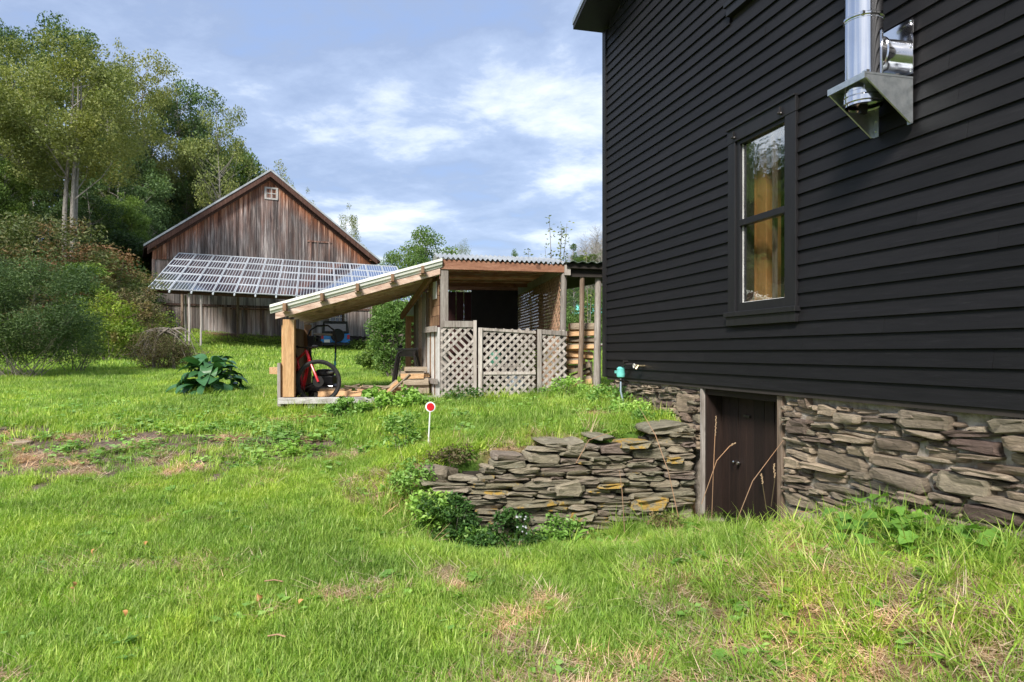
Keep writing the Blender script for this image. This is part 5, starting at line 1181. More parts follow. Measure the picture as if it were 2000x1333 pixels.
# ------------------------------------------------------------------ parked off-road car
D_ = 40.8; cx = -10.05; zg = 1.6
jp = thing('parked_car', (cx, D_, zg), 'blue off-road car with black hardtop and spare wheel, parked by the barn', 'car')
jr = rad(13.5)
def J(x, y, z):      # local car space: y forward, rear at 0
    return V(cx + x * math.cos(jr) - y * math.sin(jr), D_ + x * math.sin(jr) + y * math.cos(jr), zg + z)
JF = lambda a, b, z: J(a, b, z)
def jb(parts, name, mat, par, bev=0.0, sm=False):
    mb = MB()
    for a0, a1, b0, b1, z0, z1, *ta in parts:
        t = ta[0] if ta else 0.0
        mb.hexa([J(a0, b0, z0), J(a1, b0, z0), J(a1, b1, z0), J(a0, b1, z0), J(a0 + t, b0 + t * .7, z1), J(a1 - t, b0 + t * .7, z1), J(a1 - t, b1 - t, z1), J(a0 + t, b1 - t, z1)])
    return mb.build(name, M[mat], par, bevel=bev)
jb([(-0.80, 0.80, 0.05, 3.9, 0.55, 1.12)], 'body', 'bluepaint', jp, 0.04)
jb([(-0.78, 0.78, 3.0, 4.0, 1.121, 1.2)], 'bonnet', 'bluepaint', jp, 0.03)
jb([(-0.76, 0.76, 0.06, 2.6, 1.122, 1.82, 0.09)], 'hardtop', 'blackplastic', jp, 0.05)
jb([(-0.58, 0.58, 0.02, 0.1, 1.25, 1.66)], 'rear_window', 'darkglass', jp)
tgo = jb([(-0.70, 0.70, 0.02, 0.05, 0.62, 1.10)], 'tailgate', 'bluepaint', jp, 0.01)
jb([(-0.85, 0.85, -0.16, 0.05, 0.42, 0.60)], 'rear_bumper', 'blackplastic', jp, 0.03)
jb([(0.78, 0.95, 0.35, 1.3, 0.62, 0.9)], 'wheel_arch', 'blackplastic', jp, 0.03); jb([(-0.95, -0.78, 0.35, 1.3, 0.62, 0.9)], 'wheel_arch', 'blackplastic', jp, 0.03)
for sx in (-1, 1):
    jb([(sx * 0.72 - .07, sx * 0.72 + .07, -0.02, 0.04, 0.80, 1.05)], 'tail_light', 'signred', jp, 0.01)
jb([(-0.62, -0.30, -0.175, -0.165, 0.60, 0.76)], 'licence_plate', 'disc', jp)
def jwheel(x, y, z, ax, r=0.39, w=0.13, name='wheel'):
    mb = MB(); c_ = J(x, y, z); mb.lathe([(r * .6, -w), (r * .93, -w), (r, -w * .7), (r, w * .7), (r * .93, w), (r * .6, w)], c_, ax, 24); o_ = mb.build(name, M['rubber'], jp, smooth=True)
    mb = MB(); mb.lathe([(0, -w * .7), (r * .55, -w * .75), (r * .62, -w * .9), (r * .62, w * .9), (r * .55, w * .75), (0, w * .7)], c_, ax, 18, caps=False); mb.build('rim', M['blackmetal'], o_, smooth=True)
axx = (J(1, 0, 0) - J(0, 0, 0)).normalized(); axy = (J(0, -1, 0) - J(0, 0, 0)).normalized()
for x in (-.78, .78):
    for y in (0.75, 3.2): jwheel(x, y, 0.39, axx)
jwheel(0.12, -0.16, 1.0, axy, 0.38, 0.11, 'spare_wheel')
# ------------------------------------------------------------------ teal roofed house far behind the shelter
th_ = thing('distant_house', at(1165, 640, 60), 'small distant house with a teal metal roof seen past the wood shelter', 'house')
c_ = at(1168, 640, 60); TF = frame(V(c_.x, 60, 0), (1, 0, 0), (0, 1, 0))
zt0 = CAMZ + (HZ - 612) / FPX * 60
mb = MB(); mb.fbox(TF, -1.6, 6, 0, 5, -1, zt0); mb.build('wall', M['white'], th_)
mb = MB(); mb.hexa([TF(-1.9, -.4, zt0 - .1), TF(6.4, -.4, zt0 - .1), TF(6.4, 5.4, zt0 - .1), TF(-1.9, 5.4, zt0 - .1), TF(-1.6, 2.4, zt0 + .95), TF(6.1, 2.4, zt0 + .95), TF(6.1, 2.6, zt0 + .95), TF(-1.6, 2.6, zt0 + .95)]); mb.build('roof', M['tealroof'], th_)
# stone slabs in the left lawn
for px, py, D_, w, lb in ((103, 704, 22, 0.75, 'grey stone slab flat in the grass beside the left bushes, nearer one'), (150, 694, 25, 0.8, 'grey stone slab flat in the grass beside the left bushes, further one'), (55, 668, 26, .9, 'tilted grey stone seen through the stems of the leftmost bush')):
    c_ = at(px, py, D_); o_ = bpy.data.objects.new('stone_slab', ST['stone_found'][4]); COL.objects.link(o_); o_.location = (c_.x, c_.y, hz1(c_.x, c_.y) + .03 + (.25 if px == 55 else 0)); o_.rotation_euler = (rad(-90), 0, .2); o_.scale = (w, 0.12 if px != 55 else .5, 0.45); tag(o_, lb, 'stone slab', 'stone slabs in the grass')
o_ = bpy.data.objects.new('paving_stone', ST['stone_found'][5]); COL.objects.link(o_); c_ = at(40, 879, 8.6); o_.location = (c_.x, c_.y, hz1(c_.x, c_.y) + .01); o_.rotation_euler = (rad(-90), 0, .1); o_.scale = (0.24, .05, .2); tag(o_, 'small pale flat stone in the bare muddy patch of the lawn', 'stone')
# ------------------------------------------------------------------ vegetation
def leaf_arrays(cen, size, rng, aspect=0.5, up=0.35, fold=0.25, dirs=None):
    """folded two-triangle leaves at the given centres"""
    n = len(cen)
    if dirs is None:
        d = rng.normal(size=(n, 3)); d[:, 2] = d[:, 2] * 0.6 - 0.15
    else: d = dirs + rng.normal(scale=0.35, size=(n, 3))
    d /= np.linalg.norm(d, axis=1, keepdims=True) + 1e-9
    u = rng.normal(size=(n, 3)) * (1 - up) + np.array([0, 0, 1.0]) * up * 1.6
    s_ = np.cross(d, u); s_ /= np.linalg.norm(s_, axis=1, keepdims=True) + 1e-9
    nn = np.cross(s_, d)
    L = size[:, None]; W = L * aspect
    a = cen - d * L * 0.5; b = cen + d * L * 0.5
    m0 = cen - s_ * W * 0.5 + nn * L * fold * 0.5; m1 = cen + s_ * W * 0.5 + nn * L * fold * 0.5
    v = np.stack([a, m0, b, m1], 1).reshape(-1, 3)
    k = np.arange(n)[:, None] * 4
    f = np.concatenate([k + np.array([[0, 1, 2]]), k + np.array([[0, 2, 3]])], 1).reshape(-1, 3)
    return v, f
def tri_mesh(name, v, f, mat, rnd=None, midx=None):
    me = bpy.data.meshes.new(name); me.vertices.add(len(v)); me.vertices.foreach_set('co', np.ascontiguousarray(v, np.float32).ravel())
    me.loops.add(f.size); me.loops.foreach_set('vertex_index', f.ravel().astype(np.int32)); me.polygons.add(len(f))
    me.polygons.foreach_set('loop_start', np.arange(0, f.size, f.shape[1], dtype=np.int32))
    for m_ in (mat if isinstance(mat, list) else [mat]): me.materials.append(m_)
    if midx is not None: me.polygons.foreach_set('material_index', midx.astype(np.int32))
    if rnd is not None:
        a_ = me.attributes.new('rnd', 'FLOAT', 'FACE'); a_.data.foreach_set('value', rnd.astype(np.float32))
    me.update(); return me
TREES = bpy.data.collections.new('stock')
def crown_points(rng, n, shape, R, H, base, fill=0.55):
    pts = []
    while len(pts) < n:
        p = rng.uniform(-1, 1, 3); r = np.linalg.norm(p)
        if r > 1 or r < fill * rng.random() ** 0.5: continue
        pts.append(p)
    p = np.array(pts); z = (p[:, 2] + 1) / 2
    if shape == 'cone': rr_ = (1.05 - z) ** 0.9
    elif shape == 'round': rr_ = np.sqrt(np.clip(1 - (2 * z - 1) ** 2 * 0.6, 0.1, 1))
    elif shape == 'column': rr_ = np.full_like(z, 0.8)
    else: rr_ = np.sqrt(np.clip(1 - (2 * z - 1.05) ** 2 * 0.75, 0.08, 1)) * (0.8 + 0.4 * np.sin(z * 7 + 1) ** 2)
    xy = p[:, :2] / (np.linalg.norm(p[:, :2], axis=1, keepdims=True) + 1e-6) * (np.linalg.norm(p[:, :2], axis=1, keepdims=True) ** 0.6)
    return np.stack([xy[:, 0] * rr_ * R, xy[:, 1] * rr_ * R, base + z * (H - base)], 1)
def make_tree(seed, H_, R, base, shape, nclump, nleaf, lsize, leafm, barkm='treebark', trunk_r=0.2, csize=0.9, flat=0.55, trunks=1, lean=0.0, limb=1.0, fill=0.55, aspect=0.55, name='tree'):
    rng = np.random.default_rng(seed); rr_ = random.Random(seed)
    root = bpy.data.objects.new(name, None); WL[root.name] = Vector((0, 0, 0))
    cp = crown_points(rng, nclump, shape, R, H_, base, fill)
    cs = csize * rng.uniform(0.55, 1.35, nclump)
    per = rng.multinomial(nleaf, cs ** 2 / (cs ** 2).sum())
    cen = []; 
    for c_, s_, k in zip(cp, cs, per):
        q = rng.normal(size=(k, 3)); q /= np.linalg.norm(q, axis=1, keepdims=True) + 1e-9
        q *= (rng.random((k, 1)) ** 0.45); q[:, 2] *= flat; q *= s_
        cen.append(c_ + q)
    cen = np.concatenate(cen); v, f = leaf_arrays(cen, lsize * rng.uniform(0.6, 1.4, len(cen)), rng, aspect)
    rnd = np.repeat(np.clip(rng.normal(0.5, 0.25, len(cen)), 0, 1), 2)
    crown = bpy.data.objects.new('crown', tri_mesh('crown', v, f, M[leafm], rnd)); crown.parent = root; crown['kind'] = 'stuff'
    mb = MB()
    bases = [V(0, 0, -0.3)] if trunks == 1 else [V(rr_.uniform(-.6, .6) * trunks * .4, rr_.uniform(-.3, .3), -0.3) for _ in range(trunks)]
    tr = []
    for b in bases:
        pts = []; x, y = b.x, b.y
        lx = lean + rr_.uniform(-.04, .04)
        for i in range(8):
            t = i / 7; z = -0.3 + t * (H_ * 0.92 + .3); pts.append(V(b.x + lx * z + 0.10 * R * math.sin(t * 4 + seed) * t, b.y + 0.08 * R * math.sin(t * 5 + 2 * seed) * t, z))
        mb.tube(pts, [trunk_r * (1.25 if i == 0 else 1 - 0.88 * i / 7) for i in range(8)], 8); tr.append(pts)
    trunk = MB.build(mb, 'trunk', M[barkm], root, smooth=True); COL.objects.unlink(trunk)
    mb = MB()
    for i, c_ in enumerate(cp):
        if rr_.random() > limb: continue
        c_ = Vector(c_); pts = tr[i % len(tr)]
        zt = max(base * 0.7, c_.z - (0.4 + rr_.random() * 0.5) * math.hypot(c_.x, c_.y)); zt = min(max(zt, 0.15 * H_), H_ * .85)
        t = (zt + .3) / (H_ * .92 + .3) * 7; k = int(min(6, t)); p0 = pts[k].lerp(pts[k + 1], min(1, t - k))
        mid = p0.lerp(c_, 0.5) + V(rr_.uniform(-.1, .1) * R, rr_.uniform(-.1, .1) * R, -0.03 * R + rr_.uniform(-.06, .06) * R)
        r0 = trunk_r * 0.30 * (1 - 0.6 * zt / H_)
        mb.tube([p0, mid, c_], [r0, r0 * .6, r0 * .2], 4, caps=False)
        for q in range(2):
            e = c_ + V(*(rng.normal(size=3) * cs[i] * .6)); mb.tube([mid.lerp(c_, .7), e], [r0 * .3, r0 * .1], 3, caps=False)
    if mb.v: lb = MB.build(mb, 'branches', M[barkm], root, smooth=True); COL.objects.unlink(lb)
    return root
def plant_tree(proto, loc, rotz, scale, name, label, cat, group=None):
    r = proto.copy(); r.name = name; COL.objects.link(r); r.location = loc; r.rotation_euler = (0, 0, rotz); r.scale = scale if isinstance(scale, (tuple, list)) else (scale,) * 3
    for ch in proto.children:
        d = ch.copy(); d.name = ch.name.split('.')[0]; COL.objects.link(d); d.parent = r
    return tag(r, label, cat, group)
P_ = {
 'olive': make_tree(101, 18, 5.6, 5.0, 'uneven', 150, 40000, 0.20, 'olive', trunk_r=0.34, csize=1.3, flat=0.5, trunks=2, fill=0.35, limb=.35),
 'dark': make_tree(102, 18, 4.6, 1.5, 'uneven', 120, 36000, 0.24, 'darkleaf', trunk_r=0.25, csize=1.4, flat=0.6, fill=0.5),
 'dark2': make_tree(103, 15, 4.4, 1.0, 'round', 110, 34000, 0.24, 'darkleaf', trunk_r=0.22, csize=1.3, flat=0.55, fill=0.6),
 'maple': make_tree(104, 12, 4.0, 2.0, 'round', 110, 34000, 0.23, 'midleaf', trunk_r=0.22, csize=1.15, flat=0.55, fill=0.6),
 'loose': make_tree(105, 15, 3.4, 4.0, 'uneven', 70, 8000, 0.20, 'olive', trunk_r=0.16, csize=1.0, flat=0.7, fill=0.4),
 'bright': make_tree(106, 9, 3.5, 1.2, 'round', 100, 26000, 0.19, 'brightleaf', trunk_r=0.18, csize=0.95, flat=0.6, fill=0.6),
 'spruce': make_tree(107, 14, 2.3, 1.0, 'cone', 90, 12000, 0.17, 'darkleaf', trunk_r=0.2, csize=0.7, flat=0.4, fill=0.3),
 'grey': make_tree(108, 14, 3.6, 4.0, 'uneven', 80, 7000, 0.15, 'olive', barkm='twig', trunk_r=0.14, csize=1.1, flat=0.6, fill=0.3),
}
rp = random.Random(55)
P_['olive1'] = make_tree(111, 18, 5.6, 8.6, 'uneven', 130, 36000, 0.20, 'olive', trunk_r=0.25, csize=1.3, flat=0.5, trunks=3, fill=0.3, limb=.22)
def tree_at(kind, px, D, ytop, wpx, name, label, group=None, zg=None, base=None):
    x = (px - 1000) / FPX * D; zg = hz1(x, D) if zg is None else zg
    h_ = CAMZ + (HZ - ytop) / FPX * D - zg; pr = P_[kind]
    ph_ = {'olive1': 18, 'olive': 18, 'dark': 18, 'dark2': 15, 'maple': 12, 'loose': 15, 'bright': 9, 'spruce': 14, 'grey': 14}[kind] * 1.03
    pr_ = {'olive1': 6.2, 'olive': 6.2, 'dark': 5.2, 'dark2': 4.9, 'maple': 4.5, 'loose': 3.8, 'bright': 3.9, 'spruce': 2.5, 'grey': 4.0}[kind]
    sz = h_ / ph_; sx = (wpx / FPX * D / 2) / pr_
    return plant_tree(pr, (x, D, zg), rp.uniform(0, 6.28), (sx, sx, sz), name, label, 'tree', group)
GT = 'trees on the wooded slope behind the yard'
tree_at('olive1', 135, 38, 72, 330, 'broadleaf_tree', 'tall olive green tree with twin pale trunks rising above the left bushes', GT)
tree_at('olive', 275, 60, 100, 230, 'broadleaf_tree', 'olive yellow tree crown just right of the twin trunked tree', GT)
tree_at('olive', 20, 44, 95, 260, 'broadleaf_tree', 'olive tree at the left edge of the photo behind the bushes', GT)
tree_at('dark', 5, 52, 22, 130, 'broadleaf_tree', 'dark green tall tree top at the upper left corner', GT)
tree_at('dark', 120, 56, 22, 200, 'broadleaf_tree', 'dark tree whose crown is the highest, behind the twin trunked tree', GT)
tree_at('loose', 215, 55, 62, 130, 'broadleaf_tree', 'thin crowned tree with reddish tips, right of the highest crown', GT)
tree_at('dark', 355, 64, 140, 190, 'broadleaf_tree', 'dark green round topped tree standing behind the left half of the barn roof', GT)
tree_at('loose', 430, 60, 165, 130, 'broadleaf_tree', 'sparse twiggy tree against the sky above the rounded green maple', GT)
tree_at('maple', 455, 66, 262, 150, 'maple_tree', 'rounded mid green maple just above the left slope of the barn roof', GT)
tree_at('loose', 540, 75, 300, 110, 'broadleaf_tree', 'sparse yellowing tree peeking over the barn ridge', GT)
tree_at('loose', 595, 78, 360, 60, 'broadleaf_tree', 'small sparse tree tip behind the right slope of the barn roof', GT)
tree_at('loose', 680, 72, 392, 60, 'broadleaf_tree', 'lone feathery tree top right of the barn roof against the sky', GT)
for px, D_, yt, w, kd, lb in [(235, 54, 250, 170, 'dark2', 'dark tree filling the gap between the twin trunks and the barn'), (325, 63, 290, 150, 'grey', 'bare grey branched tree in the dark gap left of the barn roof'), (270, 58, 270, 160, 'dark2', 'dark bushy tree behind the bare grey branches'), (395, 64, 250, 150, 'dark2', 'dark tree right behind the barn roof slope'), (180, 44, 345, 170, 'dark2', 'low dark tree behind the twin pale trunks'), (70, 42, 330, 170, 'dark2', 'low dark green tree left of the twin pale trunks'), (240, 46, 370, 110, 'maple', 'small green tree with yellow leaf clusters beside the left barn corner'), (0, 38, 300, 120, 'maple', 'mid green tree at the left edge above the reddish bushes'), (345, 70, 330, 160, 'dark2', 'dark undergrowth tree under the barn eave line'), (420, 74, 300, 140, 'dark2', 'dark leafy tree at the foot of the maple')]:
    tree_at(kd, px, D_, yt, w, 'broadleaf_tree', lb, GT)
for x, y, s_ in ((-30, 36, .60), (-33, 41, .62), (-37, 45, .70), (-36, 38, .55), (-41, 43, .66), (-41, 49, .75), (-46, 46, .6)):
    plant_tree(P_['dark' if x % 2 else 'maple'], (x, y, hz1(x, y)), rp.uniform(0, 6), s_ if x % 2 else s_ * 1.3, 'broadleaf_tree', 'dark wood edge tree left of the picture, mirrored in the window', 'tree', 'wood edge mirrored in the window')
for k in range(9):   # rear rows outside the picture on the left, mirrored in the window panes
    x = -38 - 6 * k; y = 31 - 5.0 * k
    plant_tree(P_[('dark', 'maple', 'dark2')[k % 3]], (x + rp.uniform(-2, 2), y, hz1(x, y)), rp.uniform(0, 6), 0.85, 'broadleaf_tree', 'dark wood edge tree left of the picture, mirrored in the window', 'tree', 'wood edge mirrored in the window')
for x, y, s_ in ():
    plant_tree(P_['maple'], (x, y, hz1(x, y)), rp.uniform(0, 6), s_, 'maple_tree', 'green maple left of the picture, mirrored in the upper window pane', 'tree', 'maples mirrored in the window')
tree_at('bright', 838, 50, 452, 160, 'maple_tree', 'bright green round tree between the barn and the corrugated shed roof', None)
tree_at('bright', 765, 58, 498, 90, 'maple_tree', 'low bright green tree hugging the right end of the solar array', None)
tree_at('grey', 905, 47, 455, 46, 'broadleaf_tree', 'thin bare twiggy tree beside the bright green round tree', None)
tree_at('maple', 790, 62, 520, 150, 'maple_tree', 'darker low tree under the bright round tree', None)
tree_at('spruce', 1121, 62, 470, 44, 'spruce_tree', 'dark pointed spruce standing behind the wood shelter roof', None)
tree_at('bright', 1007, 62, 492, 30, 'maple_tree', 'tiny tree top showing over the middle of the corrugated roof', None)
def sapling(seed, h_, nst, spread, nleaf, ls, mat, label, loc, name='sapling', cat='sapling'):
    rng = np.random.default_rng(seed); t = thing(name, loc, label, cat); mb = MB(); cen = []; dirs = []
    for k in range(nst):
        a = rng.uniform(0, 6.28); tipx = math.cos(a) * spread * rng.uniform(.3, 1); tipy = math.sin(a) * spread * .7; hh = h_ * rng.uniform(.72, 1.0)
        pts = [V(tipx * u ** 1.3, tipy * u ** 1.3, hh * u) for u in (0, .25, .5, .75, 1.0)]
        mb.tube([p + Vector(loc) for p in pts], [0.025, .02, .015, .01, .004], 5)
        for q in range(nleaf):
            u = rng.uniform(.35, 1) ; i = min(3, int(u * 4)); p = pts[i].lerp(pts[i + 1], u * 4 - i); cen.append(np.array(p) + rng.normal(scale=(.07, .07, .04))); dirs.append([rng.normal(), rng.normal(), .3])
    mb.build('stem', M['twig'], t, smooth=True)
    v, f = leaf_arrays(np.array(cen), ls * rng.uniform(.7, 1.3, len(cen)), rng, 0.45, dirs=np.array(dirs))
    o_ = bpy.data.objects.new('foliage', tri_mesh('foliage', v, f, M[mat], np.repeat(rng.random(len(cen)), 2))); COL.objects.link(o_); o_.parent = t; o_['kind'] = 'stuff'; return t
def sap_at(px, D, yt, zb, *a, **k):
    x = (px - 1000) / FPX * D; zg = hz1(x, D); return (x, D, zg), CAMZ + (HZ - yt) / FPX * D - zg
for px, D_, yt, nst, sp, nl, lb in ((1085, 19, 424, 8, 0.42, 75, 'leafy apple sapling with upright shoots behind the right end of the shed roof'), (1038, 20, 464, 2, 0.10, 60, 'slim upright shoot over the corrugated roof left of the leafy sapling'), (1150, 19, 475, 2, 0.10, 55, 'slim shoot over the wood shelter roof next to the black house'), (905, 22, 476, 5, .5, 50, 'loose leafy branch tips over the left corner of the corrugated roof')):
    loc, hh = sap_at(px, D_, yt, 0); sapling(px, hh, nst, sp, nl, 0.10, 'olive' if px != 905 else 'brightleaf', lb, loc)
# forested hill to the right far away
mb = MB(); vs = []; NXH, NYH = 40, 14
for j in range(NYH):
    for i in range(NXH):
        x = 4 + 200 * i / (NXH - 1); y = 95 + 150 * j / (NYH - 1)
        ridge = np.interp(x, [4, 9, 16, 24, 40, 80, 204], [0, 9, 20, 27, 36, 44, 40]) * math.sin(math.pi * min(1, j / (NYH - 1) * 0.75)) 
        vs.append((x, y, 3 + ridge + 1.0 * mnoise.noise(V(x * .1, y * .1, 0))))
fs = [(j * NXH + i, j * NXH + i + 1, (j + 1) * NXH + i + 1, (j + 1) * NXH + i) for j in range(NYH - 1) for i in range(NXH - 1)]
M['forest'] = mk('far_forest', [(0.05, 0.09, 0.03), (0.09, 0.15, 0.045), (0.14, 0.2, 0.07)], 0.5, rough=1.0, bump=1.0, bdist=1.0, coord='World', rnd=(1, 1))
mb.add(vs, fs).build('hills', M['forest'], smooth=True, kind='structure', label='green wooded hill far behind the wood shelter', cat='hill')
ords = ['first', 'second', 'third', 'fourth', 'fifth', 'sixth', 'seventh', 'eighth']
for k in range(21):
    px = 1102 + 84 * (k % 7) / 6 + rp.uniform(-2, 2); row = k // 7; D_ = (50, 78, 120)[row] + rp.uniform(-4, 8)
    yt = (595, 560, 525)[row] + rp.uniform(-10, 14)
    if row == 0: yt += 14
    tree_at(('bright', 'maple', 'dark2', 'bright')[k % 4], px, D_, yt, (44, 40, 40)[row], 'maple_tree', '%s tree from the left in the %s row beyond the wood shelter' % (ords[k % 7], ('nearest', 'middle', 'farthest')[row]), 'trees on the far slope behind the wood shelter', zg=hz1((px - 1000) / FPX * D_, D_) + (0, 2, 8)[row])
for k in range(6):
    px = 1128 + k * 10; D_ = 150 + 6 * (k % 3); yt = 503 - k * 1.6 - (k % 2) * 3
    tree_at(('bright', 'maple')[k % 2], px, D_, yt, 26, 'maple_tree', '%s tree from the left along the skyline of the far green hill' % ords[k], 'trees along the far hill skyline', zg=CAMZ + (HZ - 520) / FPX * D_)
# distant wood edge elsewhere, outside the view but mirrored / lighting
# ------------------------------------------------------------------ shrubs
def make_shrub(seed, loc, W, Dp, Hh, nclump, nleaf, ls, mat, label, name='shrub', cat='shrub', group=None, stems=8, base=0.1, csize=0.3, flat=0.7, aspect=.5, stemm='twig', shape='round', fill=.55, stem_r=.02, lean=(0, 0)):
    rng = np.random.default_rng(seed); t = thing(name, loc, label, cat, group)
    cp = crown_points(rng, nclump, shape, 1.0, Hh, base * Hh, fill); cp[:, 0] *= W / 2; cp[:, 1] *= Dp / 2; cp[:, 0] += lean[0] * cp[:, 2]; cp[:, 1] += lean[1] * cp[:, 2]
    cs = csize * rng.uniform(.6, 1.4, nclump); per = rng.multinomial(nleaf, cs ** 2 / (cs ** 2).sum()); cen = []
    for c_, s_, k in zip(cp, cs, per):
        q = rng.normal(size=(k, 3)); q /= np.linalg.norm(q, axis=1, keepdims=True) + 1e-9; q *= rng.random((k, 1)) ** .5; q[:, 2] *= flat; cen.append(c_ + q * s_)
    cen = np.concatenate(cen); cen = cen[cen[:, 2] > 0.0]
    v, f = leaf_arrays(cen, ls * rng.uniform(.6, 1.4, len(cen)), rng, aspect)
    o_ = bpy.data.objects.new('foliage', tri_mesh('foliage', v, f, M[mat], np.repeat(rng.random(len(cen)), 2))); COL.objects.link(o_); o_.parent = t; o_['kind'] = 'stuff'
    mb = MB(); L = Vector(loc)
    for k in range(stems):
        c_ = Vector(cp[int(rng.integers(nclump))]); b = V(rng.uniform(-.12, .12) * W, rng.uniform(-.12, .12) * Dp, -.1); mid = b.lerp(c_, .55) + V(0, 0, -.05 * Hh)
        mb.tube([b + L, mid + L, c_ + L], [stem_r, stem_r * .7, stem_r * .25], 5, caps=False)
    if stems: mb.build('stem', M[stemm], t, smooth=True)
    return t
def shrub_at(seed, px, D, ytop, wpx, mat, label, zadd=0.0, dp=None, **kw):
    x = (px - 1000) / FPX * D; zg = hz1(x, D) + zadd; hh = CAMZ + (HZ - ytop) / FPX * D - zg; W = wpx / FPX * D
    return make_shrub(seed, (x, D, zg), W, dp or W * .7, hh, kw.pop('nclump', 60), kw.pop('nleaf', 9000), kw.pop('ls', .07), mat, label, **kw)
shrub_at(1, 40, 16.5, 500, 300, 'bluegreen', 'big blue green fine leaved bush with bare stems below, at the left edge', nclump=110, nleaf=52000, ls=.06, stems=40, base=.20, csize=.42, stem_r=.009, aspect=.35, fill=.5)
shrub_at(20, 150, 18.5, 600, 110, 'bluegreen', 'smaller blue green bush leaning out right of the big one', nclump=40, nleaf=9000, ls=.05, stems=10, base=.1, csize=.3, stem_r=.012, aspect=.3)
shrub_at(2, 70, 27, 418, 300, 'sumac', 'tall reddish olive sumac thicket above the left bush', nclump=90, nleaf=20000, ls=.15, csize=.9, base=.0, flat=.5, aspect=.35)
shrub_at(3, 190, 29, 462, 170, 'sumac', 'olive sumac thicket sloping down towards the barn', nclump=70, nleaf=15000, ls=.14, csize=.8, base=.0, flat=.5, aspect=.35)
shrub_at(4, 160, 25, 515, 90, 'midleaf', 'fresh green sumac with long feathery leaves in front of the dark thicket', nclump=30, nleaf=2800, ls=.2, csize=.5, base=.2, flat=.35, aspect=.22)
shrub_at(5, 215, 23, 575, 110, 'yellowleaf', 'yellow green bush between the sumacs and the barn corner', nclump=45, nleaf=7500, ls=.09, csize=.4, base=.0, flat=.7)
shrub_at(6, 265, 25, 560, 90, 'brownleaf', 'brownish tangled bush in front of the left barn corner', nclump=45, nleaf=8000, ls=.07, csize=.35, base=.0, stems=18)
shrub_at(60, 300, 27, 605, 70, 'yellowleaf', 'small light green bush at the foot of the barn corner', nclump=30, nleaf=3500, ls=.09, csize=.35, base=0)
shrub_at(7, 285, 24, 530, 22, 'brownleaf', 'tall thin brown seed spire standing before the solar array corner', nclump=22, nleaf=1800, ls=.06, csize=.13, base=.15, stems=5, shape='column')
shrub_at(8, 232, 40, 520, 120, 'darkleaf', 'dark low thicket beside the left barn wall', nclump=50, nleaf=9000, ls=.15, csize=.9, base=0)
shrub_at(9, 775, 17, 580, 88, 'brightleaf', 'arching leafy shrub seen under the roof of the shed side bay', nclump=60, nleaf=8500, ls=.09, csize=.32, base=.08, stems=24, aspect=.35)
shrub_at(10, 742, 19, 655, 80, 'midleaf', 'low leafy shrub skirting the arching one by the barn', nclump=30, nleaf=3500, ls=.08, csize=.25, base=0, stems=8)
shrub_at(11, 716, 40, 668, 70, 'midleaf', 'low green growth under the raised right end of the barn', nclump=30, nleaf=2500, ls=.12, csize=.4, base=0, stems=0)
shrub_at(12, 1150, 40, 585, 90, 'brightleaf', 'light green bush low between the posts of the wood shelter', nclump=40, nleaf=6000, ls=.13, csize=.6, base=0)
# old vine arbour / weeping tree
ar = shrub_at(13, 315, 19.5, 642, 120, 'brownleaf', 'low weeping grey branched tree with dry brown growth beneath, left of the hosta', nclump=60, nleaf=12000, ls=.05, csize=.24, base=.0, stems=10, aspect=.3, name='weeping_tree', cat='tree')
L = at(315, 720, 19.5); zg = hz1(L.x, L.y); rw_ = random.Random(8); mb = MB()
for px0, pxm, pxt, ym, yt in ((300, 300, 312, 690, 645), (340, 339, 345, 680, 652), (300, 304, 330, 660, 641)):
    mb.tube([V(at(px0, 0, 19.3).x, 19.3, zg - .05), at(pxm, ym, 19.3), at(pxt, yt, 19.3)], [.045, .035, .03], 6)
for k in range(26):
    a = at(rw_.uniform(300, 345), rw_.uniform(641, 650), 19.5); e = rw_.choice((-1, 1)); dx = rw_.uniform(30, 68) * e
    b = at((a.x / 19.5 * FPX + 1000) + dx * .55, rw_.uniform(645, 660), 19.5 + rw_.uniform(-.3, .3)); c_ = at((a.x / 19.5 * FPX + 1000) + dx, rw_.uniform(675, 712), 19.5 + rw_.uniform(-.4, .4))
    mb.tube([a, a.lerp(b, .5) + V(0, 0, .06), b, c_], [.028, .02, .009, .006], 5)
mb.build('branches', M['twig'], ar, smooth=True)
# hosta with individual leaves
def big_leaf(name, L, W, mat, nseg=5, curl=0.5, lobed=False):
    vs = []; fs = []
    for i in range(nseg + 1):
        t = i / nseg; w = W * (math.sin(math.pi * min(1, t * .96 + .02)) ** .7) * (1 if not lobed else (1 + .25 * math.sin(t * 14)))
        x = L * t * math.cos(curl * t); z = -L * curl * .55 * t * t
        vs += [(x, -w / 2, z + w * .16), (x, 0, z), (x, w / 2, z + w * .16)]
    for i in range(nseg):
        for k in range(2): a = i * 3 + k; fs.append((a, a + 1, a + 4, a + 3))
    return new_mesh(name, vs, fs, M[mat], None, True)
HL = [big_leaf('leaf', l_, w_, 'hosta', 6, c_) for l_, w_, c_ in ((.42, .22, .9), (.36, .2, 1.2), (.46, .2, .7), (.30, .18, 1.0))]
hc = at(411, 752, 13.2); zg = hz1(hc.x, hc.y); ho = thing('hosta', (hc.x, hc.y, zg), 'large clump of broad dark green glossy leaves in the lawn left of the shed', 'plant')
rh = random.Random(12)
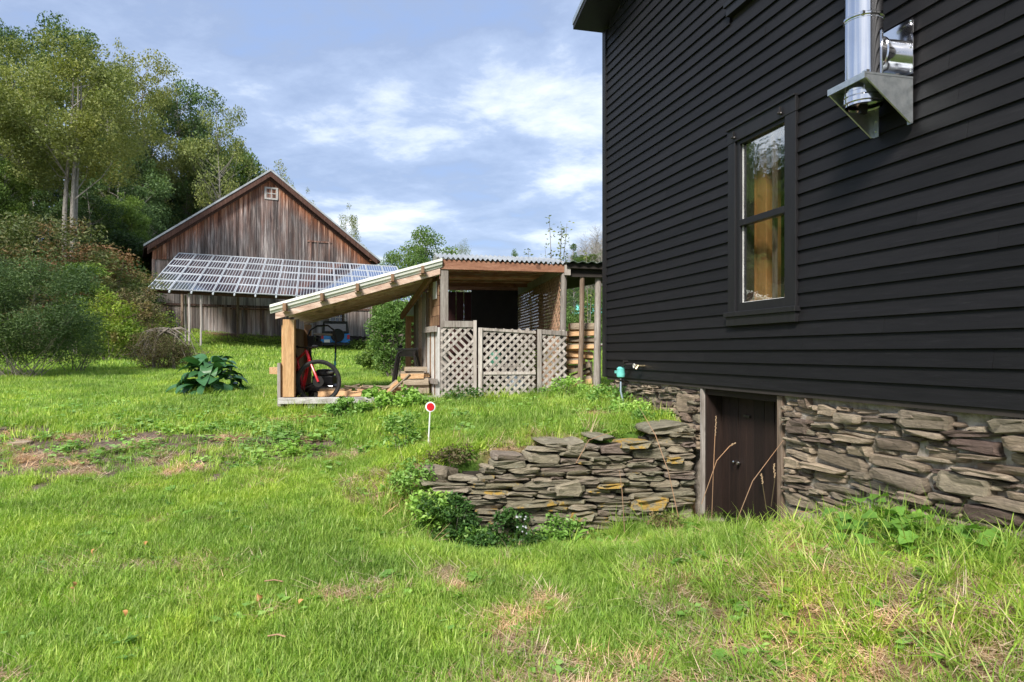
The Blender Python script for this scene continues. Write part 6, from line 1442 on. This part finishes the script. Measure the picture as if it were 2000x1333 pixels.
for k in range(110):
    ring_ = k / 110; a = rh.uniform(0, 6.28); r = 0.08 + 0.50 * ring_; z = 0.52 * (1 - ring_) ** 0.8 + 0.05
    piece('leaf', rh.choice(HL), ho, (hc.x + math.cos(a) * r * .85, hc.y + math.sin(a) * r * .8, zg + z + rh.uniform(-.03, .05)), (rh.uniform(-.4, .4), 0.15 - 0.9 * (1 - ring_) + rh.uniform(-.2, .3), a + rh.uniform(-.4, .4)), rh.uniform(.75, 1.15))
# lobed ground leaves by the right foundation
WLF = [big_leaf('leaf', .11, .115, 'weed', 7, .5, True), big_leaf('leaf', .09, .10, 'weed', 7, .3, True), big_leaf('leaf', .15, .055, 'weed', 6, .6), big_leaf('leaf', .19, .05, 'weed', 6, .8)]
def leafy(name, loc, n, r, hh, sc_, kinds, label, cat='weed plant', group=None, seed=0, par_st=True):
    q = random.Random(seed); loc = Vector(loc); t = thing(name, loc, label, cat, group); mb = MB()
    for k in range(n):
        a = q.uniform(0, 6.28); d = r * math.sqrt(q.random()); z = hh * q.uniform(.35, 1.0) * (1 - .4 * d / r); p = loc + V(math.cos(a) * d, math.sin(a) * d, z)
        piece('leaf', WLF[q.choice(kinds)], t, p, (q.uniform(-.35, .35), q.uniform(-.5, .35), a + q.uniform(-.6, .6)), sc_ * q.uniform(.7, 1.25))
        mb.tube([loc + V(math.cos(a) * d * .3, math.sin(a) * d * .3, 0), p], .0022, 3, caps=False)
    mb.build('stem', M['weed'], t); return t
for k, (s_, n_, nn, r, hh, sc_, lb) in enumerate([(5.35, 0.32, 26, .26, .22, 1.0, 'lobed green leaves at the foot of the right foundation, furthest patch'), (5.75, .30, 26, .24, .2, 1.0, 'lobed green leaves against the foundation in the middle of the row'), (6.05, .36, 22, .22, .16, .95, 'lobed green leaves at the right edge of the photo by the foundation'), (5.55, .55, 14, .2, .14, 1.1, 'sprawling lobed leaves a step out from the foundation')]):
    w = H(s_, n_, 0); leafy('mallow_plant', (w.x, w.y, hz1(w.x, w.y) + .01), nn, r, hh, sc_, (0, 1, 1), lb, 'weed plant', 'lobed weeds along the right foundation', 70 + k)
for k, (px, py, D_, nn, r, hh, sc_, kd, lb) in enumerate([
 (1780, 1125, 3.9, 5, .10, .10, 1.1, (2, 3), 'broad shiny dock leaf pair in the dry grass at lower right'), (1665, 1090, 4.4, 5, .08, .12, .9, (2, 3), 'upright light green dock leaves among the tall grass'),
 (1380, 1010, 6.2, 9, .14, .10, .9, (0, 2), 'broad leaves just in front of the cellar door'), (1165, 1010, 6.6, 16, .12, .22, .8, (2,), 'bright yellow green leafy weed below the lichen covered stones'),
 (870, 985, 6.7, 16, .22, .22, .9, (2, 1), 'broad leaved weed at the left foot of the stone wall'), (1350, 1150, 4.9, 4, .08, .1, .8, (3,), 'toothed pale dandelion leaf in the grass below the cellar door'),
 (990, 1240, 4.0, 9, .10, .05, .6, (2, 1), 'flat plantain weed beside the dry grass patch'), (720, 1245, 4.0, 5, .1, .05, .55, (1,), 'round leaved weed low in the central lawn')]):
    c_ = at(px, py, D_); leafy('broad_weed', (c_.x, c_.y, hz1(c_.x, c_.y) + .01), nn, r, hh, sc_, kd, lb, 'weed plant', None, 90 + k)
# bushy weeds along wall and shed
def weedy(seed, px, py, D_, w, hh, n, ls, mat, label, **kw):
    c_ = at(px, py, D_); return make_shrub(seed, (c_.x, c_.y, hz1(c_.x, c_.y)), w, w * .6, hh, kw.pop('nclump', 26), n, ls, mat, label, name='weed_clump', cat='weeds', csize=kw.pop('csize', .09), base=.0, stems=kw.pop('stems', 10), stem_r=.004, **kw)
weedy(201, 1020, 1000, 6.75, 0.85, 0.34, 1700, .045, 'darkweed', 'dark leafy weeds growing against the middle of the dry stone wall')
weedy(202, 925, 1005, 6.5, 0.45, 0.34, 1300, .04, 'darkweed', 'dark fine leaved weeds against the left end of the stone wall')
weedy(203, 868, 985, 6.55, 0.55, 0.52, 3000, .04, 'darkweed', 'small leaved creeper hanging over the left end of the stone wall', nclump=46, csize=.07)
weedy(204, 775, 800, 10.0, 0.9, 0.36, 1500, .08, 'weed', 'broad leaved green weeds in front of the shed sill below the logs')
weedy(205, 690, 812, 10.1, 0.7, 0.26, 1100, .06, 'weed', 'leafy weeds under the middle of the shed sill')
weedy(206, 672, 795, 10.3, 0.16, 0.30, 300, .05, 'darkweed', 'small dark upright weed covering the joint of the shed sill', csize=.05)
weedy(207, 785, 880, 7.6, 0.35, 0.42, 600, .045, 'weed', 'tall loose leaved weed left of the red topped stake')
weedy(208, 1270, 842, 8.0, 0.5, 0.14, 900, .04, 'weed', 'low green creeper on top of the stone wall against the foundation')
weedy(209, 1200, 800, 9.3, 0.8, 0.25, 900, .05, 'weed', 'green weeds at the near corner of the black house foundation')
weedy(210, 1110, 775, 10.6, .7, .3, 900, .05, 'weed', 'weeds at the foot of the firewood stack')
weedy(211, 1228, 830, 8.6, 0.5, 0.16, 700, .045, 'weed', 'round leaved low weed beside the foundation above the stone wall')
weedy(212, 905, 785, 10.7, .6, .22, 500, .05, 'darkweed', 'grassy weeds at the foot of the left lattice screen')
weedy(213, 832, 985, 6.6, 0.42, 0.46, 1300, .05, 'weed', 'light green leafy weeds spilling round the left end of the stone wall')
weedy(214, 805, 950, 6.9, 0.5, 0.40, 1100, .045, 'weed', 'loose green weeds on the bank between the stake and the stone wall')
weedy(215, 1090, 1000, 6.7, 0.45, 0.30, 900, .045, 'weed', 'brighter leafy weeds right of the dark clump below the stone wall')
weedy(216, 1300, 1000, 6.8, 0.3, 0.2, 350, .035, 'brownleaf', 'brown seedy weeds at the right foot of the stone wall by the door')
weedy(217, 900, 1000, 6.6, 0.6, 0.30, 1300, .05, 'weed', 'tangle of green weeds at the lower left corner of the stone wall')
weedy(218, 880, 890, 7.1, 0.45, 0.16, 900, .035, 'brownleaf', 'brownish seeding weeds on the bank just left of the stone wall')
# marker of pale asters
ast = thing('aster_plant', at(1015, 985, 6.62), 'small cluster of pale wild flowers at the foot of the dry stone wall', 'flowers'); mb = MB(); mb2 = MB(); qa = random.Random(4)
for k in range(14):
    c_ = at(qa.uniform(1005, 1030), qa.uniform(1005, 1050), 6.35 + qa.uniform(-.1, .1)); g0 = V(c_.x, c_.y + .05, hz1(c_.x, c_.y))
    for j in range(6):
        a = j * math.pi / 3; mb.add([c_, c_ + V(math.cos(a) * .009, -.004, math.sin(a) * .009), c_ + V(math.cos(a + .5) * .009, -.006, math.sin(a + .5) * .009)], [(0, 1, 2)])
    mb2.tube([g0, c_], .0018, 3, caps=False)
mb.build('petals', M['petal'], ast); mb2.build('stem', M['darkweed'], ast)
# tall dry stalks by the cellar door
def stalk(pts, label, head=False, mat='straw', r=.0035, cat='dry stalk'):
    t = thing('dry_stalk', pts[0], label, cat); mb = MB(); mb.tube(pts, [r] * (len(pts) - 1) + [r * .4], 5); mb.build('stem', M[mat], t)
    if head:
        mb = MB(); q = random.Random(len(label))
        a, b = Vector(pts[-2]), Vector(pts[-1])
        for k in range(14 if head is True else head):
            p = a.lerp(b, .2 + .8 * k / 14); mb.lathe([(0, -.004), (.006, .0), (0, .012)], p + V(q.uniform(-.006, .006), 0, 0), (q.uniform(-1, 1), -.2, .8), 5)
        mb.build('seed_head', M['seed'], t)
stalk([at(1390, 1015, 6.55), at(1393, 930, 6.5), at(1396, 860, 6.5), at(1399, 812, 6.5)], 'tallest straight dry stalk in front of the cellar door', True)
stalk([at(1370, 985, 6.5), at(1400, 900, 6.45), at(1425, 872, 6.45), at(1436, 866, 6.45)], 'dry grass stalk bending right across the cellar door', True)
stalk([at(1440, 1015, 6.1), at(1470, 940, 6.1), at(1530, 860, 6.1)], 'bare dry stalk slanting up to the right door post')
stalk([at(1497, 995, 6.1), at(1490, 950, 6.1), at(1486, 925, 6.1)], 'short brown seed head stalk at the right of the cellar door', 14, 'brownleaf', .004)
stalk([at(1506, 990, 6.1), at(1513, 940, 6.1), at(1512, 905, 6.1)], 'slim brown seed head against the right door post', 14, 'brownleaf', .004)
stalk([at(1325, 1010, 6.7), at(1305, 920, 6.7), at(1280, 850, 6.8), at(1245, 790, 7.6)], 'long pale dry grass stalk bowed over the right part of the stone wall')
stalk([at(1220, 1040, 6.5), at(1215, 960, 6.5), at(1210, 920, 6.5)], 'thin upright dry stalk in front of the lichened stones')
stalk([at(1125, 905, 7.0), at(1150, 860, 7.0), at(1205, 840, 7.2)], 'thin dry grass stalk arching above the top of the stone wall')
stalk([at(1787, 1075, 4.6), at(1788, 1030, 4.6), at(1789, 990, 4.6)], 'dark upright stalk in the weeds by the right foundation', False, 'brownleaf')
stalk([at(1325, 1045, 5.9), at(1362, 1065, 5.7), at(1385, 1078, 5.6)], 'fallen pale straw stalk lying below the cellar door')
stalk([at(1595, 1000, 5.6), at(1560, 1000, 5.5), at(1510, 1030, 5.3)], 'dry straw stalk lying over the tall grass right of the door', False)
stalk([at(1245, 1150, 4.5), at(1290, 1156, 4.5)], 'pale twig lying in the middle of the lawn', r=.006) if False else None
for px, py, D_, w, lb in ((535, 1146, 4.6, .12, 'pale twig lying on the lawn right of the bare patch'), (541, 1303, 3.85, .10, 'pale twig lying on the lawn near the bottom edge')):
    c_ = at(px, py, D_); z_ = hz1(c_.x, c_.y) + .06; mb = MB(); mb.tube([V(c_.x - w / 2, c_.y, z_), V(c_.x, c_.y + .01, z_ + .005), V(c_.x + w / 2, c_.y - .01, z_)], .005, 5); tag(mb.build('twig', M['straw']), lb, 'twig', 'pale twigs on the lawn')
OLF = big_leaf('fallen_leaf', .055, .028, 'orangeleaf', 5, 1.2)
for k, (px, py, D_, lb) in enumerate(((505, 1196, 4.35, 'largest curled orange fallen leaf on the lawn'), (592, 1213, 4.27, 'small orange fallen leaf right of the largest one'), (142, 1155, 4.55, 'pale fallen leaf in the lower left lawn, upper of the two there'), (136, 1180, 4.45, 'orange fallen leaf in the lower left lawn'), (240, 1255, 4.1, 'pink tan fallen leaf near the bottom left of the lawn'), (186, 1065, 5.2, 'tan curled fallen leaf below the muddy patch'), (288, 1036, 5.4, 'yellow tan fallen leaf in the middle left lawn'), (47, 883, 8.2, 'orange leaf lying beside the pale flat stone'), (768, 880, 8.2, 'yellow leaf in the lawn left of the white stake'), (1505, 760 + 450, 4.0, 'brown curled leaf in the dry grass at the right'))):
    c_ = at(px, py, D_); o_ = bpy.data.objects.new('fallen_leaf', OLF); COL.objects.link(o_); o_.location = (c_.x, c_.y, hz1(c_.x, c_.y) + .075); o_.rotation_euler = (rp.uniform(-.5, .5), rp.uniform(-.3, .3), rp.uniform(0, 6)); o_.scale = (1, 1, 1) if k else (1.4, 1.4, 1.4); tag(o_, lb, 'fallen leaf', 'fallen leaves on the lawn')

# ------------------------------------------------------------------ grass: instanced clumps
def blade_clump(name, n, rad_, h0, h1, w, mat, rng, bend=0.6, flat_=False, seg=3):
    V_ = []; F_ = []; Rn = []
    for k in range(n):
        a = rng.uniform(0, 6.283); r = rad_ * math.sqrt(rng.random()); bx, by = math.cos(a) * r, math.sin(a) * r
        t = rng.uniform(0, 6.283); dx, dy = math.cos(t), math.sin(t); h_ = rng.uniform(h0, h1) ; bd = bend * rng.uniform(.2, 1.2); ww = w * rng.uniform(.7, 1.3)
        b = len(V_); th = rng.uniform(.1, .5) if not flat_ else rng.uniform(1.1, 1.5); x = bx; y = by; z = -0.01 if not flat_ else .01; q = th
        px_, py_ = -dy, dx
        rv = rng.random()
        for i in range(seg + 1):
            u = i / seg; hw = ww * .5 * (1 - u) ** .6 if i < seg else 0
            if i < seg: V_ += [(x - px_ * hw, y - py_ * hw, z), (x + px_ * hw, y + py_ * hw, z)]
            else: V_.append((x, y, z))
            x += dx * math.sin(q) * h_ / seg; y += dy * math.sin(q) * h_ / seg; z += math.cos(q) * h_ / seg; q += bd / seg * 1.4
        for i in range(seg - 1): F_ += [(b + 2 * i, b + 2 * i + 1, b + 2 * i + 3), (b + 2 * i, b + 2 * i + 3, b + 2 * i + 2)]; Rn += [rv, rv]
        F_.append((b + 2 * seg - 2, b + 2 * seg - 1, b + 2 * seg)); Rn.append(rv)
    return tri_mesh(name, np.array(V_), np.array(F_), M[mat], np.array(Rn))
def rosette(name, n, rad_, ls, mat, rng, h=.04):
    cen = np.stack([rng.normal(scale=rad_ * .5, size=n), rng.normal(scale=rad_ * .5, size=n), rng.uniform(.01, h, n)], 1)
    v, f = leaf_arrays(cen, ls * rng.uniform(.6, 1.4, n), rng, .75, up=.9, fold=.15, dirs=np.stack([rng.normal(size=n), rng.normal(size=n), np.full(n, .1)], 1) * 1.5)
    return tri_mesh(name, v, f, M[mat], np.repeat(rng.random(n), 2))
def scatter(name, pts, rot, scl, idx, meshes, label, cat):
    col = bpy.data.collections.new(name + '_source')
    for i, me in enumerate(meshes):
        o_ = bpy.data.objects.new('clump_%02d' % i, me); col.objects.link(o_)
    me = bpy.data.meshes.new(name); me.vertices.add(len(pts)); me.vertices.foreach_set('co', np.ascontiguousarray(pts, np.float32).ravel())
    a = me.attributes.new('rotv', 'FLOAT_VECTOR', 'POINT'); a.data.foreach_set('vector', np.ascontiguousarray(rot, np.float32).ravel())
    a = me.attributes.new('sclv', 'FLOAT', 'POINT'); a.data.foreach_set('value', scl.astype(np.float32))
    a = me.attributes.new('idxv', 'INT', 'POINT'); a.data.foreach_set('value', idx.astype(np.int32)); me.update()
    o_ = bpy.data.objects.new(name, me); COL.objects.link(o_); tag(o_, label, cat, kind='stuff')
    ng = bpy.data.node_groups.new(name, 'GeometryNodeTree'); ng.interface.new_socket('Geometry', in_out='INPUT', socket_type='NodeSocketGeometry'); ng.interface.new_socket('Geometry', in_out='OUTPUT', socket_type='NodeSocketGeometry')
    gi = ng.nodes.new('NodeGroupInput'); go = ng.nodes.new('NodeGroupOutput'); ip = ng.nodes.new('GeometryNodeInstanceOnPoints'); ci = ng.nodes.new('GeometryNodeCollectionInfo')
    ci.inputs['Collection'].default_value = col; ci.inputs['Separate Children'].default_value = True; ci.inputs['Reset Children'].default_value = True
    def na(nm, ty):
        n = ng.nodes.new('GeometryNodeInputNamedAttribute'); n.data_type = ty; n.inputs['Name'].default_value = nm; return [s for s in n.outputs if s.enabled and s.name == 'Attribute'][0]
    e2r = ng.nodes.new('FunctionNodeEulerToRotation'); ng.links.new(na('rotv', 'FLOAT_VECTOR'), e2r.inputs[0])
    ng.links.new(gi.outputs[0], ip.inputs['Points']); ng.links.new(ci.outputs[0], ip.inputs['Instance']); ip.inputs['Pick Instance'].default_value = True
    ng.links.new(na('idxv', 'INT'), ip.inputs['Instance Index']); ng.links.new(e2r.outputs[0], ip.inputs['Rotation']); ng.links.new(na('sclv', 'FLOAT'), ip.inputs['Scale'])
    ng.links.new(ip.outputs[0], go.inputs[0]); md = o_.modifiers.new('scatter', 'NODES'); md.node_group = ng; return o_
rgn = np.random.default_rng(77)
def slope_rot(x, y):
    e = 0.1; dx = (hgt(x + e, y) - hgt(x - e, y)) / (2 * e); dy = (hgt(x, y + e) - hgt(x, y - e)) / (2 * e)
    return np.clip(dx, -.8, .8), np.clip(dy, -.8, .8)
def spread(n, ymin, ymax, margin=2.4, power=1.0):
    """points over the ground wedge in front of the camera (area-uniform)"""
    y = np.sqrt(rgn.uniform(0, 1, n) * (ymax ** 2 - ymin ** 2) + ymin ** 2); hw = 0.74 * y + margin; x = rgn.uniform(-1, 1, n) * hw
    return x, y
def keep_out(x, y):
    s_ = (x - A.x) * U.x + (y - A.y) * U.y; n_ = (x - A.x) * NO.x + (y - A.y) * NO.y
    k = ~((s_ > -.1) & (n_ < 0.03))                                # house
    k &= ~((np.abs(s_ - (SW - .12)) < .17) & (n_ > -.1) & (n_ < 2.9))      # stone wall
    q_ = (x - S0.x) * Q.x + (y - S0.y) * Q.y; p_ = (x - S0.x) * PD.x + (y - S0.y) * PD.y
    k &= ~((q_ > -.03) & (q_ < 5.6) & (p_ > 0.06) & (p_ < 2.6) & (q_ < 4.3)); k &= ~((q_ > 2.3) & (q_ < 5.6) & (p_ > .1) & (p_ < 4.6))
    b_ = (x - BL.x) * BN.x + (y - BL.y) * BN.y; k &= ~((b_ < 0.3) & (y > 35) & (x < -8))
    return k
def field(n, ymin, ymax, smin, smax, src, dens=None, name='', label='', cat='grass', tilt=.25, wts=None, idxf=None, sclf=None):
    x, y = spread(n, ymin, ymax); k = keep_out(x, y)
    if dens is not None: k &= rgn.random(n) < dens(x, y)
    x, y = x[k], y[k]; m_ = len(x); z = hgt(x, y); dx, dy = slope_rot(x, y)
    rot = np.stack([dy * .7 + rgn.normal(scale=tilt, size=m_) * .5, -dx * .7 + rgn.normal(scale=tilt, size=m_) * .5, np.zeros(m_)], 1); rot[:, 2] = rgn.uniform(0, 6.283, m_)
    scl = rgn.uniform(smin, smax, m_) * (sclf(x, y) if sclf else 1)
    idx = idxf(x, y) if idxf else rgn.integers(0, len(src), m_)
    return scatter(name, np.stack([x, y, z], 1), rot, scl, idx, src, label, cat)
qr = np.random.default_rng(5)
rr3 = random.Random(99)
lawn = [blade_clump('grass_clump', 34, .085, .045, .105, .0068, 'grass', rr3, .9) for _ in range(6)]
mid = [blade_clump('grass_clump', 60, .22, .06, .13, .012, 'grass', rr3, .9, seg=2) for _ in range(4)]
far = [blade_clump('grass_clump', 60, .6, .09, .18, .035, 'grass', rr3, .8, seg=2) for _ in range(3)]
tall = [blade_clump('grass_tuft', 20, .05, .14, .34, .0075, 'grass', rr3, 1.3, seg=5) for _ in range(5)]
strawc = [blade_clump('straw_clump', 30, .10, .06, .16, .004, 'straw', rr3, .3, True) for _ in range(4)]
rose = [rosette('weed_rosette', 14, .07, .035, 'weed', qr) for _ in range(3)] + [rosette('weed_rosette', 6, .05, .055, 'weed', qr) for _ in range(2)]
rosef = [rosette('weed_rosette', 22, .15, .06, 'weed', qr, .06) for _ in range(3)]
near_d = lambda x, y: np.clip(1.0 - 0.93 * dirt_m(x, y) - 0.80 * dry_m(x, y), .03, 1) * (0.55 + .45 * sst(.25, .5, fbm(x, y, 3.0, 20)))
hs_ = lambda x, y: 0.75 + 0.55 * fbm(x, y, 1.3, 31)
field(68000, 2.0, 8.5, .7, 1.2, lawn, near_d, 'lawn_grass', 'short bright green lawn grass covering the foreground', sclf=hs_)
field(34000, 8.4, 20, .7, 1.15, mid, near_d, 'lawn_grass_middle', 'short green lawn grass around the shed and beyond it')
field(15000, 19.5, 44, .6, 1.0, far, lambda x, y: np.clip(1 - dirt_m(x, y), .05, 1), 'lawn_grass_far', 'smooth green lawn stretching to the barn')
def tall_d(x, y):
    s_ = (x - A.x) * U.x + (y - A.y) * U.y; n_ = (x - A.x) * NO.x + (y - A.y) * NO.y
    d = 0.9 * np.exp(-((n_ - .15) / .35) ** 2) * (s_ > 2.6) + 0.45 * np.exp(-((s_ - 2.85) / .22) ** 2) * (n_ < 2.7) * (n_ > 0) + 0.5 * np.exp(-((s_ - 2.1) / .25) ** 2) * (n_ < 2.7)
    d = d + 0.62 * sst(.4, 1.4, x) * sst(6.3, 5, y) + 0.9 * np.exp(-((x + .8) / .5) ** 2 - ((y - 6.7) / .45) ** 2) * 1.5
    q_ = (x - S0.x) * Q.x + (y - S0.y) * Q.y; p_ = (x - S0.x) * PD.x + (y - S0.y) * PD.y
    d = d + 0.8 * np.exp(-((p_ + .15) / .18) ** 2) * (q_ > -.4) * (q_ < 5.2) + .5 * np.exp(-((n_ + 0) / .5) ** 2) * (s_ < 2.4) * (s_ > -2)
    return np.clip(d, 0.004, 1) * (0.35 + .9 * fbm(x, y, 3, 41))
field(21000, 2.2, 12, .55, 1.1, tall, tall_d, 'tall_grass', 'longer unmown grass tufts along the walls and at lower right', tilt=.4)
tallstraw = [blade_clump('straw_tuft', 12, .05, .14, .36, .005, 'straw', rr3, 1.2, seg=5) for _ in range(4)]
def ts_d(x, y):
    s_ = (x - A.x) * U.x + (y - A.y) * U.y; n_ = (x - A.x) * NO.x + (y - A.y) * NO.y
    d = 1.3 * np.exp(-((x + .8) / .45) ** 2 - ((y - 6.75) / .4) ** 2) + .16 * np.exp(-((n_ - .2) / .4) ** 2) * (s_ > 2.6) + .35 * np.exp(-((s_ - 2.15) / .25) ** 2) * (n_ < 2.7) * (n_ > .5) + 0.06 * sst(.5, 1.5, x) * sst(6.3, 5, y) + .003
    return d * (.3 + fbm(x, y, 3, 51))
field(12000, 2.2, 12, .5, 1.05, tallstraw, ts_d, 'tall_dry_grass', 'thin dry standing grass on the bank and along the walls', tilt=.5)
field(26000, 2.2, 10.5, .7, 1.3, strawc, lambda x, y: np.clip(dry_m(x, y) * 1.2 + 0.02, 0, 1), 'dry_grass', 'dead straw coloured cut grass lying in patches', tilt=.15)
def rose_d(x, y):
    d = 0.62 * np.exp(-((x + 3.9) / 2.3) ** 2 - ((y - 9.3) / 1.3) ** 2) + .13 + .3 * sst(.2, 1.2, x) * sst(6.3, 5, y)
    return np.clip(d * (0.2 + 1.3 * fbm(x, y, 1.8, 61) - .25), 0, 1) * (1 - .8 * dirt_m(x, y) * (x < -3.2))
field(14000, 2.3, 8.6, .7, 1.4, rose, rose_d, 'clover_weeds', 'small round leaved weeds mixed into the lawn', 'weeds')
field(15000, 7.6, 13, .7, 1.3, rosef, rose_d, 'creeping_weeds', 'creeping broad leaved weeds round the bare muddy patch at left', 'weeds')
hx = rgn.uniform(7, 200, 900); hy = rgn.uniform(97, 190, 900); hj = (hy - 95) / 150 * 13 / 13
hr_ = np.interp(hx, [4, 9, 16, 24, 40, 80, 204], [0, 9, 20, 27, 36, 44, 40]) * np.sin(np.pi * np.minimum(1, hj * 0.75))
hk = hr_ > 3; hx, hy, hr_ = hx[hk], hy[hk], hr_[hk]; nH = len(hx)
scatter('hill_forest', np.stack([hx, hy, hr_ + 1.0], 1), np.stack([np.zeros(nH), np.zeros(nH), rgn.uniform(0, 6.28, nH)], 1), rgn.uniform(.45, .8, nH), rgn.integers(0, 3, nH), [P_[k_].children[0].data for k_ in ('maple', 'bright', 'dark2')], 'continuous forest covering the far green hill', 'forest')
def lit_d(x, y): return np.clip(dirt_m(x, y) * .6, 0, 1)
for o_ in bpy.data.objects:
    if o_.type == 'EMPTY' and o_.parent is None and not o_.users_collection: pass
